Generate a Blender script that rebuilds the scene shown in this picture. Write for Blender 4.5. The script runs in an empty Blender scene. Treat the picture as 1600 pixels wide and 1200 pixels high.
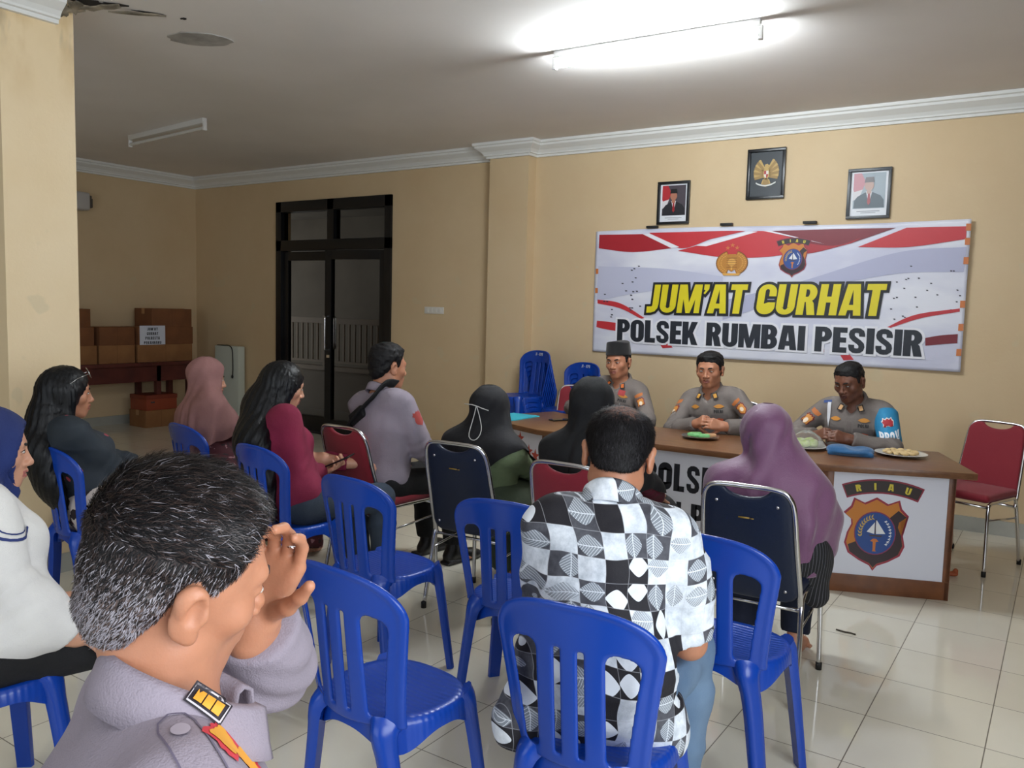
import bpy, bmesh, math, random
import numpy as np
from mathutils import Vector, Matrix
from mathutils.bvhtree import BVHTree

random.seed(7)
rng = np.random.default_rng(7)
SC = bpy.context.scene
COL = SC.collection

# ------------------------------------------------------------------ camera
F_PX, YAW, PITCH, ROLL, CAM_H = 1300.0, 0.589, 0.0905, -0.026, 1.5


def cam_axes():
    fw = np.array([-math.sin(YAW) * math.cos(PITCH), math.cos(YAW) * math.cos(PITCH), -math.sin(PITCH)])
    r = np.array([math.cos(YAW), math.sin(YAW), 0.0])
    d = np.cross(fw, r)
    c, s = math.cos(ROLL), math.sin(ROLL)
    return c * r + s * d, -s * r + c * d, fw


AX = cam_axes()
cam_data = bpy.data.cameras.new('camera')
cam = bpy.data.objects.new('camera', cam_data)
COL.objects.link(cam)
cam_data.sensor_width = 36.0
cam_data.lens = F_PX / 1600.0 * 36.0
cam_data.clip_start = 0.02
m = Matrix.Identity(4)
for i in range(3):
    m[i][0], m[i][1], m[i][2] = AX[0][i], -AX[1][i], -AX[2][i]
m.translation = (0, 0, CAM_H)
cam.matrix_world = m
SC.camera = cam


def ray(x, y):
    return AX[0] * ((x - 800) / F_PX) + AX[1] * ((y - 600) / F_PX) + AX[2]


def on_y(x, y, Y):
    d = ray(x, y)
    return np.array([0, 0, CAM_H]) + Y / d[1] * d


def on_z(x, y, z):
    d = ray(x, y)
    return np.array([0, 0, CAM_H]) + (z - CAM_H) / d[2] * d


def on_plane(x, y, p, n):
    d = ray(x, y)
    o = np.array([0, 0, CAM_H])
    return o + d * (np.dot(np.array(p) - o, n) / np.dot(d, n))


# ------------------------------------------------------------------ world, light, exposure
world = bpy.data.worlds.new('world')
SC.world = world
world.use_nodes = True
bg = world.node_tree.nodes['Background']
bg.inputs[0].default_value = (0.80, 0.90, 1.0, 1)
bg.inputs[1].default_value = 0.5

SC.view_settings.view_transform = 'Standard'
SC.view_settings.look = 'None'
SC.view_settings.gamma = 1.0
SC.view_settings.use_curve_mapping = False
SC.view_settings.exposure = 0.95


def area_light(name, loc, target, sx, sy, power, color):
    l = bpy.data.lights.new(name, 'AREA')
    l.shape = 'RECTANGLE'
    l.size, l.size_y, l.energy, l.color = sx, sy, power, color
    o = bpy.data.objects.new(name, l)
    COL.objects.link(o)
    o.location = loc
    o.rotation_euler = (Vector(target) - Vector(loc)).to_track_quat('-Z', 'Y').to_euler()
    return o


# daylight that comes in through the glazed front of the hall, behind the photographer
area_light('daylight_front_window', (-1.6, -3.25, 1.55), (-1.6, 0, 1.35), 4.6, 2.2, 24, (0.86, 0.93, 1.0))
area_light('daylight_side_window', (1.32, 0.4, 1.65), (-1, 0.75, 1.3), 2.6, 1.7, 50, (0.88, 0.94, 1.0))

# ------------------------------------------------------------------ materials


def lin(c):
    return tuple(((v / 255) / 12.92 if v / 255 <= 0.04045 else ((v / 255 + 0.055) / 1.055) ** 2.4) for v in c)


class N:
    """small node-tree helper"""

    def __init__(s, name):
        s.m = bpy.data.materials.new(name)
        s.m.use_nodes = True
        s.t = s.m.node_tree
        s.b = s.t.nodes['Principled BSDF']

    def n(s, kind, **kw):
        nd = s.t.nodes.new(kind)
        for k, v in kw.items():
            if k.startswith('i_'):
                key = k[2:].replace('_', ' ')
                nd.inputs[int(key) if key.isdigit() else key].default_value = v
            else:
                setattr(nd, k, v)
        return nd

    def l(s, a, b):
        s.t.links.new(a, b)

    def math(s, op, a, b=None, c=None):
        nd = s.n('ShaderNodeMath', operation=op)
        for i, v in enumerate((a, b, c)):
            if v is None:
                continue
            if isinstance(v, (int, float)):
                nd.inputs[i].default_value = v
            else:
                s.l(v, nd.inputs[i])
        return nd.outputs[0]

    def mix(s, fac, a, b):
        nd = s.n('ShaderNodeMix', data_type='RGBA')
        for sock, v in ((nd.inputs[0], fac), (nd.inputs[6], a), (nd.inputs[7], b)):
            if isinstance(v, (int, float)):
                sock.default_value = v
            elif isinstance(v, tuple):
                sock.default_value = (*v[:3], 1)
            else:
                s.l(v, sock)
        return nd.outputs[2]

    def noise(s, scale, detail=3, vec=None, rough=0.5):
        nd = s.n('ShaderNodeTexNoise')
        nd.inputs['Scale'].default_value = scale
        nd.inputs['Detail'].default_value = detail
        nd.inputs['Roughness'].default_value = rough
        if vec is not None:
            s.l(vec, nd.inputs['Vector'])
        return nd.outputs[0]

    def coord(s, which='Object'):
        return s.n('ShaderNodeTexCoord').outputs[which]

    def scaled(s, vec, sc):
        mp = s.n('ShaderNodeMapping')
        mp.inputs['Scale'].default_value = sc
        s.l(vec, mp.inputs['Vector'])
        return mp.outputs[0]

    def bump(s, h, strength, dist=0.01):
        b = s.n('ShaderNodeBump')
        b.inputs['Strength'].default_value = strength
        b.inputs['Distance'].default_value = dist
        s.l(h, b.inputs['Height'])
        s.l(b.outputs[0], s.b.inputs['Normal'])

    def ramp(s, fac, lo, hi):
        nd = s.n('ShaderNodeMapRange')
        nd.inputs[1].default_value, nd.inputs[2].default_value = lo, hi
        s.l(fac, nd.inputs[0])
        return nd.outputs[0]


MATS = {}


def mat(name, rgb, rough=0.6, metal=0.0, bump=None, vary=None, spec=0.5, coat=0.0, sheen=0.0, emit=None, alpha=None, sss=0.0):
    """rgb is sRGB 0-255; bump=(scale,strength); vary=(rgb2,scale)"""
    if name in MATS:
        return MATS[name]
    k = N(name)
    b = k.b
    b.inputs['Base Color'].default_value = (*lin(rgb), 1)
    b.inputs['Roughness'].default_value = rough
    b.inputs['Metallic'].default_value = metal
    b.inputs['Specular IOR Level'].default_value = spec
    b.inputs['Coat Weight'].default_value = coat
    b.inputs['Sheen Weight'].default_value = sheen
    if sss:
        b.inputs['Subsurface Weight'].default_value = sss
        b.inputs['Subsurface Radius'].default_value = (0.012, 0.005, 0.003)
        b.inputs['Subsurface Scale'].default_value = 0.6
    if emit:
        b.inputs['Emission Color'].default_value = (*lin(emit[0]), 1)
        b.inputs['Emission Strength'].default_value = emit[1]
    vec = k.coord()
    if vary:
        f = k.ramp(k.noise(vary[1], 4, vec), 0.35, 0.65)
        k.l(k.mix(f, lin(rgb), lin(vary[0])), b.inputs['Base Color'])
    if bump:
        k.bump(k.noise(bump[0], 4, vec), bump[1])
    MATS[name] = k.m
    return k.m


# ------------------------------------------------------------------ object helpers


def tag(o, label=None, cat=None, group=None, kind=None):
    if label:
        o['label'] = label
    if cat:
        o['category'] = cat
    if group:
        o['group'] = group
    if kind:
        o['kind'] = kind
    return o


def empty(name, loc=(0, 0, 0), rz=0.0, label=None, cat=None, group=None):
    o = bpy.data.objects.new(name, None)
    COL.objects.link(o)
    o.empty_display_size = 0.1
    o.location = loc
    o.rotation_euler = (0, 0, rz)
    return tag(o, label, cat, group)


def link_mesh(name, me, material=None, parent=None, smooth=True):
    o = bpy.data.objects.new(name, me)
    COL.objects.link(o)
    if material is not None:
        for mm in (material if isinstance(material, (list, tuple)) else [material]):
            me.materials.append(mm)
    if parent is not None:
        o.parent = parent
    if smooth and len(me.polygons):
        me.polygons.foreach_set('use_smooth', [True] * len(me.polygons))
    return o


def sharp(me, deg=35):
    """smooth shading with hard creases"""
    bm = bmesh.new()
    bm.from_mesh(me)
    a = math.radians(deg)
    for e in bm.edges:
        e.smooth = not (len(e.link_faces) == 2 and e.calc_face_angle(0) > a)
    bm.to_mesh(me)
    bm.free()


def copy_tree(o, parent=None):
    c = o.copy()
    COL.objects.link(c)
    if parent is not None:
        c.parent = parent
    for ch in list(o.children):
        copy_tree(ch, c)
    return c


class MB:
    """collects shapes into ONE mesh"""

    def __init__(s):
        s.v, s.f = [], []

    def add(s, vs, fs):
        o = len(s.v)
        s.v += [tuple(map(float, p)) for p in vs]
        s.f += [tuple(i + o for i in f) for f in fs]
        return s

    def box(s, lo, hi):
        x0, y0, z0 = lo
        x1, y1, z1 = hi
        return s.add([(x0, y0, z0), (x1, y0, z0), (x1, y1, z0), (x0, y1, z0), (x0, y0, z1), (x1, y0, z1), (x1, y1, z1), (x0, y1, z1)],
                     [(0, 3, 2, 1), (4, 5, 6, 7), (0, 1, 5, 4), (1, 2, 6, 5), (2, 3, 7, 6), (3, 0, 4, 7)])

    def cbox(s, c, size):
        return s.box([c[i] - size[i] / 2 for i in range(3)], [c[i] + size[i] / 2 for i in range(3)])

    def sweep(s, path, section, closed=False, cap=True, up=None, scales=None):
        """path: points; section: 2D points (a along side, b along up'); parallel transported"""
        P = [np.array(p, float) for p in path]
        n = len(P)
        T = []
        for i in range(n):
            a = P[(i - 1) % n] if closed or i > 0 else P[i]
            b = P[(i + 1) % n] if closed or i < n - 1 else P[i]
            t = b - a
            T.append(t / (np.linalg.norm(t) + 1e-12))
        u = np.array(up if up is not None else (0, 0, 1), float)
        if abs(np.dot(u, T[0])) > 0.95 and up is None:
            u = np.array((0, 1.0, 0))
        vs = []
        k = len(section)
        for i in range(n):
            u = u - T[i] * np.dot(u, T[i])
            u /= np.linalg.norm(u) + 1e-12
            r = np.cross(T[i], u)
            sc = 1.0 if scales is None else scales[i]
            for a, b in section:
                vs.append(P[i] + r * a * sc + u * b * sc)
        fs = []
        for i in range(n if closed else n - 1):
            j = (i + 1) % n
            for q in range(k):
                w = (q + 1) % k
                fs.append((i * k + q, i * k + w, j * k + w, j * k + q))
        if cap and not closed:
            fs.append(tuple(reversed(range(k))))
            fs.append(tuple(range((n - 1) * k, n * k)))
        return s.add(vs, fs)

    def tube(s, path, r, n=10, closed=False, scales=None):
        sec = [(r * math.cos(2 * math.pi * i / n), r * math.sin(2 * math.pi * i / n)) for i in range(n)]
        return s.sweep(path, sec, closed, True, None, scales)

    def lathe(s, prof, n=24, c=(0, 0, 0)):
        vs, fs = [], []
        for r, z in prof:
            for i in range(n):
                a = 2 * math.pi * i / n
                vs.append((c[0] + r * math.cos(a), c[1] + r * math.sin(a), c[2] + z))
        for j in range(len(prof) - 1):
            for i in range(n):
                w = (i + 1) % n
                fs.append((j * n + i, j * n + w, (j + 1) * n + w, (j + 1) * n + i))
        fs.append(tuple(reversed(range(n))))
        fs.append(tuple(range((len(prof) - 1) * n, len(prof) * n)))
        return s.add(vs, fs)

    def prism(s, poly, fn, d0, d1):
        """poly: 2D points, fn(a,b,d)->3D; extruded from d0 to d1"""
        n = len(poly)
        vs = [fn(a, b, d0) for a, b in poly] + [fn(a, b, d1) for a, b in poly]
        fs = [tuple(reversed(range(n))), tuple(range(n, 2 * n))] + [(i, (i + 1) % n, n + (i + 1) % n, n + i) for i in range(n)]
        return s.add(vs, fs)

    def flat(s, poly, fn):
        return s.add([fn(a, b) for a, b in poly], [tuple(range(len(poly)))])

    def sphere(s, c, r, n=12, mm=8, R=None):
        r = (r, r, r) if isinstance(r, (int, float)) else r
        vs, fs = [], []
        for j in range(1, mm):
            th = math.pi * j / mm
            for i in range(n):
                ph = 2 * math.pi * i / n
                vs.append((r[0] * math.sin(th) * math.cos(ph), r[1] * math.sin(th) * math.sin(ph), r[2] * math.cos(th)))
        vs += [(0, 0, r[2]), (0, 0, -r[2])]
        for j in range(mm - 2):
            for i in range(n):
                w = (i + 1) % n
                fs.append((j * n + i, (j + 1) * n + i, (j + 1) * n + w, j * n + w))
        t, b = len(vs) - 2, len(vs) - 1
        for i in range(n):
            w = (i + 1) % n
            fs.append((t, i, w))
            fs.append((b, (mm - 2) * n + w, (mm - 2) * n + i))
        A = np.array(vs)
        if R is not None:
            A = A @ np.array(R).T
        return s.add(A + np.array(c), fs)

    def mesh(s, name):
        me = bpy.data.meshes.new(name)
        me.from_pydata(s.v, [], s.f)
        bm = bmesh.new()
        bm.from_mesh(me)
        bmesh.ops.recalc_face_normals(bm, faces=bm.faces)
        bm.to_mesh(me)
        bm.free()
        return me

    def build(s, name, material=None, parent=None, smooth=False, bevel=0.0, seg=2, crease=None):
        me = s.mesh(name)
        if bevel:
            bm = bmesh.new()
            bm.from_mesh(me)
            es = [e for e in bm.edges if len(e.link_faces) == 2 and e.calc_face_angle(0) > 0.6]
            bmesh.ops.bevel(bm, geom=es, offset=bevel, segments=seg, profile=0.6, affect='EDGES', clamp_overlap=True)
            bm.to_mesh(me)
            bm.free()
            smooth, crease = True, crease or 40
        o = link_mesh(name, me, material, parent, smooth)
        if smooth and crease:
            sharp(me, crease)
        return o


def struct(o):
    o['kind'] = 'structure'
    return o


def bez(pts, n=8):
    """catmull-rom through the points"""
    P = [np.array(p, float) for p in pts]
    P = [2 * P[0] - P[1]] + P + [2 * P[-1] - P[-2]]
    out = []
    for i in range(1, len(P) - 2):
        for k in range(n):
            t = k / n
            a, b, c, d = P[i - 1], P[i], P[i + 1], P[i + 2]
            out.append(0.5 * (2 * b + (c - a) * t + (2 * a - 5 * b + 4 * c - d) * t * t + (3 * b - a - 3 * c + d) * t ** 3))
    out.append(P[-2])
    return out


# ------------------------------------------------------------------ implicit solids -> one continuous surface


def smin(a, b, k):
    if k <= 0:
        return np.minimum(a, b)
    h = np.maximum(k - np.abs(a - b), 0) / k
    return np.minimum(a, b) - h * h * k * 0.25


def smax(a, b, k):
    return -smin(-a, -b, k)


class SDF:
    def __init__(s):
        s.ops = []

    # every primitive: (lo, hi, fn)
    def _add(s, lo, hi, fn, k, mode):
        s.ops.append((np.array(lo, float), np.array(hi, float), fn, k, mode))
        return s

    def cone(s, a, b, ra, rb=None, k=0.02, mode='u', flat=None):
        a, b = np.array(a, float), np.array(b, float)
        rb = ra if rb is None else rb
        mr = max(ra, rb) * (1.0 if flat is None else 1.0)
        f = None
        if flat is not None:
            f, q = np.array(flat[0], float), flat[1]
            f = f / np.linalg.norm(f)

        def fn(P):
            A, B = a, b
            if f is not None:
                P = P + (P @ f)[..., None] * f * (q - 1)
                A = a + (a @ f) * f * (q - 1)
                B = b + (b @ f) * f * (q - 1)
            ab = B - A
            t = np.clip(((P - A) @ ab) / (ab @ ab + 1e-12), 0, 1)
            d = np.linalg.norm(P - A - t[..., None] * ab, axis=-1) - (ra + (rb - ra) * t)
            return d * (0.8 if f is not None else 1.0)
        return s._add(np.minimum(a, b) - mr, np.maximum(a, b) + mr, fn, k, mode)

    def ell(s, c, r, R=None, k=0.02, mode='u'):
        c, r = np.array(c, float), np.array(r, float)
        M = None if R is None else np.array(R, float)

        def fn(P):
            q = P - c
            if M is not None:
                q = q @ M
            k0 = np.linalg.norm(q / r, axis=-1)
            k1 = np.linalg.norm(q / (r * r), axis=-1) + 1e-9
            return k0 * (k0 - 1) / k1
        mr = max(r) if R is not None else r
        return s._add(c - mr, c + mr, fn, k, mode)

    def box(s, c, h, R=None, rnd=0.005, k=0.01, mode='u'):
        c, h = np.array(c, float), np.array(h, float)
        M = None if R is None else np.array(R, float)

        def fn(P):
            q = P - c
            if M is not None:
                q = q @ M
            q = np.abs(q) - (h - rnd)
            return np.linalg.norm(np.maximum(q, 0), axis=-1) + np.minimum(q.max(-1), 0) - rnd
        mr = np.linalg.norm(h) if R is not None else h
        return s._add(c - mr, c + mr, fn, k, mode)

    def fn(s, lo, hi, f, k=0.01, mode='u'):
        return s._add(lo, hi, f, k, mode)

    def path(s, pts, rs, k=0.02, **kw):
        for i in range(len(pts) - 1):
            s.cone(pts[i], pts[i + 1], rs[i], rs[i + 1], k=k, **kw)
        return s

    def bounds(s):
        U = [o for o in s.ops if o[4] == 'u']
        return np.min([o[0] for o in U], 0), np.max([o[1] for o in U], 0)

    def mesh(s, name, h, fine=(), post=None, lo=None, hi=None):
        """h: coarse voxel; fine: [(lo,hi,h)] boxes that refine the rectilinear axes"""
        l0, h0 = s.bounds()
        lo = l0 - 3 * h if lo is None else np.array(lo, float)
        hi = h0 + 3 * h if hi is None else np.array(hi, float)
        axes = []
        for a in range(3):
            pts = [lo[a]]
            while pts[-1] < hi[a]:
                st = h
                for fl, fh, fs in fine:
                    if fl[a] - fs <= pts[-1] <= fh[a] + fs:
                        st = min(st, fs)
                pts.append(pts[-1] + st)
            axes.append(np.array(pts))
        shape = tuple(len(x) for x in axes)
        D = np.full(shape, 0.25, np.float32)
        for olo, ohi, fn, k, mode in s.ops:
            pad = k + 2.5 * h
            sl = []
            for a in range(3):
                i0 = np.searchsorted(axes[a], olo[a] - pad)
                i1 = np.searchsorted(axes[a], ohi[a] + pad)
                sl.append(slice(max(i0 - 1, 0), min(i1 + 1, shape[a])))
            g = np.stack(np.meshgrid(*(axes[a][sl[a]] for a in range(3)), indexing='ij'), -1)
            if g.size == 0:
                continue
            d = fn(g)
            sub = D[tuple(sl)]
            if mode == 'u':
                D[tuple(sl)] = smin(sub, d, k)
            elif mode == 's':
                D[tuple(sl)] = smax(sub, -d, k)
            elif mode == 'd':
                D[tuple(sl)] = sub + d
        if post is not None:
            D = post(D, axes)
        D[0], D[-1] = 0.1, 0.1
        D[:, 0], D[:, -1] = 0.1, 0.1
        D[:, :, 0], D[:, :, -1] = 0.1, 0.1
        return surfnet(name, D, axes)


def surfnet(name, D, axes):
    I = D < 0
    nx, ny, nz = D.shape
    cnt = np.zeros((nx - 1, ny - 1, nz - 1), np.int8)
    for a in (0, 1):
        for b in (0, 1):
            for c in (0, 1):
                cnt += I[a:nx - 1 + a, b:ny - 1 + b, c:nz - 1 + c]
    act = (cnt > 0) & (cnt < 8)
    ci = np.argwhere(act)
    vid = np.full(act.shape, -1, np.int32)
    vid[act] = np.arange(len(ci))
    acc = np.zeros((len(ci), 3))
    num = np.zeros(len(ci))
    i, j, k = ci.T
    corners = [(a, b, c) for a in (0, 1) for b in (0, 1) for c in (0, 1)]
    val = {q: D[i + q[0], j + q[1], k + q[2]] for q in corners}
    for p in corners:
        for ax in range(3):
            if p[ax] == 1:
                continue
            q = list(p)
            q[ax] = 1
            q = tuple(q)
            a, b = val[p], val[q]
            cr = (a < 0) != (b < 0)
            t = np.where(cr, a / np.where(cr, a - b, 1), 0)
            pos = np.zeros((len(ci), 3)) + np.array(p)
            pos[:, ax] = t
            acc += np.where(cr[:, None], pos, 0)
            num += cr
    pos = ci + acc / num[:, None]
    V = np.stack([np.interp(pos[:, a], np.arange(len(axes[a])), axes[a]) for a in range(3)], -1)
    quads = []
    for ax in range(3):
        s0 = [slice(None)] * 3
        s1 = [slice(None)] * 3
        s0[ax], s1[ax] = slice(0, -1), slice(1, None)
        A, B = I[tuple(s0)], I[tuple(s1)]
        e = np.argwhere(A != B)
        o1, o2 = [(1, 2), (2, 0), (0, 1)][ax]
        ok = (e[:, o1] > 0) & (e[:, o2] > 0) & (e[:, o1] < D.shape[o1] - 1) & (e[:, o2] < D.shape[o2] - 1)
        e = e[ok]
        if not len(e):
            continue
        d1, d2 = np.zeros(3, int), np.zeros(3, int)
        d1[o1], d2[o2] = 1, 1
        c = [vid[tuple(x.T)] for x in (e - d1 - d2, e - d2, e, e - d1)]
        q = np.stack(c, -1)
        ins = A[tuple(e.T)]
        q = np.where(ins[:, None], q, q[:, ::-1])
        quads.append(q)
    Q = np.concatenate(quads)
    Q = Q[(Q >= 0).all(1)]
    me = bpy.data.meshes.new(name)
    me.vertices.add(len(V))
    me.vertices.foreach_set('co', V.astype(np.float32).ravel())
    me.loops.add(Q.size)
    me.loops.foreach_set('vertex_index', Q.astype(np.int32).ravel())
    me.polygons.add(len(Q))
    me.polygons.foreach_set('loop_start', np.arange(0, Q.size, 4, dtype=np.int32))
    me.update(calc_edges=True)
    return me


def centers(me):
    n = len(me.polygons)
    a = np.empty(n * 3, np.float32)
    me.polygons.foreach_get('center', a)
    return a.reshape(-1, 3)


def verts(me):
    a = np.empty(len(me.vertices) * 3, np.float32)
    me.vertices.foreach_get('co', a)
    return a.reshape(-1, 3)


def set_verts(me, V):
    me.vertices.foreach_set('co', V.astype(np.float32).ravel())
    me.update()


def smooth_mesh(me, it=2, f=0.5):
    """laplacian smoothing"""
    V = verts(me).astype(np.float64)
    E = np.empty(len(me.edges) * 2, np.int32)
    me.edges.foreach_get('vertices', E)
    E = E.reshape(-1, 2)
    deg = np.bincount(E.ravel(), minlength=len(V))[:, None]
    for _ in range(it):
        S = np.zeros_like(V)
        for a in range(3):
            S[:, a] = np.bincount(E[:, 0], V[E[:, 1], a], len(V)) + np.bincount(E[:, 1], V[E[:, 0], a], len(V))
        V = V * (1 - f) + f * S / np.maximum(deg, 1)
    set_verts(me, V)


# ------------------------------------------------------------------ block lettering (heavy condensed capitals)


def _ring(w, h, s, cx, n=10):
    """outer and inner outlines of a condensed O, param from right-middle counter-clockwise"""
    def rr(hw, hh, r):
        pts = []
        for qx, qy, a0 in ((1, 1, 0), (-1, 1, 90), (-1, -1, 180), (1, -1, 270)):
            for i in range(n):
                a = math.radians(a0 + 90 * i / (n - 1))
                pts.append((w / 2 + qx * (hw - r) + r * math.cos(a), h / 2 + qy * (hh - r) + r * math.sin(a)))
        return pts
    return rr(w / 2, h / 2, min(w / 2, 0.27)), rr(cx / 2, h / 2 - s * 0.72, cx / 2)


def _seg(o, i, a, b):
    return o[a:b] + i[a:b][::-1]


class Strip(list):
    """a stroke kept as its centre line, so that it can be drawn wider without folding over itself"""
    w = 0.2


def strip(pts, w):
    o = Strip(pts)
    o.w = w
    return o


def strip_quads(st, pad):
    P = [np.array(p, float) for p in st]
    a, b = unit2(P[0] - P[1]), unit2(P[-1] - P[-2])
    P[0], P[-1] = P[0] + a * pad, P[-1] + b * pad
    w = st.w / 2 + pad
    L, R = [], []
    for i in range(len(P)):
        t = unit2(P[min(i + 1, len(P) - 1)] - P[max(i - 1, 0)])
        n = np.array((-t[1], t[0])) * w
        L.append(tuple(P[i] + n))
        R.append(tuple(P[i] - n))
    return [[R[i], R[i + 1], L[i + 1], L[i]] for i in range(len(P) - 1)]


def unit2(v):
    return v / (np.linalg.norm(v) + 1e-12)


def stroke(pts, w):
    P = [np.array(p, float) for p in pts]
    L, R = [], []
    for i in range(len(P)):
        a = P[max(i - 1, 0)]
        b = P[min(i + 1, len(P) - 1)]
        t = (b - a) / np.linalg.norm(b - a)
        n = np.array((-t[1], t[0])) * w / 2
        L.append(tuple(P[i] + n))
        R.append(tuple(P[i] - n))
    return R + L[::-1]


def _r(x0, y0, x1, y1):
    return [(x0, y0), (x1, y0), (x1, y1), (x0, y1)]


def glyph(ch):
    """-> (width, [polygons])  height 1"""
    s = 0.225
    o, i = _ring(0.58, 1.0, s, 0.13)
    n = 10
    if ch == 'O' or ch == '0':
        return 0.58, [_seg(o, i, 0, 2 * n), _seg(o + o[:1], i + i[:1], 2 * n, 4 * n + 1) if False else _seg(o, i, 2 * n, 4 * n), [o[-1], o[0], i[0], i[-1]], [o[2 * n - 1], o[2 * n], i[2 * n], i[2 * n - 1]]]
    if ch == 'C':
        return 0.56, [_seg(o, i, 0, 2 * n) and [(0.58, 0.60), (0.58, 0.73)] + o[1:2 * n] + i[1:2 * n][::-1] + [(0.355, 0.60)],
                      o[2 * n:4 * n - 1] + [(0.58, 0.27), (0.58, 0.40), (0.355, 0.40)] + i[2 * n:4 * n - 1][::-1], [o[2 * n - 1], o[2 * n], i[2 * n], i[2 * n - 1]]]
    if ch == 'U':
        return 0.58, [_r(0, 0.24, s, 1), _r(0.58 - s, 0.24, 0.58, 1), o[2 * n:4 * n] + i[2 * n:4 * n][::-1]]
    if ch == 'J':
        return 0.42, [strip([(0.31, 1), (0.31, 0.3), (0.295, 0.2), (0.24, 0.13), (0.16, 0.105), (0.0, 0.1)], s)]
    if ch == 'S':
        return 0.55, [strip([(0.445, 0.68), (0.445, 0.75), (0.42, 0.85), (0.35, 0.9), (0.275, 0.91), (0.19, 0.9), (0.125, 0.85), (0.102, 0.75), (0.12, 0.65), (0.2, 0.56),
                              (0.35, 0.44), (0.43, 0.35), (0.447, 0.25), (0.425, 0.15), (0.36, 0.1), (0.275, 0.09), (0.19, 0.1), (0.125, 0.15), (0.102, 0.25), (0.102, 0.32)], 0.175)]
    if ch == 'M':
        return 0.80, [_r(0, 0, 0.19, 1), _r(0.61, 0, 0.80, 1), [(0.05, 1), (0.27, 1), (0.475, 0), (0.325, 0)], [(0.53, 1), (0.75, 1), (0.475, 0), (0.325, 0)]]
    if ch == 'N':
        return 0.58, [_r(0, 0, 0.19, 1), _r(0.39, 0, 0.58, 1), [(0.12, 1), (0.19, 1), (0.46, 0), (0.39, 0)]]
    if ch == 'A':
        return 0.64, [[(0, 0), (0.215, 0), (0.325, 0.86), (0.325, 1), (0.14, 1)], [(0.425, 0), (0.64, 0), (0.5, 1), (0.315, 1), (0.315, 0.86)], _r(0.16, 0.17, 0.48, 0.34)]
    if ch == 'T':
        return 0.54, [_r(0.157, 0, 0.383, 1), _r(0, 0.81, 0.54, 1)]
    if ch == 'H':
        return 0.58, [_r(0, 0, s, 1), _r(0.58 - s, 0, 0.58, 1), _r(s * 0.8, 0.41, 0.58 - s * 0.8, 0.6)]
    if ch == 'I':
        return 0.23, [_r(0, 0, 0.23, 1)]
    if ch == 'L':
        return 0.44, [_r(0, 0, s, 1), _r(s * 0.8, 0, 0.44, 0.19)]
    if ch == 'E':
        return 0.46, [_r(0, 0, s, 1), _r(s * 0.8, 0, 0.46, 0.19), _r(s * 0.8, 0.41, 0.43, 0.59), _r(s * 0.8, 0.81, 0.46, 1)]
    if ch == 'K':
        return 0.62, [_r(0, 0, s, 1), [(s * 0.8, 0.38), (0.37, 1), (0.6, 1), (0.42, 0.52), (0.62, 0), (0.385, 0), (0.285, 0.34), (s * 0.8, 0.2)]]
    arc = [(0.3 + 0.26 * math.cos(a), 0.71 + 0.29 * math.sin(a)) for a in [math.radians(t) for t in range(-90, 91, 15)]]
    inn = [(0.28 + 0.06 * math.cos(a), 0.71 + 0.12 * math.sin(a)) for a in [math.radians(t) for t in range(90, -91, -15)]]
    bowl = [(s * 0.8, 0.42)] + arc + [(s * 0.8, 1), (s * 0.8, 0.83)] + inn + [(s * 0.8, 0.59)]
    if ch == 'P':
        return 0.56, [_r(0, 0, s, 1), bowl]
    if ch == 'R':
        return 0.58, [_r(0, 0, s, 1), bowl, [(0.25, 0.45), (0.34, 0), (0.58, 0), (0.5, 0.38), (0.42, 0.5), (0.27, 0.5)]]
    if ch == 'B':
        low = [(x + 0.015, y * 0.98 - 0.405) for x, y in bowl]
        return 0.58, [_r(0, 0, s, 1), bowl, low]
    if ch == 'V':
        return 0.6, [[(0, 1), (0.22, 1), (0.31, 0.2), (0.31, 0), (0.17, 0)], [(0.6, 1), (0.38, 1), (0.29, 0.2), (0.29, 0), (0.43, 0)]]
    if ch == "'":
        return 0.16, [[(0.0, 1), (0.18, 1), (0.18, 0.84), (0.06, 0.66), (0.0, 0.7), (0.06, 0.8), (0.0, 0.82)]]
    if ch == '-':
        return 0.3, [_r(0, 0.36, 0.3, 0.52)]
    return 0.25, []


def grow(poly, d):
    """push a polygon outline outwards by d"""
    P = [np.array(p, float) for p in poly]
    Q = [P[0]]
    for p in P[1:]:
        if np.linalg.norm(p - Q[-1]) > 1e-5:
            Q.append(p)
    P = Q
    n = len(P)
    area = sum(P[i][0] * P[(i + 1) % n][1] - P[(i + 1) % n][0] * P[i][1] for i in range(n))
    sg = 1 if area > 0 else -1
    out = []
    for i in range(n):
        a, b, c = P[i - 1], P[i], P[(i + 1) % n]
        t1 = (b - a) / np.linalg.norm(b - a)
        t2 = (c - b) / (np.linalg.norm(c - b) + 1e-9)
        n1, n2 = np.array((t1[1], -t1[0])) * sg, np.array((t2[1], -t2[0])) * sg
        mm = n1 + n2
        L = np.linalg.norm(mm)
        mm = mm / L if L > 1e-6 else n1
        out.append(tuple(b + mm * d / max(np.dot(mm, n1), 0.5)))
    return out


def text_polys(txt, gap=0.055, pad=0.0, slant=0.0):
    x, out = 0.0, []
    for ch in txt:
        w, ps = glyph(ch)
        for p in ps:
            for q in (strip_quads(p, pad) if isinstance(p, Strip) else [grow(p, pad) if pad else p]):
                out.append([(a + x + slant * b, b) for a, b in q])
        x += w + gap
    return x - gap, out


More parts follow.
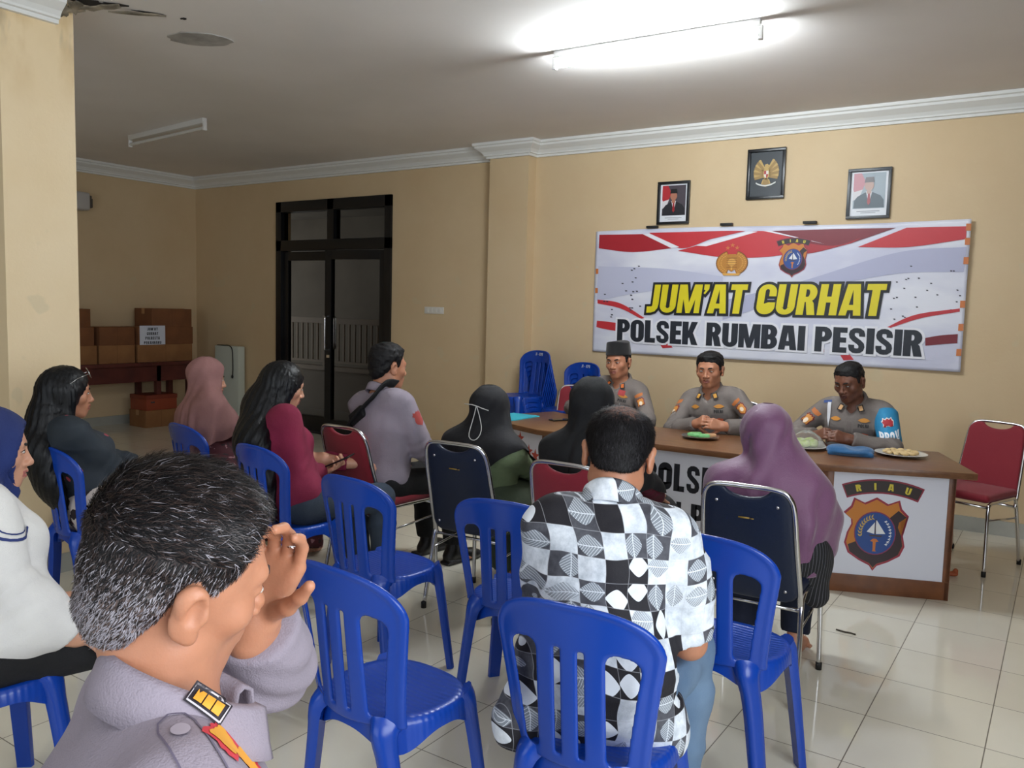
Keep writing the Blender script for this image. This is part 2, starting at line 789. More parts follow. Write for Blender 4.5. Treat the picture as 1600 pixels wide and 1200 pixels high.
def tri_mesh(polys, fn, name, fine=0.0):
    """flat polygons -> one triangulated mesh, each vertex through fn(a,b); fine: longest edge before it is split to follow a curved ground"""
    bm = bmesh.new()
    for p in polys:
        clean = [p[0]]
        for q in p[1:]:
            if (q[0] - clean[-1][0]) ** 2 + (q[1] - clean[-1][1]) ** 2 > 1e-12:
                clean.append(q)
        vs = [bm.verts.new((a, b, 0)) for a, b in clean]
        if len(vs) > 2:
            bm.faces.new(vs)
    bmesh.ops.triangulate(bm, faces=bm.faces[:])
    for _ in range(5 if fine else 0):
        es = [e for e in bm.edges if e.calc_length() > fine]
        if not es or len(bm.faces) > 6000:
            break
        bmesh.ops.subdivide_edges(bm, edges=es, cuts=1)
        bmesh.ops.triangulate(bm, faces=bm.faces[:])
    for f in bm.faces:
        if f.normal.z < 0:
            f.normal_flip()
    for v in bm.verts:
        v.co = Vector(fn(v.co.x, v.co.y))
    me = bpy.data.meshes.new(name)
    bm.to_mesh(me)
    bm.free()
    return me


def disc(cx, cy, rx, ry=None, n=28, a0=0, a1=360):
    ry = rx if ry is None else ry
    return [(cx + rx * math.cos(math.radians(a0 + (a1 - a0) * i / n)), cy + ry * math.sin(math.radians(a0 + (a1 - a0) * i / n))) for i in range(n + (0 if a1 - a0 == 360 else 1))]
# ================================================================== the room
WALL_Y, LEFT_X, RIGHT_X, FRONT_Y, CEIL = 6.69, -9.4, 1.4, -3.4, 3.04


def wall_material(name, rgb, rgb2, stains=False):
    k = N(name)
    co = k.coord()
    f = k.ramp(k.noise(0.9, 5, co, 0.6), 0.38, 0.68)
    c = k.mix(f, lin(rgb), lin(rgb2))
    # small scuffed, filled and re-touched patches
    p = k.ramp(k.noise(5.5, 2, co, 0.4), 0.66, 0.70)
    z = k.n('ShaderNodeSeparateXYZ')
    k.l(co, z.inputs[0])
    low = k.math('LESS_THAN', z.outputs[2], 1.9)
    c = k.mix(k.math('MULTIPLY', k.math('MULTIPLY', p, low), 0.35), c, lin((206, 194, 160)))
    if stains:
        hi = k.ramp(z.outputs[2], 2.45, 2.95)
        s = k.ramp(k.noise(4.0, 4, k.scaled(co, (1, 1, 0.5)), 0.6), 0.42, 0.62)
        c = k.mix(k.math('MULTIPLY', k.math('MULTIPLY', hi, s), 0.75), c, lin((196, 160, 100)))
        g = k.ramp(k.noise(7.0, 3, k.scaled(co, (1, 1, 0.35)), 0.6), 0.56, 0.66)
        hi2 = k.ramp(z.outputs[2], 2.68, 2.92)
        c = k.mix(k.math('MULTIPLY', k.math('MULTIPLY', hi2, g), 0.7), c, lin((150, 145, 130)))
    k.l(c, k.b.inputs['Base Color'])
    k.b.inputs['Roughness'].default_value = 0.62
    k.bump(k.noise(60, 4, co), 0.08)
    return k.m


M_WALL = wall_material('cream_wall_paint', (216, 192, 154), (209, 183, 144))
M_PILLAR = wall_material('cream_pillar_paint', (238, 216, 178), (230, 205, 162), True)
M_WHITE = mat('white_plaster', (226, 226, 222), 0.6, bump=(40, 0.05))
M_CEIL = mat('ceiling_paint', (236, 231, 227), 0.8, vary=((227, 222, 217), 0.8), bump=(30, 0.05))
M_SKIRT = mat('grey_tile_skirting', (176, 176, 166), 0.25, vary=((160, 160, 152), 3))
M_BLACKALU = mat('black_aluminium', (16, 17, 20), 0.35)
M_CHROME = mat('chrome', (215, 215, 218), 0.14, 1.0)
M_BLACK = mat('black_rubber', (18, 18, 19), 0.6)


def floor_material():
    k = N('glossy_floor_tiles')
    co = k.coord()
    sep = k.n('ShaderNodeSeparateXYZ')
    k.l(co, sep.inputs[0])
    S = 0.3955
    ux = k.math('DIVIDE', k.math('ADD', sep.outputs[0], 0.147), S)
    uy = k.math('DIVIDE', k.math('SUBTRACT', sep.outputs[1], 3.28), S)
    ax = k.math('ABSOLUTE', k.math('SUBTRACT', k.math('FRACT', ux), 0.5))
    ay = k.math('ABSOLUTE', k.math('SUBTRACT', k.math('FRACT', uy), 0.5))
    g = k.math('GREATER_THAN', k.math('MAXIMUM', ax, ay), 0.4952)
    cb = k.n('ShaderNodeCombineXYZ')
    k.l(k.math('FLOOR', ux), cb.inputs[0])
    k.l(k.math('FLOOR', uy), cb.inputs[1])
    wn = k.n('ShaderNodeTexWhiteNoise', noise_dimensions='2D')
    k.l(cb.outputs[0], wn.inputs['Vector'])
    base = k.mix(wn.outputs[0], lin((222, 216, 198)), lin((228, 223, 207)))
    cloud = k.ramp(k.noise(1.7, 3, co), 0.4, 0.65)
    base = k.mix(k.math('MULTIPLY', cloud, 0.35), base, lin((212, 204, 185)))
    k.l(k.mix(g, base, lin((118, 110, 96))), k.b.inputs['Base Color'])
    k.l(k.math('ADD', k.math('MULTIPLY', g, 0.5), k.math('MULTIPLY', k.noise(3, 2, co), 0.16)), k.b.inputs['Roughness'])
    k.b.inputs['Specular IOR Level'].default_value = 0.5
    return k.m


struct(MB().box((LEFT_X - 0.3, FRONT_Y - 0.3, -0.15), (RIGHT_X + 0.3, WALL_Y + 0.2, 0)).build('floor', floor_material()))
struct(MB().box((LEFT_X - 0.3, FRONT_Y - 0.3, CEIL), (RIGHT_X + 0.3, WALL_Y + 0.2, CEIL + 0.15)).build('ceiling', M_CEIL))
DX0, DX1, DZ = -7.845, -6.042, 2.665
wb = MB()
wb.box((LEFT_X - 0.2, WALL_Y, 0), (DX0, WALL_Y + 0.2, CEIL))
wb.box((DX1, WALL_Y, 0), (RIGHT_X + 0.2, WALL_Y + 0.2, CEIL))
wb.box((DX0, WALL_Y, DZ), (DX1, WALL_Y + 0.2, CEIL))
struct(wb.build('wall_back', M_WALL))
struct(MB().box((LEFT_X - 0.2, FRONT_Y - 0.2, 0), (LEFT_X, WALL_Y, CEIL)).build('wall_left', M_WALL))


def wall_with_opening(name, axis, pos, thick, a0, a1, o0, o1, z0, z1):
    b = MB()

    def bx(u0, u1, w0, w1):
        if axis == 'y':
            b.box((u0, min(pos, pos + thick), w0), (u1, max(pos, pos + thick), w1))
        else:
            b.box((min(pos, pos + thick), u0, w0), (max(pos, pos + thick), u1, w1))
    bx(a0, o0, 0, CEIL)
    bx(o1, a1, 0, CEIL)
    bx(o0, o1, 0, z0)
    bx(o0, o1, z1, CEIL)
    struct(b.build(name, M_DARKWALL))


M_DARKWALL = mat('bounce_damping_wall', (92, 74, 58), 0.6, vary=((78, 62, 48), 4))  # made-up dark finish for the unseen walls, added to cut bounced light
wall_with_opening('wall_front', 'y', FRONT_Y, -0.2, LEFT_X, RIGHT_X, -4.1, 0.9, 0.35, 2.7)
wall_with_opening('wall_right', 'x', RIGHT_X, 0.2, FRONT_Y, WALL_Y, -0.95, 1.75, 0.75, 2.55)


def window_frame(name, axis, pos, o0, o1, z0, z1, n):
    b = MB()
    t = 0.05
    for i in range(n + 1):
        u = o0 + (o1 - o0) * i / n
        lo, hi = max(u - t / 2, o0), min(u + t / 2, o1)
        b.box((lo, pos - t, z0), (hi, pos, z1)) if axis == 'y' else b.box((pos, lo, z0), (pos + t, hi, z1))
    for z in (z0, (z0 * 0.3 + z1 * 0.7), z1 - t):
        b.box((o0, pos - t, z), (o1, pos, z + t)) if axis == 'y' else b.box((pos, o0, z), (pos + t, o1, z + t))
    struct(b.build(name, M_BLACKALU))


window_frame('window_1', 'y', FRONT_Y - 0.08, -4.1, 0.9, 0.35, 2.7, 4)
window_frame('window_2', 'x', RIGHT_X + 0.06, -0.95, 1.75, 0.75, 2.55, 3)

# column standing proud of the back wall and the big pillar on the left
CX0, CX1, CY = -4.70, -4.262, 6.56
struct(MB().box((CX0, CY, 0), (CX1, WALL_Y, CEIL)).build('column_back', M_WALL))
PX, PY0, PY1 = -4.49, 2.09, 2.462
struct(MB().box((PX - 0.42, PY0, 0), (PX, PY1, CEIL)).build('pillar_left', M_PILLAR))

# cornices: stepped plaster profile (out from the wall, down from the ceiling)
PROF = [(0, 0), (0.125, 0), (0.125, -0.022), (0.112, -0.028), (0.108, -0.045), (0.09, -0.058), (0.062, -0.078), (0.045, -0.1), (0.043, -0.112), (0.028, -0.116), (0.026, -0.135), (0, -0.135)]


def cornice(name, pts, side=1):
    """pts: 2D path along walls, profile on the left side of travel, mitred"""
    P = [np.array(p, float) for p in pts]
    vs, fs = [], []
    n = len(P)
    for i in range(n):
        d1 = P[i] - P[i - 1] if i else P[1] - P[0]
        d2 = P[i + 1] - P[i] if i < n - 1 else P[-1] - P[-2]
        d1, d2 = d1 / np.linalg.norm(d1), d2 / np.linalg.norm(d2)
        n1, n2 = np.array((-d1[1], d1[0])) * side, np.array((-d2[1], d2[0])) * side
        mi = (n1 + n2)
        mi = mi / np.dot(mi, n1)
        for a, b in PROF:
            q = P[i] + mi * a
            vs.append((q[0], q[1], CEIL + b))
    k = len(PROF)
    for i in range(n - 1):
        for j in range(k - 1):
            fs.append((i * k + j, i * k + j + 1, (i + 1) * k + j + 1, (i + 1) * k + j))
    fs.append(tuple(range(k)))
    fs.append(tuple(range((n - 1) * k, n * k)))
    o = MB().add(vs, fs).build(name, M_WHITE)
    return struct(o)


cornice('trim_1', [(RIGHT_X, WALL_Y), (CX1, WALL_Y), (CX1, CY), (CX0, CY), (CX0, WALL_Y), (LEFT_X, WALL_Y), (LEFT_X, FRONT_Y)])
cornice('trim_2', [(PX - 0.42, PY0), (PX, PY0), (PX, PY1 - 0.09)], -1)

for nm, lo, hi in (('baseboard_back', (DX1 + 0.0, WALL_Y - 0.012, 0), (RIGHT_X, WALL_Y, 0.105)), ('baseboard_rear', (LEFT_X, WALL_Y - 0.012, 0), (DX0, WALL_Y, 0.105)),
                   ('baseboard_left', (LEFT_X, FRONT_Y, 0), (LEFT_X + 0.012, WALL_Y - 0.012, 0.105))):
    struct(MB().box(lo, hi).build(nm, M_SKIRT))
b = MB()
b.box((CX0 - 0.012, CY - 0.012, 0), (CX1 + 0.012, CY, 0.105))
b.box((CX1, CY, 0), (CX1 + 0.012, WALL_Y - 0.012, 0.105))
struct(b.build('baseboard_column', M_SKIRT))
b = MB()
b.box((PX, PY0 - 0.012, 0), (PX + 0.012, PY1 + 0.012, 0.105))
b.box((PX - 0.42, PY0 - 0.012, 0), (PX, PY0, 0.105))
struct(b.build('baseboard_pillar', M_SKIRT))

# rotten ceiling edge above the pillar: holes as flat patches of painted shade, torn board and hanging flakes
r2 = random.Random(3)
bk, fl = MB(), MB()


def blob(cx, cy, rx, ry, rot, n=16, j=0.35):
    out = []
    for i in range(n):
        a = 2 * math.pi * i / n
        q = 1 + r2.uniform(-j, j)
        x, y = rx * q * math.cos(a), ry * q * math.sin(a)
        out.append((cx + x * math.cos(rot) - y * math.sin(rot), cy + x * math.sin(rot) + y * math.cos(rot)))
    return out


for cx, cy, rx, ry, ro in ((-4.40, 2.50, 0.085, 0.05, 0.6), (-4.30, 2.58, 0.06, 0.018, 0.9), (-4.25, 2.75, 0.07, 0.012, 1.0), (-4.17, 2.9, 0.016, 0.012, 0)):
    bk.prism(blob(cx, cy, rx, ry, ro), lambda a, b, d: (a, b, d), CEIL - 0.004, CEIL - 0.001)
for cx, cy, rx, ry, ro, dz in ((-4.33, 2.53, 0.10, 0.02, 0.8, 0.05), (-4.44, 2.44, 0.035, 0.045, 0.2, 0.09), (-4.28, 2.70, 0.11, 0.012, 1.0, 0.025), (-4.46, 2.40, 0.03, 0.03, 0, 0.14)):
    p = blob(cx, cy, rx, ry, ro)
    fl.prism(p, lambda a, b, d, cx=cx, dz=dz: (a, b, CEIL - d - dz * max(0, (cx + 0.06 - a) * 6)), 0.004, 0.012)
o = bk.build('ceiling_hole', mat('painted_hole_shade', (48, 44, 40), 0.9))  # flat dark patches, the shade inside the holes put into the colour
struct(o)
struct(fl.build('ceiling_flakes', mat('torn_ceiling_board', (150, 138, 118), 0.9, vary=((96, 88, 74), 14))))
b = MB()
b.prism(blob(-4.40, 3.17, 0.185, 0.125, 0.6, 26, 0.07), lambda a, b, d: (a, b, d), CEIL - 0.006, CEIL - 0.0005)
o = struct(b.build('ceiling_patch', mat('grey_mottled_patch', (150, 146, 140), 0.9, vary=((186, 181, 175), 7))))  # irregular grey disc, lighter tone mixed in by noise

# ------------------------------------------------------------------ ceiling lamps


def tube_lamp(x0, y0, x1, y1, lit, label):
    L = math.hypot(x1 - x0, y1 - y0)
    e = empty('tube_lamp', ((x0 + x1) / 2, (y0 + y1) / 2, CEIL), math.atan2(y1 - y0, x1 - x0), label, 'ceiling lamp')
    wm = mat('white_lamp_metal', (232, 232, 230), 0.4)
    b = MB().box((-L / 2, -0.022, -0.045), (L / 2, 0.022, 0))
    b.build('batten', wm, e, bevel=0.004)
    for s in (-1, 1):
        q = MB().box((s * L / 2 - 0.012, -0.016, -0.105), (s * L / 2 + 0.012, 0.016, -0.03))
        q.build('socket', wm, e, bevel=0.004)
    tm = mat('lit_tube', (250, 253, 255), 0.3, emit=((240, 249, 255), 168)) if lit else mat('dead_tube', (225, 225, 222), 0.25)
    MB().tube([(-L / 2 + 0.01, 0, -0.082), (L / 2 - 0.01, 0, -0.082)], 0.0145, 14).build('tube', tm, e, smooth=True, crease=50)
    return e


tube_lamp(-2.69, 4.40, -1.46, 4.44, True, 'lit white fluorescent tube lamp on the ceiling in front of the banner')
tube_lamp(-7.56, 4.67, -6.22, 4.52, False, 'unlit fluorescent tube lamp on the dim ceiling left of the room')

# ------------------------------------------------------------------ glazed double door and the balcony behind it
M_GLASS = None
k = N('tinted_door_glass')
k.b.inputs['Base Color'].default_value = (0.62, 0.60, 0.57, 1)
k.b.inputs['Transmission Weight'].default_value = 1.0
k.b.inputs['Roughness'].default_value = 0.0
k.b.inputs['IOR'].default_value = 1.02
M_GLASS = k.m
door = empty('door_1', ((DX0 + DX1) / 2, WALL_Y, 0))
struct(door)
W2 = (DX1 - DX0) / 2
TZ0, TZ1 = 2.10, 2.22
b = MB()
for s in (-1, 1):
    b.box((s * W2 - (0.09 if s > 0 else 0), -0.03, 0), (s * W2 + (0.09 if s < 0 else 0), 0.08, DZ))
b.box((-W2, -0.03, DZ - 0.12), (W2, 0.08, DZ))
b.box((-W2, -0.03, TZ0), (W2, 0.08, TZ1))
b.box((-0.05, -0.03, TZ1), (0.05, 0.08, DZ))
b.box((-W2, -0.028, 0), (W2, 0.06, 0.012))
b.build('door_frame', M_BLACKALU, door, bevel=0.003)
MB().box((-W2 + 0.08, 0.02, TZ1), (-0.04, 0.026, DZ - 0.1)).build('transom_pane', M_GLASS, door)
MB().box((0.04, 0.02, TZ1), (W2 - 0.08, 0.026, DZ - 0.1)).build('transom_pane', M_GLASS, door)


def leaf(side, ang):
    w = W2 - 0.095
    b = MB()
    st = 0.085
    b.box((0, -0.025, 0.02), (st, 0.025, TZ0 - 0.01))
    b.box((w - st, -0.025, 0.02), (w, 0.025, TZ0 - 0.01))
    b.box((st, -0.025, TZ0 - 0.11), (w - st, 0.025, TZ0 - 0.01))
    b.box((st, -0.025, 0.02), (w - st, 0.025, 0.2))
    if side < 0:
        fn = lambda v: v
    o = b.build('door_leaf', M_BLACKALU, door, bevel=0.003)
    o.location = (side * (W2 - 0.09), 0.03, 0)
    o.rotation_euler = (0, 0, (0 if side < 0 else math.pi) + ang)
    MB().box((st, -0.004, 0.2), (w - st, 0.004, TZ0 - 0.11)).build('pane', M_GLASS, o)
    sg = -1 if side < 0 else 1
    for yy in (-1, 1):
        y0 = 0.025 * yy
        pts = [(w - 0.045, y0, 1.36), (w - 0.045, y0 + 0.05 * yy, 1.345), (w - 0.045, y0 + 0.055 * yy, 1.30), (w - 0.045, y0 + 0.055 * yy, 1.04), (w - 0.045, y0 + 0.05 * yy, 0.995), (w - 0.045, y0, 0.98)]
        MB().tube(bez(pts, 5), 0.011, 10).build('door_handle', M_CHROME, o, smooth=True, crease=60)
    MB().box((w - 0.07, -0.03, 0.9), (w - 0.03, 0.03, 0.93)).build('door_lock', M_CHROME, o)


leaf(-1, 0)
leaf(1, 0.16)

M_OUT = mat('outside_render_wall', (126, 116, 102), 0.9, vary=((110, 100, 88), 1.2))
struct(MB().box((LEFT_X - 2.6, WALL_Y + 0.2, -0.1), (-4.2, 10.6, 0.0)).build('floor_balcony', mat('balcony_screed', (150, 142, 130), 0.8)))
struct(MB().box((LEFT_X - 2.6, 10.2, 0), (-4.2, 10.4, 3.4)).build('wall_outside', M_OUT))
struct(MB().box((LEFT_X - 2.6, WALL_Y + 0.2, 2.95), (-4.2, 10.6, 3.05)).build('ceiling_balcony', M_OUT))
struct(MB().box((-4.4, WALL_Y + 0.2, 0), (-4.2, 10.2, 2.95)).build('wall_balcony_end', M_OUT))
rail = empty('balcony_railing', (-8.6, 8.35, 0), 0, 'pale metal balcony railing on a low parapet seen through the door glass', 'railing')
M_RAIL = mat('pale_railing_paint', (150, 132, 112), 0.5)
MB().box((-2.6, -0.06, 0), (3.4, 0.06, 0.56)).build('parapet', mat('parapet_plaster', (140, 130, 118), 0.8), rail)
MB().box((-2.6, -0.08, 0.56), (3.4, 0.08, 0.62)).build('ledge', M_RAIL, rail)
MB().box((-2.6, -0.03, 1.22), (3.4, 0.03, 1.30)).build('top_rail', M_RAIL, rail, bevel=0.006)
MB().box((-2.6, -0.02, 0.67), (3.4, 0.02, 0.70)).build('bottom_rail', M_RAIL, rail)
for i in range(5):
    MB().box((-2.4 + 1.1 * i, -0.04, 0.62), (-2.33 + 1.1 * i, 0.04, 1.33)).build('post', M_RAIL, rail)
b = MB()
for i in range(56):
    x = -2.55 + 0.105 * i
    b.box((x - 0.016, -0.01, 0.70), (x + 0.016, 0.01, 1.22))
b.build('balusters', M_RAIL, rail)

# ------------------------------------------------------------------ wall fittings
sw = empty('wall_switch', (-5.452, WALL_Y, 1.46), 0, 'row of white wall switches on the cream wall between door and column', 'switch')
M_PLASTIC = mat('white_plastic', (224, 220, 212), 0.35)
MB().box((-0.125, -0.012, -0.035), (0.125, 0, 0.035)).build('back_plate', M_PLASTIC, sw, bevel=0.003)
for i in range(4):
    MB().box((-0.105 + 0.055 * i, -0.018, -0.02), (-0.065 + 0.055 * i, -0.011, 0.02)).build('rocker', M_PLASTIC, sw, bevel=0.002)
ac = empty('wall_appliance', (LEFT_X, 5.06, 2.57), 0, 'small grey white appliance mounted high on the dark left wall', 'appliance')  # unidentified pale unit, built as a plain housing
MB().box((0, -0.26, -0.1), (0.17, 0.16, 0.1)).build('housing', mat('grey_white_plastic', (190, 186, 182), 0.4), ac, bevel=0.03, seg=3)
MB().box((0.02, 0.155, -0.07), (0.15, 0.185, 0.07)).build('end_cover', mat('dark_grey_plastic', (88, 82, 76), 0.5), ac, bevel=0.008)
MB().box((0, 0.185, -0.05), (0.03, 0.26, 0.05)).build('bracket', mat('dark_grey_plastic', (88, 82, 76), 0.5), ac)

# ------------------------------------------------------------------ framed pictures


def frame(name, x0, x1, z0, z1, border, fmat, label, tilt=0.0):
    cx, cz = (x0 + x1) / 2, (z0 + z1) / 2
    w, h = (x1 - x0) / 2, (z1 - z0) / 2
    e = empty(name, (cx, WALL_Y, cz), 0, label, 'framed picture')
    e.rotation_euler = (tilt, 0, 0)
    b = MB()
    b.box((-w, -0.028, -h), (w, -0.002, -h + border))
    b.box((-w, -0.028, h - border), (w, -0.002, h))
    b.box((-w, -0.028, -h + border), (-w + border, -0.002, h - border))
    b.box((w - border, -0.028, -h + border), (w, -0.002, h - border))
    b.build('picture_frame', fmat, e, bevel=0.003)
    return e, w - border, h - border


def plate(e, name, polys, rgb, d, m=None):
    """flat printed shape just in front of the frame's backing, in frame coordinates"""
    me = tri_mesh(polys, lambda a, b: (a, -d, b), name)
    return link_mesh(name, me, m or mat('print_%d_%d_%d' % rgb, rgb, 0.45), e, False)


M_FRAME = mat('black_frame_lacquer', (20, 22, 26), 0.3)
M_FRAME2 = mat('grey_black_frame', (58, 62, 66), 0.35)


def portrait(x0, x1, z0, z1, fm, label, hazed):
    e, w, h = frame('portrait_frame', x0, x1, z0, z1, 0.022, fm, label)
    plate(e, 'mount', [_r(-w, -h, w, h)], (226, 228, 232), 0.006)
    t = h * 0.93
    bgc = (160, 172, 180) if hazed else (74, 66, 74)  # paler set has the glare painted into the print colours
    plate(e, 'photo_ground', [_r(-w * 0.86, -h * 0.66, w * 0.86, t)], bgc, 0.008)
    red = (196, 140, 148) if hazed else (176, 38, 48)
    plate(e, 'flag', [[(-w * 0.86, t), (-w * 0.45, t), (-w * 0.2, h * 0.55), (-w * 0.35, h * 0.2), (-w * 0.8, h * 0.1), (-w * 0.86, h * 0.2)]], red, 0.009)
    plate(e, 'flag_white', [[(-w * 0.86, h * 0.2), (-w * 0.8, h * 0.1), (-w * 0.35, h * 0.2), (-w * 0.5, -h * 0.12), (-w * 0.86, -h * 0.3)]], (214, 210, 212), 0.009)
    suit = (92, 104, 112) if hazed else (26, 27, 34)
    plate(e, 'suit', [[(-w * 0.8, -h * 0.64), (-w * 0.78, -h * 0.3), (-w * 0.62, -h * 0.12), (-w * 0.2, h * 0.06), (w * 0.2, h * 0.06), (w * 0.62, -h * 0.1), (w * 0.8, -h * 0.3), (w * 0.82, -h * 0.64)]], suit, 0.010)
    plate(e, 'shirt_front', [[(-w * 0.17, h * 0.1), (w * 0.17, h * 0.1), (w * 0.02, -h * 0.5)]], (222, 224, 228), 0.011)
    plate(e, 'tie', [[(-w * 0.05, 0.02 * h), (w * 0.06, 0.02 * h), (w * 0.1, -h * 0.4), (0, -h * 0.52), (-w * 0.08, -h * 0.4)]], (168, 88, 92) if hazed else (150, 26, 34), 0.012)
    skin = (190, 160, 150) if hazed else (176, 116, 92)
    plate(e, 'neck', [_r(-w * 0.12, h * 0.0, w * 0.12, h * 0.25)], skin, 0.0125)
    plate(e, 'face', [disc(0, h * 0.36, w * 0.25, h * 0.23)], skin, 0.013)
    cap = (120, 116, 118) if hazed else (18, 18, 20)
    plate(e, 'cap', [[(-w * 0.27, h * 0.5), (w * 0.27, h * 0.5), (w * 0.22, h * 0.74), (-w * 0.2, h * 0.74)]], cap, 0.014)
    plate(e, 'caption', [_r(-w * 0.62, -h * 0.80, w * 0.62, -h * 0.775), _r(-w * 0.4, -h * 0.87, w * 0.4, -h * 0.85)], (120, 122, 128), 0.008)
    return e


portrait(-3.012, -2.724, 2.245, 2.603, M_FRAME, 'black framed portrait of a man in a dark suit, left above the banner', False)
portrait(-1.472, -1.168, 2.233, 2.603, M_FRAME2, 'grey framed faded portrait of a man with painted glare, right above the banner', True)

e, w, h = frame('emblem_frame', -2.246, -1.944, 2.415, 2.81, 0.024, M_FRAME, 'black framed golden bird emblem hanging highest above the banner centre')
plate(e, 'board', [_r(-w, -h, w, h)], (36, 44, 50), 0.006)
gold, gold2 = (186, 154, 84), (150, 118, 58)
for s in (-1, 1):
    fe = []
    for i in range(8):
        a = math.radians(72 - i * 13)
        L = w * (0.80 - 0.02 * i)
        c, sn = math.cos(a), math.sin(a)
        bx, bz = s * w * 0.1, h * (0.16 - 0.035 * i)
        tx, tz = bx + s * L * c * 0.75 + s * w * 0.16, bz + L * sn * 0.8 + h * 0.02
        px, pz = -(tz - bz), (tx - bx)
        q = math.hypot(px, pz)
        px, pz = px / q * w * 0.085, pz / q * w * 0.085
        fe.append([(bx - px, bz - pz), (tx - px, tz - pz), (tx + px * 0.2, tz + pz * 0.2 + 0.004), (tx + px, tz + pz), (bx + px, bz + pz)])
    plate(e, 'wing', fe[::2], gold, 0.009)
    plate(e, 'wing_feathers', fe[1::2], gold2, 0.0095)
    plate(e, 'claw', [[(s * w * 0.1, -h * 0.22), (s * w * 0.2, -h * 0.24), (s * w * 0.3, -h * 0.44), (s * w * 0.16, -h * 0.46)]], gold, 0.009)
plate(e, 'bird_body', [disc(0, h * 0.02, w * 0.2, h * 0.26)], gold, 0.010)
plate(e, 'bird_head', [[(-w * 0.12, h * 0.2), (-w * 0.1, h * 0.42), (w * 0.05, h * 0.46), (w * 0.14, h * 0.4), (w * 0.24, h * 0.36), (w * 0.12, h * 0.33), (w * 0.11, h * 0.2)]], gold, 0.011)
plate(e, 'tail', [[(-w * 0.12, -h * 0.2), (w * 0.12, -h * 0.2), (w * 0.24, -h * 0.52), (0, -h * 0.58), (-w * 0.24, -h * 0.52)]], gold2, 0.010)
plate(e, 'shield_red', [[(-w * 0.14, h * 0.14), (0, h * 0.14), (0, -h * 0.01), (-w * 0.14, -h * 0.01)], [(0, -h * 0.01), (w * 0.14, -h * 0.01), (w * 0.1, -h * 0.12), (0, -h * 0.19)]], (168, 44, 44), 0.0115)
plate(e, 'shield_white', [[(0, h * 0.14), (w * 0.14, h * 0.14), (w * 0.14, -h * 0.01), (0, -h * 0.01)], [(-w * 0.14, -h * 0.01), (0, -h * 0.01), (0, -h * 0.19), (-w * 0.1, -h * 0.12)]], (214, 208, 196), 0.0115)
rib = [(x, -h * 0.42 - h * 0.14 * (1 - (x / (w * 0.62)) ** 2)) for x in np.linspace(-w * 0.62, w * 0.62, 13)]
plate(e, 'ribbon', [rib + [(x, z + h * 0.07) for x, z in rib[::-1]]], (206, 206, 200), 0.012)

# ------------------------------------------------------------------ the banner
BX0, BX1, BZ0, BZ1 = -3.592, -0.632, 1.133, 2.205


def ban(a, b, lift=0.0):
    """wall coordinates -> point on the hung banner cloth"""
    u = (a - BX0) / (BX1 - BX0)
    wv = 0.007 * math.sin(a * 2.6 + b * 1.3) + 0.004 * math.sin(b * 3.4 + 1.1 * a)
    return (a, WALL_Y - 0.022 - 0.012 * max(0, (u - 0.8) * 5) - wv - lift, b)


banner = empty('banner', ((BX0 + BX1) / 2, WALL_Y, BZ0), 0, 'wide white and red printed banner with yellow headline hung behind the officers', 'banner')
bo = Vector(((BX0 + BX1) / 2, WALL_Y, BZ0))


def bfn(lift):
    return lambda a, b: Vector(ban(a, b, lift)) - bo


def top_edge(a):
    return BZ1 + 0.008 * math.sin((a - BX0) * 2.1) * 1.0


k = N('banner_vinyl')
co = k.coord()
k.l(k.mix(k.ramp(k.noise(1.6, 3, k.scaled(co, (0.8, 1, 2.0))), 0.4, 0.62), lin((232, 233, 242)), lin((206, 207, 226))), k.b.inputs['Base Color'])
k.b.inputs['Roughness'].default_value = 0.38
k.bump(k.noise(6, 3, k.scaled(co, (1, 1, 2.5))), 0.25)
vs, fs = [], []
nu, nv = 120, 44
for j in range(nv + 1):
    for i in range(nu + 1):
        a = BX0 + (BX1 - BX0) * i / nu
        t = j / nv
        zz = BZ0 + (top_edge(a) - BZ0) * t
        vs.append(Vector(ban(a, zz)) - bo)
for j in range(nv):
    for i in range(nu):
        q = j * (nu + 1) + i
        fs.append((q, q + 1, q + nu + 2, q + nu + 1))
me = MB().add(vs, fs).mesh('banner_sheet')
o = link_mesh('sheet', me, k.m, banner)
so = o.modifiers.new('thickness', 'SOLIDIFY')
so.thickness, so.offset = 0.002, 1


def pix(*pts):
    """outline read off the banner's plane"""
    return [tuple(on_y(x, y, WALL_Y - 0.02)[[0, 2]]) for x, y in pts]


def subdiv(poly, mx=0.12):
    out = []
    for i in range(len(poly)):
        a, b = np.array(poly[i]), np.array(poly[(i + 1) % len(poly)])
        n = max(1, int(np.linalg.norm(b - a) / mx))
        out += [tuple(a + (b - a) * t / n) for t in range(n)]
    return out


def bprint(name, polys, rgb, lift, rough=0.4):
    me = tri_mesh([subdiv(p) for p in polys], bfn(lift), name, 0.16)
    return link_mesh(name, me, mat('vinyl_%d_%d_%d' % rgb, rgb, rough), banner, False)


def swoosh(name, top, bot, rgb, lift, it=8):
    t = [tuple(p) for p in bez(top, it)] if len(top) > 2 else top
    b = [tuple(p) for p in bez(bot, it)] if len(bot) > 2 else bot
    bprint(name, [pix(*(list(t) + list(b)[::-1]))], rgb, lift)


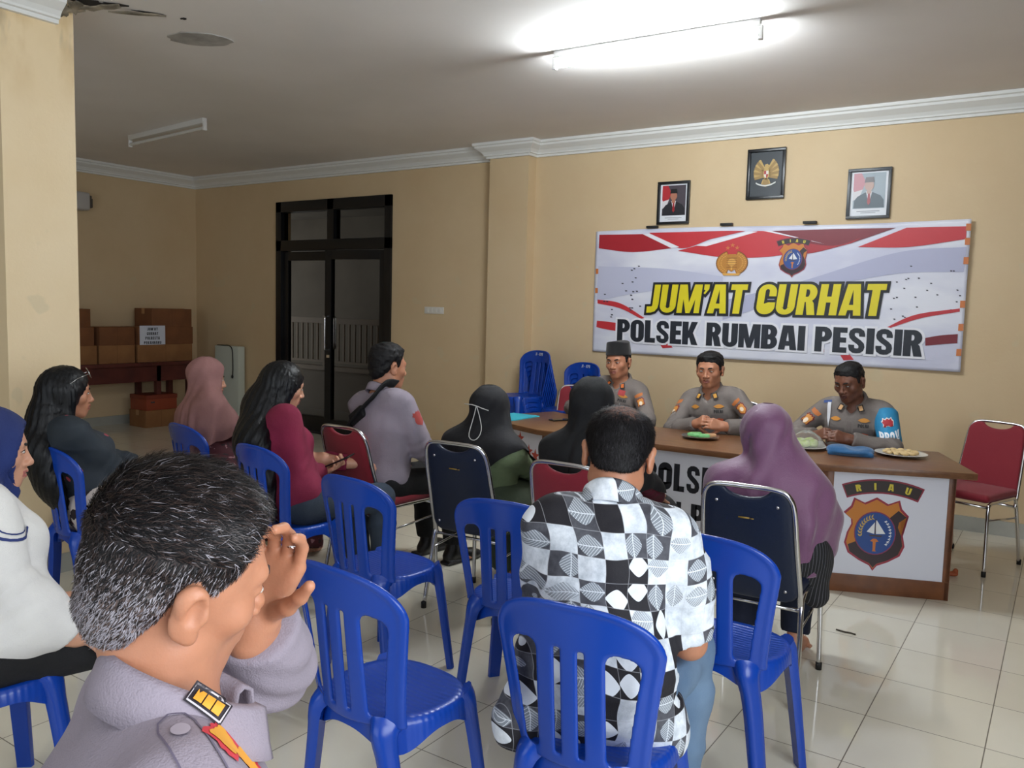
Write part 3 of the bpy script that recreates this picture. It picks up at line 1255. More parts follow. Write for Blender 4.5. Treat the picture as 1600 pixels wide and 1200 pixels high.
R1, R2, R3, RD = (196, 52, 60), (168, 40, 50), (206, 66, 72), (122, 34, 46)
LAV, LAV2 = (196, 198, 220), (182, 184, 210)
swoosh('grey_sweep', [(1130, 470), (1250, 440), (1400, 395), (1511, 386)], [(1130, 500), (1280, 452), (1400, 428), (1506, 425)], LAV2, 0.003)
swoosh('grey_sweep', [(935, 416), (1040, 420), (1130, 432)], [(932, 470), (1020, 455), (1130, 452)], LAV, 0.003)
swoosh('red_drape', [(937, 367), (1000, 366), (1080, 363)], [(936, 388), (990, 394), (1050, 388)], R2, 0.004)
swoosh('red_drape', [(1015, 364), (1130, 361), (1165, 361)], [(1040, 381), (1070, 388), (1110, 374)], R1, 0.0045)
swoosh('red_drape', [(1060, 392), (1120, 376), (1185, 361), (1240, 372)], [(1060, 392), (1130, 402), (1190, 402), (1240, 396)], R1, 0.005)
swoosh('dark_drape', [(1201, 361), (1300, 358), (1400, 356)], [(1240, 380), (1300, 385), (1330, 380)], RD, 0.0048)
swoosh('red_drape', [(1228, 374), (1300, 384), (1345, 372)], [(1228, 398), (1270, 395), (1330, 380)], R2, 0.0051)
swoosh('red_drape', [(1417, 356), (1460, 355), (1511, 354)], [(1340, 386), (1420, 386), (1510, 374)], R1, 0.005)
swoosh('white_strip', [(1005, 366), (1050, 388)], [(1016, 365), (1062, 386)], (236, 236, 242), 0.0056)
swoosh('white_strip', [(1088, 384), (1168, 362)], [(1104, 385), (1184, 362)], (236, 236, 242), 0.0056)
swoosh('white_strip', [(1194, 361), (1288, 381)], [(1206, 361), (1288, 381)], (236, 236, 242), 0.0056)
swoosh('red_ribbon', [(934, 468), (970, 474), (1008, 497)], [(934, 474), (970, 482), (1002, 498)], R1, 0.004)
swoosh('red_ribbon', [(933, 501), (960, 504), (998, 512)], [(932, 511), (945, 514), (962, 517)], R1, 0.004)
swoosh('red_ribbon', [(1380, 514), (1430, 492), (1500, 482)], [(1392, 512), (1440, 497), (1500, 487)], R1, 0.004)
swoosh('red_ribbon', [(1446, 528), (1470, 524), (1497, 522)], [(1446, 540), (1470, 538), (1496, 536)], RD, 0.004)
for x, y in ((1036, 539), (1318, 558)):
    bprint('red_fleck', [pix((x - 5, y - 3), (x + 10, y - 4), (x + 16, y + 4), (x, y + 5))], R1, 0.004)
for x, y in ((1090, 540), (1258, 548), (1286, 548)):
    bprint('red_fleck', [pix((x - 2, y - 2), (x + 2, y - 2), (x + 2, y + 2), (x - 2, y + 2))], R1, 0.004)
fl = []
for _ in range(46):
    x = r2.choice((r2.uniform(940, 1000), r2.uniform(1390, 1500)))
    y = r2.uniform(412, 500)
    fl.append(pix((x, y), (x + 3, y), (x + 4, y + 1.6), (x + 1, y + 2)))
bprint('dark_specks', fl, (60, 60, 74), 0.004)
er = []
for y in (350, 372, 402, 470, 506, 545):
    xr = 1519 - (y - 343) * 0.079
    er.append(pix((xr - 8, y), (xr, y), (xr - 0.8, y + 11), (xr - 8.8, y + 11)))
for y in (420, 450):
    xl = 933 - (y - 362) * 0.027
    er.append(pix((xl, y), (xl + 4, y), (xl + 4, y + 8), (xl, y + 8)))
for q in er:
    bprint('orange_tape', [q], (206, 120, 62), 0.006)


def banner_text(name, txt, bl, br, hpx, rgb, lift, pad=0.0, slant=0.0):
    """baseline bl -> br in picture pixels on the banner, cap height read at the left end"""
    p0, p1 = np.array(pix(bl)[0]), np.array(pix(br)[0])
    up = np.array(pix((bl[0], bl[1] - hpx))[0]) - p0
    H = np.linalg.norm(up)
    wid, polys = text_polys(txt, 0.06, pad, slant)
    sx = (p1 - p0) / wid
    out = [[tuple(p0 + sx * a + np.array((0, H)) * b) for a, b in p] for p in polys]
    bprint(name, out, rgb, lift)


banner_text('headline_outline', "JUM'AT CURHAT", (1011, 488), (1378, 494), 43, (30, 33, 38), 0.008, 0.085, 0.1)
banner_text('headline_lettering', "JUM'AT CURHAT", (1011, 488), (1378, 494), 43, (226, 210, 40), 0.0115, 0.0, 0.1)
banner_text('subline_outline', 'POLSEK RUMBAI PESISIR', (965, 532), (1440, 557), 33, (240, 240, 246), 0.008, 0.10)
banner_text('subline_lettering', 'POLSEK RUMBAI PESISIR', (965, 532), (1440, 557), 33, (36, 41, 50), 0.0115, 0.012)


# emblems (drawn in unit boxes, placed by centre and size)
def shield_polys():
    out = [(0, -1.0), (0.12, -0.86), (0.45, -0.74), (0.8, -0.56), (0.93, -0.3), (0.86, -0.02), (0.74, 0.2), (0.76, 0.34), (1.0, 0.5), (0.78, 0.68), (0.70, 0.9), (0.36, 0.78), (0.0, 0.94)]
    return out + [(-x, y) for x, y in out[::-1]]


def riau_emblem(put):
    """put(name, polys, rgb, lift)"""
    sh = shield_polys()
    put('shield_rim', [[(x * 1.06, y * 1.05) for x, y in sh]], (150, 36, 60), 0.0)
    put('shield_field', [[(x * 0.99, y * 0.985) for x, y in sh]], (200, 124, 44), 0.0006)
    dark = [(-0.86, -0.36), (-0.5, -0.22), (0.42, 0.42), (0.72, 0.66), (0.99, 0.49), (0.76, 0.34), (0.73, 0.2), (0.85, -0.02), (0.91, -0.3), (0.79, -0.55), (0.45, -0.73), (0.12, -0.84), (0, -0.96), (-0.12, -0.84), (-0.45, -0.73), (-0.79, -0.55)]
    put('shield_band', [dark], (44, 24, 32), 0.0010)
    put('disc_rim', [disc(0, 0, 0.68, 0.60)], (132, 44, 84), 0.0014)
    put('disc_field', [disc(0, 0, 0.645, 0.57)], (26, 70, 140), 0.0018)
    leaves, white = [], []
    for i in range(9):
        a = math.radians(205 - i * 11 - 10)
        cx, cy = 0.48 * math.cos(a), 0.44 * math.sin(a)
        for s in (-1, 1):
            b = a + math.pi / 2 + s * 0.7 + math.pi
            leaves.append([(cx, cy), (cx + 0.05 * math.cos(b + 0.5), cy + 0.05 * math.sin(b + 0.5)), (cx + 0.12 * math.cos(b), cy + 0.12 * math.sin(b)), (cx + 0.05 * math.cos(b - 0.5), cy + 0.05 * math.sin(b - 0.5))])
        a = math.radians(-40 + i * 11)
        cx, cy = 0.5 * math.cos(a), 0.45 * math.sin(a)
        white.append([(cx - 0.06, cy), (cx + 0.02, cy + 0.035), (cx + 0.055, cy), (cx + 0.01, cy + 0.005), (cx + 0.03, cy - 0.04)])
    put('wheat_ears', leaves, (206, 172, 76), 0.0022)
    put('cotton_sprig', white, (226, 228, 232), 0.0022)
    put('sail', [[(0.0, 0.34), (0.04, 0.36), (0.34, 0.0), (0.04, -0.02)], [(-0.02, 0.3), (-0.02, -0.02), (-0.27, 0.03)]], (232, 234, 236), 0.0024)
    put('boat', [[(-0.2, -0.05), (0.26, -0.05), (0.2, -0.09), (-0.14, -0.09)], [(-0.005, 0.4), (0.02, 0.4), (0.02, -0.04), (-0.005, -0.04)]], (70, 52, 40), 0.0026)
    put('keris', [[(-0.14, -0.22), (-0.05, -0.15), (0.05, -0.15), (0.14, -0.22), (0.05, -0.24), (0.04, -0.46), (0.07, -0.5), (-0.06, -0.5), (-0.04, -0.46), (-0.05, -0.24)]], (204, 120, 56), 0.0026)


def riau_arch(put):
    """curved name plate above the shield: unit box x -1..1"""
    def arc(r, a):
        return (r * math.sin(a), r * math.cos(a) - 2.65)
    A = 0.385
    n = 14
    ring = lambda r0, r1, A: [arc(r1, -A + 2 * A * i / n) for i in range(n + 1)] + [arc(r0, A - 2 * A * i / n) for i in range(n + 1)]
    put('arch_rim', [ring(2.62, 3.06, A)], (140, 36, 60), 0.0)
    put('arch_field', [ring(2.67, 3.01, A * 0.965)], (46, 34, 34), 0.0008)
    out = []
    for ch, a in zip('RIAU', (-0.24, -0.075, 0.08, 0.25)):
        w, ps = glyph(ch)
        for p in ps:
            out.append([arc(2.73 + 0.21 * y, a + (x - w / 2) * 0.26 / 2.85) for x, y in p])
    put('arch_lettering', out, (214, 196, 60), 0.0016)


def bput(cx, cy, sx, sy, base=0.006):
    def f(name, polys, rgb, lift):
        bprint(name, [[(cx + x * sx, cy + y * sy) for x, y in p] for p in polys], rgb, base + lift * 1.6)
    return f


c = pix((1238.5, 405))[0]
riau_emblem(bput(c[0], c[1], 0.108, 0.137))
c = pix((1240, 377))[0]
riau_arch(bput(c[0], c[1] - 0.016, 0.118, 0.11))


def police_wreath(put):
    def arcband(r0, r1, a0, a1, n=14):
        return [(r1 * math.cos(math.radians(a0 + (a1 - a0) * i / n)), r1 * 0.86 * math.sin(math.radians(a0 + (a1 - a0) * i / n))) for i in range(n + 1)] + \
               [(r0 * math.cos(math.radians(a1 - (a1 - a0) * i / n)), r0 * 0.86 * math.sin(math.radians(a1 - (a1 - a0) * i / n))) for i in range(n + 1)]
    g1, g2, g3 = (188, 128, 52), (222, 168, 84), (120, 72, 30)
    put('wreath_backing', [arcband(0.5, 1.04, 110, 250), arcband(0.5, 1.04, -70, 70)], g3, 0)  # dark printed ground under the wreath
    put('wreath', [arcband(0.62, 0.98, 112, 248), arcband(0.62, 0.98, -68, 68)], g1, 0.0005)
    lv = []
    for s in (-1, 1):
        for i in range(12):
            a = math.radians(-60 + i * 11)
            for rr in (0.7, 0.86):
                cx, cy = s * rr * math.cos(a), rr * 0.86 * math.sin(a)
                lv.append([(cx - 0.05, cy), (cx, cy - 0.03), (cx + 0.06, cy + 0.02), (cx, cy + 0.04)])
    put('wreath_leaves', lv, g2, 0.001)
    put('crest_shield', [[(-0.4, 0.5), (-0.2, 0.62), (0.2, 0.62), (0.4, 0.5), (0.44, 0.0), (0.3, -0.4), (0, -0.62), (-0.3, -0.4), (-0.44, 0.0)]], g1, 0.0014)
    put('crest_torch', [disc(0, 0.05, 0.26, 0.26), [(-0.06, -0.1), (0.06, -0.1), (0.04, -0.5), (-0.04, -0.5)]], g2, 0.0018)
    put('crest_lines', [[(-0.34 + 0.0, 0.36 - 0.16 * i), (0.34, 0.36 - 0.16 * i), (0.34, 0.33 - 0.16 * i), (-0.34, 0.33 - 0.16 * i)] for i in range(5)], g3, 0.0022)
    put('crest_scroll', [[(-0.6, -0.72), (0.6, -0.72), (0.5, -0.88), (-0.5, -0.88)]], g2, 0.0018)
    st = []
    for cx, cy in ((0, 1.24), (-0.3, 1.06), (0.3, 1.06)):
        st.append([(cx + (0.17 if i % 2 == 0 else 0.07) * math.sin(i * math.pi / 5), cy + (0.17 if i % 2 == 0 else 0.07) * math.cos(i * math.pi / 5)) for i in range(10)])
    put('crest_stars', st, (206, 120, 66), 0.0018)


c = pix((1144, 411))[0]
police_wreath(bput(c[0], c[1], 0.128, 0.115))
for x, y in ((1020, 354), (1136, 350), (1266, 347)):
    c = pix((x, y + 2))[0]
    g = MB().box((c[0] - 0.05, WALL_Y - 0.05, c[1] - 0.004), (c[0] + 0.05, WALL_Y - 0.012, c[1] + 0.016)).build('banner_clip', M_BLACK, bevel=0.003)
    tag(g, 'small black clip on the top edge of the banner', 'clip', 'black clips along the banner top')
for g, w_ in zip([q for q in COL.objects if q.name.startswith('banner_clip')], ('below the left portrait', 'between portrait and bird emblem', 'right of the bird emblem')):
    g['label'] = 'small black clip on the banner top edge ' + w_
# ================================================================== the three-part desk
M_WOOD = None
k = N('desk_wood_laminate')
co = k.coord()
wv = k.noise(3.0, 6, k.scaled(co, (1.5, 14, 14)), 0.65)
k.l(k.mix(k.ramp(wv, 0.35, 0.68), lin((124, 84, 54)), lin((96, 62, 38))), k.b.inputs['Base Color'])
k.b.inputs['Roughness'].default_value = 0.33
M_WOOD = k.m
M_WOODEDGE = mat('desk_edge_wood', (126, 76, 42), 0.4, vary=((102, 60, 34), 9))
M_LAMWHITE = mat('white_laminate', (222, 224, 236), 0.3)
DC, DH, DT = -1.95, 0.712, 0.036
HX, FY = 0.92, 4.60          # half length of the middle part, its front edge
OUT = (1.606, 4.868)         # outer front corner of a wing (relative x)
OB = (1.342, 5.528)          # outer back corner
IB = (0.78, 5.30)
desk = empty('meeting_desk', (DC, 5.0, 0), 0, 'long brown wooden desk with white front panels and angled wings, below the banner', 'desk')


def dk(x, y, z):
    return (x, y - 5.0, z)


top = [(-OUT[0], OUT[1]), (-HX, FY), (HX, FY), OUT, OB, (IB[0], IB[1]), (-IB[0], IB[1]), (-OB[0], OB[1])]
b = MB().prism(top, lambda a, c, d: dk(a, c, d), DH - DT, DH)
b.build('tabletop', M_WOOD, desk, bevel=0.006)


def inset(p, q, d):
    """line p->q pushed to its left (inwards) by d"""
    p, q = np.array(p), np.array(q)
    t = (q - p) / np.linalg.norm(q - p)
    n = np.array((-t[1], t[0]))
    return p + n * d, q + n * d, t, n


OVH = 0.085
segs = [((-OUT[0], OUT[1]), (-HX, FY)), ((-HX, FY), (HX, FY)), ((HX, FY), OUT)]
lines = [inset(p, q, OVH) for p, q in segs]


def meet(l1, l2):
    p, t = l1[0], l1[2]
    q, u = l2[0], l2[2]
    A = np.array([[t[0], -u[0]], [t[1], -u[1]]])
    s = np.linalg.solve(A, q - p)
    return p + t * s[0]


c1, c2 = meet(lines[0], lines[1]), meet(lines[1], lines[2])
e0 = lines[0][0] + lines[0][2] * 0.075
e3 = lines[2][1] - lines[2][2] * 0.075
PL = [(e0, c1), (c1, c2), (c2, e3)]
PANELS = []
for (p, q), l in zip(PL, lines):
    t, n = l[2], l[3]

    def loc(a, d, z, p=p, t=t, n=n):
        w = p + t * a + n * d
        return dk(w[0], w[1], z)
    L = np.linalg.norm(q - p)
    PANELS.append((loc, L))
    b = MB()
    b.add([loc(0.03, 0.004, 0.10), loc(L - 0.03, 0.004, 0.10), loc(L - 0.03, 0.022, 0.10), loc(0.03, 0.022, 0.10),
           loc(0.03, 0.004, DH - DT), loc(L - 0.03, 0.004, DH - DT), loc(L - 0.03, 0.022, DH - DT), loc(0.03, 0.022, DH - DT)],
          [(0, 1, 2, 3), (4, 5, 6, 7), (0, 1, 5, 4), (1, 2, 6, 5), (2, 3, 7, 6), (3, 0, 4, 7)])
    b.build('front_panel', M_LAMWHITE, desk)
    b = MB()
    for a0, a1, z0, z1 in ((0, L, 0, 0.10), (0, 0.035, 0.10, DH - DT), (L - 0.035, L, 0.10, DH - DT)):
        v = [loc(a, d, z) for z in (z0, z1) for a, d in ((a0, 0), (a1, 0), (a1, 0.025), (a0, 0.025))]
        b.add(v, [(0, 1, 2, 3), (4, 5, 6, 7), (0, 1, 5, 4), (1, 2, 6, 5), (2, 3, 7, 6), (3, 0, 4, 7)])
    b.build('plinth_frame', M_WOODEDGE, desk, bevel=0.003)
for sgn, p in ((-1, e0), (1, e3)):
    l = lines[0] if sgn < 0 else lines[2]
    n = l[3]
    t = l[2] * sgn
    b = MB()
    v = []
    for z in (0, DH - DT):
        for a, d in ((0, 0), (-0.022, 0), (-0.022, 0.5), (0, 0.5)):
            w = p + t * a + n * d
            v.append(dk(w[0], w[1], z))
    b.add(v, [(0, 1, 2, 3), (4, 5, 6, 7), (0, 1, 5, 4), (1, 2, 6, 5), (2, 3, 7, 6), (3, 0, 4, 7)])
    b.build('side_panel', M_WOODEDGE, desk)
for x in (-HX + 0.06, HX - 0.06):
    b = MB().box(dk(x - 0.011, FY + OVH + 0.03, 0), dk(x + 0.011, FY + 0.62, DH - DT))
    b.build('inner_support', M_WOODEDGE, desk)


def dput(panel, ca, cz, sx, sz, base=0.0006):
    loc, L = PANELS[panel]

    def f(name, polys, rgb, lift):
        me = tri_mesh([[(ca + x * sx, cz + y * sz) for x, y in p] for p in polys], lambda a, z: loc(a, 0.004 - base - lift, z), 'desk_' + name)
        link_mesh('desk_' + name, me, mat('print_%d_%d_%d' % rgb, rgb, 0.35), desk, False)
    return f


LR = PANELS[2][1]
riau_emblem(dput(2, LR - 0.386, 0.338, 0.156, 0.2))
riau_arch(dput(2, LR - 0.36, 0.562, 0.182, 0.18))
LM = PANELS[1][1]


def desk_text(name, txt, a0, z0, H, wscale, rgb=(34, 34, 42)):
    wid, polys = text_polys(txt, 0.09, 0.008)
    dput(1, a0, z0, H * wscale, H, 0.0008)(name, polys, rgb, 0)


desk_text('lettering_upper', 'POLSEK', LM / 2 - 0.185, 0.425, 0.165, 0.92)
desk_text('lettering_lower', 'N PESISIR', LM / 2 - 0.02, 0.195, 0.165, 0.92)
police_wreath(dput(0, PANELS[0][1] - 0.34, 0.33, 0.16, 0.17))
st = []
for cx, cy in ((-0.165, 0.0), (-0.06, 0.075), (0.045, 0.0), (0.12, -0.02)):
    st.append([(cx + (0.05 if i % 2 == 0 else 0.02) * math.sin(i * math.pi / 5), cy + (0.05 if i % 2 == 0 else 0.02) * math.cos(i * math.pi / 5)) for i in range(10)])
dput(0, PANELS[0][1] - 0.23, 0.53, 1, 1)('stars', st, (184, 66, 52), 0.0)

# ================================================================== blue plastic chairs
k = N('blue_plastic')
k.b.inputs['Base Color'].default_value = (*lin((12, 62, 160)), 1)
k.b.inputs['Roughness'].default_value = 0.27
k.b.inputs['Specular IOR Level'].default_value = 0.5
M_BLUE = k.m
k = N('blue_plastic_ridged')
k.b.inputs['Base Color'].default_value = (*lin((12, 62, 160)), 1)
k.b.inputs['Roughness'].default_value = 0.3
wn = k.n('ShaderNodeTexWave', wave_type='BANDS', bands_direction='Y')
wn.inputs['Scale'].default_value = 17
k.l(k.coord(), wn.inputs['Vector'])
k.bump(wn.outputs[0], 0.22, 0.003)
M_BLUERIB = k.m
k = N('dark_blue_plastic')
k.b.inputs['Base Color'].default_value = (*lin((12, 46, 128)), 1)
k.b.inputs['Roughness'].default_value = 0.25
M_BLUE2 = k.m

BACK_W, BACK_H = 0.215, 0.40


def _hw(v):
    t = np.clip(v / 0.30, 0, 1)
    return 0.176 + 0.042 * t ** 1.2


def back_shape(P):
    u, v, w = np.abs(P[..., 0]), P[..., 1], P[..., 2]

    def arch(off):
        hw = _hw(v) - off
        tv = np.maximum(v - 0.27, 0) / (0.13 - off * 0.9)
        return ((np.maximum(u, 1e-4) / hw) ** 2.6 + tv ** 2.6) ** (1 / 2.6) - 1
    f_out = arch(0.0) * 0.17
    hole = smax(arch(0.047) * 0.15, 0.088 - u, 0.03)
    hole = smax(hole, v - 0.282 - 0.03 * (1 - u / 0.17), 0.035)
    hole = smax(hole, 0.012 - v, 0.02)
    slit = np.maximum(np.abs(u - 0.030) - 0.0075, np.maximum(v - 0.288, 0.02 - v))
    d2 = smax(f_out, -hole, 0.008)
    d2 = np.maximum(d2, -slit)
    d2 = np.maximum(d2, -v - 0.012)
    rim = np.exp(-((f_out + 0.008) / 0.008) ** 2)
    half = 0.0055 + 0.004 * rim
    return smax(d2, np.abs(w) - half, 0.006)


def bend_back(V):
    u, v, w = V[:, 0], V[:, 1], V[:, 2]
    t = np.clip(v / 0.40, 0, 1)
    base = -0.148 - 0.066 * (1 - (u / 0.18) ** 2)
    top = -0.212 - 0.045 * (1 - np.clip(u / 0.215, -1, 1) ** 2)
    y = base + (top - base) * t ** 0.9 - w
    return np.stack([u, y, 0.437 + v], -1)


s = SDF().fn((-0.23, -0.02, -0.012), (0.23, 0.41, 0.012), back_shape, 0)
ME_BACK = s.mesh('chair_backrest', 0.0045)
smooth_mesh(ME_BACK, 1)
set_verts(ME_BACK, bend_back(verts(ME_BACK).astype(float)))
ME_BACK.materials.append(M_BLUE)


def seat_mesh():
    """round ridged seat with a turned-down rim that drops towards the legs"""
    n, prof = 72, [(0.0, 0.432), (0.06, 0.432), (0.12, 0.434), (0.165, 0.438), (0.186, 0.441), (0.196, 0.436), (0.201, 0.424)]
    vs, fs = [], []

    def sup(a):
        c, s_ = math.cos(a), math.sin(a)
        e = 2.5
        return (abs(c) ** e + abs(s_) ** e) ** (-1 / e)
    rings = []
    for r, z in prof:
        rings.append([(r * sup(2 * math.pi * i / n) * math.cos(2 * math.pi * i / n) * 0.96, r * sup(2 * math.pi * i / n) * math.sin(2 * math.pi * i / n) * 0.86 - 0.025, z) for i in range(n)])

    def low(a):
        k = abs(math.sin(2 * a)) ** 3
        return 0.398 - 0.05 * k
    rings.append([(x * 1.02, y * 1.02, low(2 * math.pi * i / n)) for i, (x, y, z) in enumerate(rings[-1])])
    rings.append([(x * 0.955, y * 0.955, low(2 * math.pi * i / n) + 0.001) for i, (x, y, z) in enumerate(rings[6])])
    rings.append([(x * 0.94, y * 0.94, 0.42) for i, (x, y, z) in enumerate(rings[6])])
    for R in rings:
        vs += R
    for j in range(len(rings) - 1):
        for i in range(n):
            w = (i + 1) % n
            fs.append((j * n + i, j * n + w, (j + 1) * n + w, (j + 1) * n + i))
    fs.append(tuple(range((len(rings) - 1) * n, len(rings) * n)))
    me = MB().add(vs, fs).mesh('chair_seat')
    sharp_me = me
    return sharp_me


ME_SEAT = seat_mesh()
ME_SEAT.materials.append(M_BLUERIB)
ME_SEAT.polygons.foreach_set('use_smooth', [True] * len(ME_SEAT.polygons))
sharp(ME_SEAT, 50)


def leg_mesh(tx, ty, bx, by):
    pts = bez([(tx * 0.93, ty * 0.93, 0.428), (tx * 1.02, ty * 1.03, 0.40), (tx + (bx - tx) * 0.35, ty + (by - ty) * 0.35, 0.30), (tx + (bx - tx) * 0.7, ty + (by - ty) * 0.7, 0.14), (bx, by, 0.0)], 4)
    n = len(pts)
    sx, sy = (1 if tx > 0 else -1), (1 if ty > 0 else -1)
    sc = [1.35 - 0.35 * min(1, i / (n * 0.35)) - 0.30 * i / n for i in range(n)]
    # rounded corner section, open side turned in under the seat
    sec = [(0.030, -0.016), (0.034, 0.004), (0.028, 0.020), (0.012, 0.026), (-0.012, 0.026), (-0.028, 0.020), (-0.034, 0.004), (-0.030, -0.016)]
    up = np.array((sx * 0.75, sy * 0.66, 0.2))
    me = MB().sweep(pts, sec, up=up, scales=sc).mesh('chair_leg')
    me.materials.append(M_BLUE)
    me.polygons.foreach_set('use_smooth', [True] * len(me.polygons))
    sharp(me, 55)
    return me


ME_LEGS = [leg_mesh(sx * (0.152 if sy > 0 else 0.128), 0.098 if sy > 0 else -0.180, sx * (0.205 if sy > 0 else 0.190), 0.140 if sy > 0 else -0.185) for sy in (1, -1) for sx in (1, -1)]


def plastic_chair(x, y, yaw_deg, label, group='blue plastic chairs in the audience', z=0.0):
    e = empty('plastic_chair', (x, y, z), math.radians(yaw_deg), label, 'chair', group)
    for nm, me in [('seat', ME_SEAT), ('backrest', ME_BACK)] + [('leg', q) for q in ME_LEGS]:
        o = bpy.data.objects.new(nm, me)
        COL.objects.link(o)
        o.parent = e
    return e


for me in (ME_BACK,):
    me.polygons.foreach_set('use_smooth', [True] * len(me.polygons))

plastic_chair(-1.495, 1.719, -5.1, 'empty blue plastic chair left of the patterned shirt man, its round ridged seat showing')
plastic_chair(-2.274, 2.543, -4.7, 'empty blue plastic chair directly behind the red chair of the policeman with the sling')
plastic_chair(-0.926, 1.857, 5.2, 'blue plastic chair on which the patterned shirt man sits')
plastic_chair(-0.861, 2.634, -3.2, 'empty blue plastic chair right of the patterned shirt man, behind the purple hijab woman')
plastic_chair(-1.641, 2.599, 8.0, 'empty blue plastic chair behind the woman in the green dress')
plastic_chair(-3.72, 2.155, -8, 'blue plastic chair of the long haired woman in dark dress beside the pillar')
plastic_chair(-3.112, 2.774, -7.1, 'blue plastic chair of the woman in the magenta top')
plastic_chair(-3.92, 2.95, -10, 'blue plastic chair of the woman in the dusty pink hijab')
plastic_chair(-2.50, 1.10, -8, 'blue plastic chair of the woman in navy hijab and white shirt')
plastic_chair(-0.83, 0.45, -26, 'blue plastic chair under the nearest policeman raising his hand')

STK = ((-4.02, 6.22, 160, 8, 'left'), (-3.56, 6.24, 164, 6, 'right'))
for sx, sy, yw, n, side in STK:
    for i in range(n):
        h = 'lowest' if i == 0 else 'topmost' if i == n - 1 else ['', 'second', 'third', 'fourth', 'fifth', 'sixth', 'seventh'][i]
        fx, fy = -math.sin(math.radians(yw)), math.cos(math.radians(yw))
        e = plastic_chair(sx + fx * 0.012 * i, sy + fy * 0.012 * i, yw, '%s chair%s in the %s chair stack at the back wall' % (h, '' if i in (0, n - 1) else ' from below', 'taller left' if side == 'left' else 'shorter right'),
                          '%s stack of blue chairs' % ('taller' if side == 'left' else 'shorter'), 0.042 * i)
    # pale mark painted on the top chair's back
    wid, polys = text_polys('JI - KPR', 0.12)
    top = e
    front = [(-(x - wid / 2) * 0.024, y * 0.024) for p in polys for x, y in p]

    def onback(a, bb):
        V = bend_back(np.array([[-(a - wid / 2) * 0.026, 0.352 + bb * 0.026, -0.0115]]))[0]
        return V
    me = tri_mesh(polys, onback, 'chair_mark')
    link_mesh('painted_mark', me, mat('pale_paint_mark', (196, 204, 220), 0.5), e, False)

# ================================================================== chrome framed stacking chairs
k = N('red_chair_fabric')
k.b.inputs['Base Color'].default_value = (*lin((132, 20, 38)), 1)
k.b.inputs['Roughness'].default_value = 0.75
k.b.inputs['Sheen Weight'].default_value = 0.15
k.bump(k.noise(300, 2, k.coord()), 0.15)
M_REDSEAT = k.m
M_NAVY = mat('navy_vinyl', (13, 26, 50), 0.42, bump=(180, 0.1))
M_NAVYSEAT = mat('navy_seat_vinyl', (14, 28, 54), 0.5)


def rrect(w, h, r, n=6, y0=0):
    pts = []
    for qx, qy, a0 in ((1, 1, 0), (-1, 1, 90), (-1, -1, 180), (1, -1, 270)):
        for i in range(n):
            a = math.radians(a0 + 90 * i / (n - 1))
            pts.append((qx * (w / 2 - r) + r * math.cos(a), y0 + qy * (h / 2 - r) + r * math.sin(a)))
    return pts


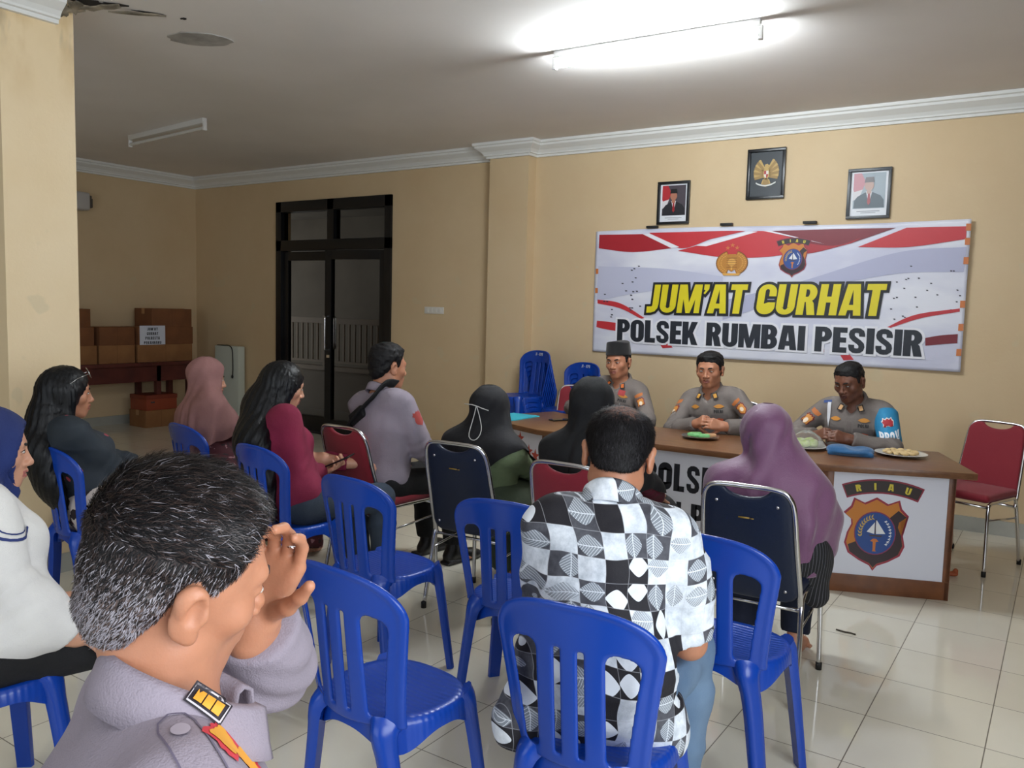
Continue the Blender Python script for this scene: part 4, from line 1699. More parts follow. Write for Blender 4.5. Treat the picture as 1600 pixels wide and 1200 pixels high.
def metal_chair_meshes():
    M = {}
    # back panel: padded board with a scooped top edge, leaning back
    zb, zt = 0.40, 0.882

    def lean(z):
        return -0.175 - 0.115 * (z - 0.40) / 0.48

    def backfn(P):
        u, v, w = P[..., 0], P[..., 1], P[..., 2]
        hw = 0.187 - 0.022 * np.clip((v - zb) / (zt - zb), 0, 1)
        r = 0.055
        cx = np.maximum(np.abs(u) - (hw - r), 0)
        cz = np.maximum(np.abs(v - (zb + zt) / 2) - ((zt - zb) / 2 - r), 0)
        d = np.sqrt(cx ** 2 + cz ** 2) - r
        d = np.maximum(d, np.maximum(np.abs(u) - hw, np.abs(v - (zb + zt) / 2) - (zt - zb) / 2))
        scoop = ((u / 0.085) ** 2 + ((v - zt) / 0.038) ** 2) ** 0.5 - 1
        d = smax(d, -scoop * 0.035, 0.012)
        half = 0.012 + 0.006 * np.clip(-d / 0.04, 0, 1) ** 0.5
        return smax(d, np.abs(w) - half, 0.010)
    s = SDF().fn((-0.2, zb - 0.01, -0.03), (0.2, zt + 0.01, 0.03), backfn, 0)
    me = s.mesh('metal_chair_backrest', 0.006)
    smooth_mesh(me, 1)
    V = verts(me).astype(float)
    W = np.stack([V[:, 0], np.array([lean(z) for z in V[:, 1]]) - 0.02 * (1 - (V[:, 0] / 0.19) ** 2) + 0.01 - V[:, 2], V[:, 1]], -1)
    set_verts(me, W)
    M['backrest'] = me
    s = SDF().box((0, 0.02, 0.455), (0.195, 0.2, 0.026), rnd=0.024, k=0)
    s.ell((0, 0.02, 0.468), (0.17, 0.17, 0.024), k=0.02)
    me = s.mesh('metal_chair_seat', 0.008)
    smooth_mesh(me, 2)
    M['seat'] = me
    pts = [(-0.192, -0.155, 0.36), (-0.190, -0.172, 0.42)]
    L = [(-0.190, -0.150, 0.36), (-0.189, -0.175, 0.44), (-0.180, -0.235, 0.64), (-0.172, -0.275, 0.80), (-0.155, -0.294, 0.860), (-0.115, -0.303, 0.884), (0, -0.306, 0.888)]
    path = bez(L + [(-x, y, z) for x, y, z in L[::-1][1:]], 5)
    M['back_tube'] = MB().tube(path, 0.0105, 10).mesh('metal_chair_back_tube')
    for sx in (-1, 1):
        X = 0.193 * sx
        P = [(X * 1.06, -0.235, 0.012), (X * 1.03, -0.185, 0.25), (X, -0.16, 0.385), (X, -0.13, 0.424), (X, -0.06, 0.428), (X, 0.12, 0.428), (X, 0.185, 0.424), (X * 1.01, 0.212, 0.39), (X * 1.04, 0.222, 0.2), (X * 1.06, 0.228, 0.012)]
        M['leg_tube_%d' % sx] = MB().tube(bez(P, 5), 0.0105, 10).mesh('metal_chair_leg_tube')
    b = MB()
    b.tube([(-0.193, 0.2, 0.405), (0.193, 0.2, 0.405)], 0.008, 8)
    b.tube([(-0.193, -0.155, 0.37), (0.193, -0.155, 0.37)], 0.008, 8)
    for sx in (-1, 1):
        b.tube([(0.195 * sx, -0.178, 0.30), (0.197 * sx, 0.213, 0.33)], 0.006, 8)
    M['crossbar'] = b.mesh('metal_chair_crossbars')
    b = MB()
    for sx in (-1, 1):
        for y in (-0.236, 0.228):
            b.lathe([(0.013, 0.0), (0.0135, 0.03), (0.0118, 0.032)], 10, (0.193 * 1.06 * sx, y, 0))
    M['foot_caps'] = b.mesh('metal_chair_foot_caps')
    for i, (u, v) in enumerate(((-0.115, 0.815), (0.115, 0.815), (-0.14, 0.45), (0.14, 0.45))):
        y = lean(v) - 0.02 * (1 - (u / 0.19) ** 2) - 0.008
        M['bolt_%d' % i] = MB().sphere((u, y, v), (0.007, 0.005, 0.007), 10, 6).mesh('metal_chair_bolt')
    b = MB()
    y = lean(0.755) - 0.02 - 0.0125
    b.box((-0.03, y, 0.752), (0.012, y + 0.003, 0.758))
    b.box((0.015, y, 0.752), (0.028, y + 0.003, 0.756))
    M['maker_mark'] = b.mesh('metal_chair_mark')
    for m_ in M.values():
        V = verts(m_).astype(float)
        V[:, 2] = np.where(V[:, 2] > 0.44, 0.44 + (V[:, 2] - 0.44) * 0.935, V[:, 2])
        set_verts(m_, V)
    for m_ in M.values():
        m_.polygons.foreach_set('use_smooth', [True] * len(m_.polygons))
    return M


MC = metal_chair_meshes()


def metal_chair(x, y, yaw_deg, red, label, group='chrome framed chairs'):
    e = empty('metal_chair', (x, y, 0), math.radians(yaw_deg), label, 'chair', group)
    fab, seat = (M_REDSEAT, M_REDSEAT) if red else (M_NAVY, M_NAVYSEAT)
    for key, nm, mm in (('backrest', 'backrest', fab), ('seat', 'seat', seat), ('back_tube', 'back_tube', M_CHROME), ('leg_tube_-1', 'leg_frame', M_CHROME), ('leg_tube_1', 'leg_frame', M_CHROME),
                        ('crossbar', 'crossbars', M_CHROME), ('foot_caps', 'foot_caps', M_BLACK), ('bolt_0', 'bolt', M_CHROME), ('bolt_1', 'bolt', M_CHROME), ('bolt_2', 'bolt', M_CHROME), ('bolt_3', 'bolt', M_CHROME), ('maker_mark', 'maker_mark', mat('gold_print', (150, 120, 50), 0.5))):
        if red and (key == 'maker_mark' or key.startswith('bolt')):
            continue
        me = MC[key]
        if key in ('backrest', 'seat'):
            me = MC.setdefault((key, red), me.copy())
        if not me.materials:
            me.materials.append(mm)
        o = bpy.data.objects.new(nm, me)
        COL.objects.link(o)
        o.parent = e
    return e


metal_chair(-3.12, 3.40, -4, True, 'red chrome framed chair of the policeman with the black sling')
metal_chair(-2.40, 3.38, 4, False, 'navy backed chrome chair of the woman in the green dress')
metal_chair(-1.72, 3.28, 0, True, 'red chrome framed chair of the woman in black hijab before the desk')
metal_chair(-0.985, 3.36, 3, False, 'navy backed chrome chair of the woman in the purple hijab')
metal_chair(-0.44, 5.81, 160, True, 'empty red chrome framed chair standing by the right end of the desk')
metal_chair(-2.86, 5.72, 184, False, 'navy chrome framed chair of the officer in the black cap')
metal_chair(-1.98, 5.72, 186, False, 'navy chrome framed chair of the middle officer at the desk')
metal_chair(-1.10, 5.72, 182, False, 'navy chrome framed chair of the officer with the blue armband')
metal_chair(-3.33, 5.90, 200, True, 'red chrome framed chair behind the left wing of the desk')

# ================================================================== things on the desk
def lathe_obj(name, prof, m, parent=None, n=32, c=(0, 0, 0)):
    o = MB().lathe(prof, n, c).build(name, m, parent, smooth=True, crease=50)
    return o


PLATE = [(0.0, 0.004), (0.07, 0.004), (0.085, 0.008), (0.115, 0.017), (0.118, 0.019), (0.115, 0.0205), (0.085, 0.012), (0.068, 0.0085), (0.0, 0.0085)]
PLATE = [(max(r, 0.0005), z) for r, z in PLATE]
M_STEEL = mat('steel_plate', (196, 196, 196), 0.22, 1.0)
M_PORC = mat('white_porcelain', (222, 220, 214), 0.15)
p1 = empty('plate', (-1.90, 5.0, DH), 0, 'steel plate of green wrapped snacks before the middle officer', 'plate', 'snack plates on the desk')
lathe_obj('dish', PLATE, M_STEEL, p1)
p2 = empty('plate', (-1.265, 5.07, DH), 0, 'white plate with pale green cakes under clear plastic beside the purple hijab', 'plate', 'snack plates on the desk')
lathe_obj('dish', PLATE, M_PORC, p2)
p3 = empty('plate', (-0.765, 5.20, DH), 0, 'white plate filled with small pale cookies near the right desk end', 'plate', 'snack plates on the desk')
lathe_obj('dish', [(r * 1.2, z) for r, z in PLATE], M_PORC, p3)
rr = random.Random(5)
M_GREEN = mat('green_wrapped_cake', (120, 190, 120), 0.35)
M_TAN = mat('tan_pastry', (196, 150, 110), 0.6)
M_COOKIE = mat('pale_cookie', (226, 200, 150), 0.7, vary=((206, 172, 116), 30))
words_ = ['left', 'middle', 'right', 'front', 'back', 'inner']
for i in range(5):
    a = i * 1.25
    s = SDF().box((0, 0, 0.013), (0.036, 0.02, 0.011), rnd=0.009, k=0)
    me = s.mesh('snack', 0.004)
    o = link_mesh('snack', me, M_GREEN if i < 4 else M_TAN)
    x, y = (-0.035 + 0.035 * (i % 3) * 1.0, -0.025 + 0.045 * (i // 3))
    if i == 4:
        x, y = 0.06, 0.02
    o.location = (-1.90 + x, 5.0 + y, DH + 0.0085 + 0.003)
    o.rotation_euler = (0, 0, 0.2 * i)
    tag(o, ('green wrapped snack on the steel plate before the middle officer' if i < 4 else 'brown pastry beside the green snacks on the steel plate'), 'snack', 'snacks on the steel plate')
for i in range(4):
    s = SDF().ell((0, 0, 0.022), (0.03, 0.026, 0.022), k=0).ell((0.008, 0.004, 0.035), (0.018, 0.016, 0.012), k=0.01)
    o = link_mesh('cake', s.mesh('cake', 0.004), mat('pale_green_cake', (196, 214, 130), 0.6, vary=((226, 230, 190), 30)))
    o.location = (-1.265 + 0.034 * math.cos(i * 1.57), 5.07 + 0.034 * math.sin(i * 1.57), DH + 0.0085)
    tag(o, 'pale green cake under the clear plastic on the white plate', 'cake', 'cakes under clear plastic')
k = N('clear_plastic_wrap')
k.b.inputs['Base Color'].default_value = (0.92, 0.95, 0.95, 1)
k.b.inputs['Transmission Weight'].default_value = 0.9
k.b.inputs['Roughness'].default_value = 0.12
k.b.inputs['IOR'].default_value = 1.12
vs, fs = [], []
n, hts = 28, [(0.112, 0.018), (0.098, 0.045), (0.072, 0.075), (0.045, 0.095), (0.022, 0.104), (0.004, 0.106)]
for r_, z in hts:
    for i in range(n):
        a = 2 * math.pi * i / n
        q = r_ * (1 + 0.06 * math.sin(5 * a + z * 90))
        vs.append((q * math.cos(a), q * math.sin(a), z * (1 + 0.05 * math.sin(3 * a))))
for j in range(len(hts) - 1):
    for i in range(n):
        fs.append((j * n + i, j * n + (i + 1) % n, (j + 1) * n + (i + 1) % n, (j + 1) * n + i))
o = MB().add(vs, fs).build('plastic_wrap', k.m, None, smooth=True)
o.location = (-1.265, 5.07, DH)
tag(o, 'clear crinkled plastic wrap tented over the white cake plate', 'plastic wrap')
spots = [(0, 0)] + [(0.04 * math.cos(i * 1.047), 0.04 * math.sin(i * 1.047)) for i in range(6)] + [(0.078 * math.cos(i * 0.571), 0.078 * math.sin(i * 0.571)) for i in range(11)]
me = None
for i, (x, y) in enumerate(spots):
    if me is None:
        s = SDF().ell((0, 0, 0.010), (0.023, 0.017, 0.0105), k=0)
        me = s.mesh('cookie', 0.004)
        me.materials.append(M_COOKIE)
        me.polygons.foreach_set('use_smooth', [True] * len(me.polygons))
    o = bpy.data.objects.new('cookie', me)
    COL.objects.link(o)
    o.location = (-0.765 + x, 5.20 + y, DH + 0.0095 + (0.003 if i > 6 else 0) + 0.001)
    o.rotation_euler = (0, 0, rr.uniform(0, 3))
    tag(o, 'small pale oval cookie on the white plate near the right desk end', 'cookie', 'cookies on the right plate')

s = SDF().ell((0, 0, 0.022), (0.125, 0.085, 0.022), k=0).ell((-0.06, 0.01, 0.034), (0.06, 0.06, 0.020), k=0.03).ell((0.07, 0.02, 0.03), (0.05, 0.05, 0.018), k=0.03).ell((0.03, -0.01, 0.058), (0.05, 0.05, 0.02), k=0.02, mode='s')
s.cone((-0.11, -0.04, 0.012), (0.11, -0.05, 0.012), 0.014, k=0.01)
o = link_mesh('beret', s.mesh('beret', 0.006), mat('blue_felt', (34, 92, 140), 0.85, sheen=0.3, bump=(220, 0.2)))
o.location = (-1.005, 5.02, DH)
o.rotation_euler = (0, 0, 0.25)
tag(o, 'crumpled light blue beret lying on the desk left of the cookie plate', 'beret')
M_CYAN = mat('cyan_card', (40, 190, 214), 0.5)
o = MB().prism([(-0.10, -0.20), (0.14, -0.17), (0.10, 0.17), (-0.14, 0.15)], lambda a, b_, d: (a, b_, d), 0, 0.006).build('folder', M_CYAN)
o.location, o.rotation_euler = (-3.33, 5.02, DH), (0, 0, -0.15)
tag(o, 'bright cyan card folder lying on the left wing of the desk', 'folder')
ph = empty('mobile_phone', (-2.985, 5.10, DH), -0.5, 'black mobile phone lying on the desk right of the cyan folder', 'phone')
MB().box((-0.036, -0.076, 0), (0.036, 0.076, 0.0085)).build('phone_case', mat('black_phone_plastic', (14, 15, 17), 0.35), ph, bevel=0.003)
MB().box((-0.033, -0.071, 0.0085), (0.033, 0.071, 0.0092)).build('screen', mat('dark_glass_screen', (8, 9, 11), 0.08), ph)

# ================================================================== boxes on the table along the left wall
M_TABLE = mat('dark_red_wood', (96, 42, 34), 0.45, vary=((74, 30, 26), 5))
tb = empty('side_table', (-9.06, 5.3, 0), 0, 'long dark red wooden table along the left wall carrying cardboard boxes', 'table')
MB().box((-0.32, -1.15, 0.725), (0.20, 1.02, 0.765)).build('tabletop', M_TABLE, tb, bevel=0.004)
MB().box((0.13, -1.12, 0.54), (0.155, 0.99, 0.725)).build('apron', M_TABLE, tb)
MB().box((-0.30, -1.12, 0.54), (-0.275, 0.99, 0.725)).build('apron', M_TABLE, tb)
for x in (-0.27, 0.125):
    for y in (-1.08, 0.52, 0.94):
        MB().box((x - 0.03, y - 0.03, 0), (x + 0.03, y + 0.03, 0.725)).build('leg', M_TABLE, tb, bevel=0.003)
M_CARD = mat('brown_cardboard', (150, 104, 62), 0.85, vary=((136, 92, 54), 6))
M_CARD2 = mat('brown_cardboard_dark', (128, 80, 46), 0.85, vary=((116, 72, 42), 6))
M_TAPE = mat('packing_tape', (172, 128, 84), 0.3)


def carton(x1, y0, y1, z0, h, m, label, d=0.36, group='cardboard boxes on the side table', name='cardboard_box'):
    e = empty(name, (x1 - d / 2, (y0 + y1) / 2, z0), rr.uniform(-0.02, 0.02), label, 'box', group)
    L = (y1 - y0) / 2
    MB().box((-d / 2, -L, 0), (d / 2, L, h)).build('carton', m, e, bevel=0.004)
    MB().box((-0.03, -L - 0.001, h * 0.7), (0.03, L + 0.001, h + 0.0015)).build('tape', M_TAPE, e)
    MB().box((d / 2, -0.001, 0.004), (d / 2 + 0.0008, 0.001, h - 0.004)).build('seam', mat('cardboard_seam', (96, 62, 36), 0.9), e)
    return e


Z0, BH = 0.765, 0.205
XF = -8.93
carton(XF, 4.62, 5.085, Z0, BH, M_CARD, 'bottom cardboard box of the stack half hidden by the pillar')
carton(XF, 4.60, 5.055, Z0 + BH, BH, M_CARD2, 'middle cardboard box of the stack half hidden by the pillar')
carton(XF, 4.58, 5.02, Z0 + 2 * BH, 0.2, M_CARD2, 'top cardboard box of the stack half hidden by the pillar')
carton(XF, 5.115, 5.535, Z0, BH, M_CARD, 'lower of the two cardboard boxes stacked alone in the middle')
carton(XF, 5.115, 5.535, Z0 + BH, BH, M_CARD2, 'upper of the two cardboard boxes stacked alone in the middle')
carton(XF, 5.575, 6.29, Z0, BH, M_CARD, 'wide bottom cardboard box of the right stack under the paper sign')
carton(XF, 5.575, 6.30, Z0 + BH, BH, M_CARD2, 'wide middle cardboard box carrying the white paper sign')
carton(XF, 5.76, 6.285, Z0 + 2 * BH, 0.215, M_CARD2, 'topmost cardboard box of the right stack near the corner')
sg = empty('paper_sign', (XF + 0.006, 5.757, 1.08), math.pi / 2, 'white paper sign with four printed lines taped to the right boxes', 'sign')
MB().box((-0.163, -0.0005, -0.111), (0.163, 0.0005, 0.111)).build('sheet', mat('white_paper', (216, 220, 232), 0.7), sg)
for i, t in enumerate(("JUM'AT", 'CURHAT', 'POLRESTA', 'PEKANBARU')):
    wid, polys = text_polys(t, 0.14)
    q = 0.033
    sc = min(q * 1.05, 0.27 / wid)
    me = tri_mesh(polys, lambda a, b_: ((a - wid / 2) * sc, -0.0015, 0.065 - i * 0.053 + b_ * q - 0.01), 'sign_line')
    link_mesh('printed_line', me, mat('black_ink', (30, 32, 42), 0.6), sg, False)
carton(-8.86, 5.62, 6.02, 0, 0.2, M_CARD, 'plain cardboard box on the floor below the side table', 0.34, 'boxes on the floor')
rb = empty('crate', (-9.03, 5.83, 0.2), 0.02, 'orange red box standing on the floor carton under the side table', 'box', 'boxes on the floor')
MB().box((-0.16, -0.2, 0), (0.16, 0.2, 0.17)).build('crate_body', mat('red_brown_box', (150, 66, 38), 0.5), rb, bevel=0.006)
MB().box((-0.165, -0.205, 0.13), (0.165, 0.205, 0.18)).build('lid', mat('red_brown_lid', (128, 52, 32), 0.5), rb, bevel=0.006)
MB().box((0.165, -0.15, 0.09), (0.168, -0.1, 0.105)).build('latch', M_CHROME, rb)
wp = empty('white_panel', (-8.62, 6.6, 0), 0.04, 'tall white standing panel unit with a black cable in the back left corner', 'panel unit')
MB().box((-0.215, -0.05, 0.04), (0.215, 0.05, 0.95)).build('casing', mat('greenish_white_metal', (206, 212, 200), 0.4), wp, bevel=0.008)
MB().box((-0.19, -0.045, 0), (0.19, 0.045, 0.04)).build('foot', M_BLACK, wp)
MB().tube(bez([(-0.2, -0.02, 0.952), (-0.05, -0.045, 0.957), (0.06, -0.056, 0.955), (0.12, -0.062, 0.90), (0.13, -0.062, 0.7), (0.125, -0.062, 0.6)], 6), 0.006, 8).build('cable', M_BLACK, wp, smooth=True)
MB().sphere((0.125, -0.066, 0.58), (0.014, 0.012, 0.025), 10, 8).build('plug', M_BLACK, wp, smooth=True)
sm = SDF().box((0, 0, 0.05), (0.05, 0.04, 0.05), rnd=0.02, k=0).ell((0.03, 0, 0.1), (0.03, 0.02, 0.02), k=0.02)

# scraps on the floor
s = SDF().ell((0, 0, 0.014), (0.028, 0.02, 0.014), k=0).ell((0.012, 0.012, 0.03), (0.014, 0.012, 0.016), k=0.01).ell((-0.02, -0.01, 0.012), (0.02, 0.012, 0.01), k=0.01)
o = link_mesh('crumpled_wrapper', s.mesh('crumpled_wrapper', 0.004), mat('orange_brown_scrap', (168, 84, 44), 0.6))
o.location = (-0.475, 5.43, 0)
tag(o, 'small crumpled orange brown scrap on the floor by the red chair', 'scrap')
o = MB().tube(bez([(-0.835, 4.11, 0.004), (-0.80, 4.10, 0.005), (-0.77, 4.105, 0.004), (-0.745, 4.10, 0.004)], 5), 0.004, 6).build('dark_strand', mat('dark_fibre', (70, 62, 50), 0.8), smooth=True)
tag(o, 'thin dark strand lying on the tiles in front of the desk', 'scrap')
# ================================================================== people


def RX(d):
    a = math.radians(d)
    return np.array([[1, 0, 0], [0, math.cos(a), -math.sin(a)], [0, math.sin(a), math.cos(a)]])


def RY(d):
    a = math.radians(d)
    return np.array([[math.cos(a), 0, math.sin(a)], [0, 1, 0], [-math.sin(a), 0, math.cos(a)]])


def RZ(d):
    a = math.radians(d)
    return np.array([[math.cos(a), -math.sin(a), 0], [math.sin(a), math.cos(a), 0], [0, 0, 1]])


def unit(v):
    v = np.array(v, float)
    return v / (np.linalg.norm(v) + 1e-12)


def skin(name, rgb, lips):
    k = N(name)
    co = k.coord()
    f = k.ramp(k.noise(22, 4, co, 0.6), 0.35, 0.7)
    dk_ = tuple(v * 0.9 for v in lin(rgb))
    k.l(k.mix(f, lin(rgb), dk_), k.b.inputs['Base Color'])
    k.b.inputs['Roughness'].default_value = 0.48
    k.b.inputs['Subsurface Weight'].default_value = 0.12
    k.b.inputs['Subsurface Radius'].default_value = (0.01, 0.004, 0.002)
    k.b.inputs['Subsurface Scale'].default_value = 0.5
    k.bump(k.noise(260, 3, co), 0.06)
    return [k.m, mat(name + '_lips', lips, 0.45)]


SKIN_TAN = skin('skin_tan', (186, 128, 98), (150, 88, 76))
SKIN_BROWN = skin('skin_brown', (150, 98, 72), (118, 70, 60))
SKIN_DEEP = skin('skin_deep_brown', (118, 76, 58), (94, 56, 50))
SKIN_LIGHT = skin('skin_light', (205, 152, 124), (176, 104, 96))
M_EYE = mat('eye_white', (198, 190, 182), 0.25)
M_IRIS = mat('dark_iris', (26, 17, 13), 0.12)


def hair_mat(name, a, b, scale=(90, 90, 14), rough=0.42, bump=0.5):
    k = N(name)
    co = k.scaled(k.coord(), scale)
    n_ = k.noise(1.0, 3, co, 0.6)
    k.l(k.mix(k.ramp(n_, 0.4, 0.66), lin(a), lin(b)), k.b.inputs['Base Color'])
    k.b.inputs['Roughness'].default_value = rough
    k.b.inputs['Specular IOR Level'].default_value = 0.28
    k.bump(n_, bump, 0.004)
    return k.m


M_HAIR = hair_mat('short_black_hair', (12, 11, 12), (27, 25, 27), (160, 160, 40), 0.6, 0.6)
M_LONGHAIR = hair_mat('long_black_hair', (8, 9, 11), (18, 19, 23), (120, 120, 8), 0.42, 0.5)


def cloth(name, rgb, rough=0.8, var=None, weave=420, bump=0.10, sheen=0.0, fold=0.35):
    if name in MATS:
        return MATS[name]
    k = N(name)
    co = k.coord()
    rgb2 = var or tuple(max(0, v - 8) for v in rgb)
    k.l(k.mix(k.ramp(k.noise(5, 4, co), 0.35, 0.65), lin(rgb), lin(rgb2)), k.b.inputs['Base Color'])
    k.b.inputs['Roughness'].default_value = rough
    k.b.inputs['Sheen Weight'].default_value = sheen
    h = k.math('ADD', k.math('MULTIPLY', k.noise(weave, 2, co), bump), k.math('MULTIPLY', k.noise(16, 4, co, 0.65), fold))
    k.bump(h, 0.75, 0.014)
    MATS[name] = k.m
    return k.m


def wrinkle(amp, freq=26.0, seed=0):
    r_ = np.random.default_rng(seed)
    A = r_.normal(size=(5, 3))
    A /= np.linalg.norm(A, axis=1)[:, None]
    ph = r_.uniform(0, 6, 5)

    def f(P):
        d = 0
        for i in range(5):
            q = P @ A[i] * freq * (0.6 + 0.35 * i)
            d = d + np.sin(q + ph[i] + 1.4 * np.sin(P @ A[(i + 1) % 5] * freq * 0.7)) / (1 + 0.6 * i)
        return d * amp * 0.5
    return f


def crease(amp, freq=18.0, seed=0, stretch=(1, 1, 2.2)):
    """soft ridges where cloth bunches, mostly running across the body"""
    w = wrinkle(1.0, freq, seed)
    st = np.array(stretch)

    def f(P):
        return amp * (1 - 2.0 * np.abs(np.tanh(1.6 * w(P * st)))) 
    return f


def ik(S, W, la, lb, pole):
    S, W, pole = np.array(S, float), np.array(W, float), np.array(pole, float)
    v = W - S
    d = np.linalg.norm(v)
    if d > (la + lb) * 0.995:
        W = S + v / d * (la + lb) * 0.995
        v = W - S
        d = np.linalg.norm(v)
    x = (la * la - lb * lb + d * d) / (2 * d)
    h = math.sqrt(max(la * la - x * x, 0))
    u = v / d
    p = pole - u * np.dot(pole, u)
    return S + u * x + unit(p) * h, W


class Person:
    def __init__(s, loc, yaw, label, head, hx=0.0, hy=-0.02, hz=0.53, look=(0, 0, 0), fem=False, hs=1.0, build=1.0, skinm=None, cat='person', knees=None, feet_y=0.46, group=None, hw=None, nko=(0, 0, 0)):
        """loc: floor point under the pelvis; head: world position of the head centre; look: head (yaw, pitch down, roll) relative to the body"""
        s.e = empty('person', loc, math.radians(yaw), label, cat, group)
        s.R0 = RZ(yaw)
        s.o = np.array(loc, float)
        s.fem, s.hs, s.b = fem, hs, build
        s.hw = hw or (1.03 if fem else 1.10)
        s.skinm = skinm or SKIN_BROWN
        s.H = np.array((hx, hy, hz))
        s.C = s.L(head)
        s.Rh = RZ(look[0]) @ RX(-look[1]) @ RY(look[2])
        s.Nk = s.C + s.Rh @ np.array((0, -0.028, -0.105)) * hs + np.array((0, -0.008, -0.045)) * hs + np.array(nko)
        up = s.Nk - s.H
        s.ts = np.linalg.norm(up) / 0.43
        z = unit(up)
        tw = 0.0
        y = unit(np.array((0, 1, 0)) - z * z[1])
        x = np.cross(y, z)
        s.T = np.stack([x, y, z], 1)
        s.sh = {}
        s.arm = {}
        s.hand = {}
        for sd in (1, -1):
            s.sh[sd] = s.t(0.172 * sd * s.b, 0.0, 0.375)
        kn = knees or 0.12
        s.leg = {}
        for sd in (1, -1):
            hip = s.H + np.array((0.088 * sd, 0.0, -0.015))
            K = np.array((kn * sd, s.H[1] + 0.43, 0.50)) + np.array((s.H[0], 0, 0))
            A = np.array((kn * sd * 0.95 + s.H[0], s.H[1] + feet_y, 0.085))
            s.leg[sd] = [hip, K, A]
        s.parts = {}

    def L(s, w):
        return s.R0.T @ (np.array(w, float) - s.o)

    def Ld(s, d):
        return s.R0.T @ np.array(d, float)

    def t(s, x, y, z):
        return s.H + s.T @ np.array((x, y, z * s.ts))

    def h(s, x, y, z):
        return s.C + s.Rh @ np.array((x * s.hw, y, z)) * s.hs

    def set_arm(s, sd, wrist, pole=(0, -0.3, -1), hd=None, pn=None, curl=25, world=True, la=0.275, lb=0.25, thumb=0.5):
        W = s.L(wrist) if world else np.array(wrist, float)
        q = (0.93 if s.fem else 1.0) * min(s.ts + 0.03, 1.02)
        E, W = ik(s.sh[sd], W, la * q, lb * q, np.array(pole) * np.array((sd, 1, 1)))
        s.arm[sd] = [s.sh[sd], E, W]
        d = unit(W - E) if hd is None else unit(s.Ld(hd) if world else hd)
        n = np.array((0, 0, -1.0)) if pn is None else (s.Ld(pn) if world else np.array(pn, float))
        n = unit(n - d * np.dot(n, d))
        s.hand[sd] = (d, n, curl, thumb)

    # ---------------- shape pieces
    def torso_ops(s, S, e, k=0.05):
        f = s.T[:, 1]
        b = s.b
        fem = s.fem
        S.ell(s.t(0, 0.0, 0.015), ((0.168 if not fem else 0.172) * b + e, 0.122 + e, 0.125 + e), R=s.T, k=k)
        S.ell(s.t(0, 0.012, 0.14), ((0.150 if not fem else 0.138) * b + e, 0.112 * b + e, 0.14 + e), R=s.T, k=k)
        S.ell(s.t(0, 0.004, 0.28), ((0.168 if not fem else 0.150) * b + e, 0.112 * b + e, 0.15 + e), R=s.T, k=k)
        S.cone(s.t(-0.125 * b, -0.012, 0.378), s.t(0.125 * b, -0.012, 0.378), 0.056 + e, k=k)
        for sd in (1, -1):
            S.cone(s.t(0.025 * sd, -0.020, 0.422), s.t(0.13 * sd * b, -0.012, 0.398), 0.030 + e * 0.7, 0.036 + e, k=k)
            if fem:
                S.ell(s.t(0.07 * sd, 0.085, 0.265), (0.055 + e, 0.05 + e, 0.055 + e), R=s.T, k=0.04)

    def arm_ops(s, S, e, sd, t0=0.0, t1=1.0, k=0.03, flare=0.0):
        """t1 counts 0..1 upper arm, 1..2 forearm"""
        A, E, W = s.arm[sd]
        q = 0.9 if s.fem else 1.0
        rs = [0.053 * q + e, 0.042 * q + e, 0.028 * q + e]
        up = min(t1, 1.0)
        B = A + (E - A) * up
        S.cone(A, B, rs[0], rs[0] + (rs[1] - rs[0]) * up + flare * (1 if t1 <= 1 else 0), k=k)
        if t1 > 1:
            u = t1 - 1
            S.cone(E, E + (W - E) * 0.35 * min(1, u / 0.35), rs[1], rs[1] * 0.98, k=0.02)
            if u > 0.35:
                S.cone(E + (W - E) * 0.35, E + (W - E) * u, rs[1] * 0.98, rs[1] * 0.98 + (rs[2] - rs[1] * 0.98) * (u - 0.35) / 0.65 + flare, k=0.02)

    def leg_ops(s, S, e, sd, t1=2.0, k=0.03, flare=0.0):
        hip, K, A = s.leg[sd]
        q = 1.04 if s.fem else 1.0
        S.cone(hip, K, 0.084 * q + e, 0.056 + e, k=0.04)
        S.cone(K, K + (A - K) * 0.35, 0.054 + e, 0.054 + e, k=k)
        u = t1 - 1
        S.cone(K + (A - K) * 0.35, K + (A - K) * u, 0.054 + e, 0.036 + e + flare, k=k)

    def hand_ops(s, S, sd):
        d, n, curl, th = s.hand[sd]
        W = s.arm[sd][2]
        q = (0.92 if s.fem else 1.0)
        lat = np.cross(n, d) * (1 if sd > 0 else -1)   # towards the thumb
        # fingers up along d, palm facing n: thumb side
        S.cone(W - d * 0.03, W + d * 0.01, 0.026 * q, 0.025 * q, k=0.02)
        base = []
        for i, (off, l0) in enumerate(((0.030, 0.088), (0.010, 0.094), (-0.010, 0.090), (-0.029, 0.080))):
            b = W + d * l0 * q + lat * off * q
            S.cone(W + d * 0.012 + lat * off * 0.55 * q, b, 0.015 * q, 0.0115 * q, k=0.014)
            base.append(b)
        for i, (b, ln) in enumerate(zip(base, (0.070, 0.078, 0.073, 0.056))):
            p, dr = b, d
            c = curl[i] if isinstance(curl, (list, tuple)) else curl + 3 * i
            ax = np.cross(d, n)
            for j, fr in enumerate((0.45, 0.31, 0.26)):
                a = math.radians(c * (0.8 if j == 0 else 1.0))
                dr = dr * math.cos(a) + np.cross(ax, dr) * math.sin(a)
                sp = lat * (0.10 - 0.065 * i) * (0.6 if c < 30 else 0.1)
                p2 = p + unit(dr + sp) * ln * fr * q
                S.cone(p, p2, (0.0088 - 0.0007 * j) * q, (0.0083 - 0.0009 * j) * q, k=0.003)
                p = p2
        t0 = W + d * 0.022 + lat * 0.022 + n * 0.008
        dr = unit(d * 0.55 + lat * 0.75 * (1 - th * 0.4) + n * (0.25 + th * 0.5))
        p = t0
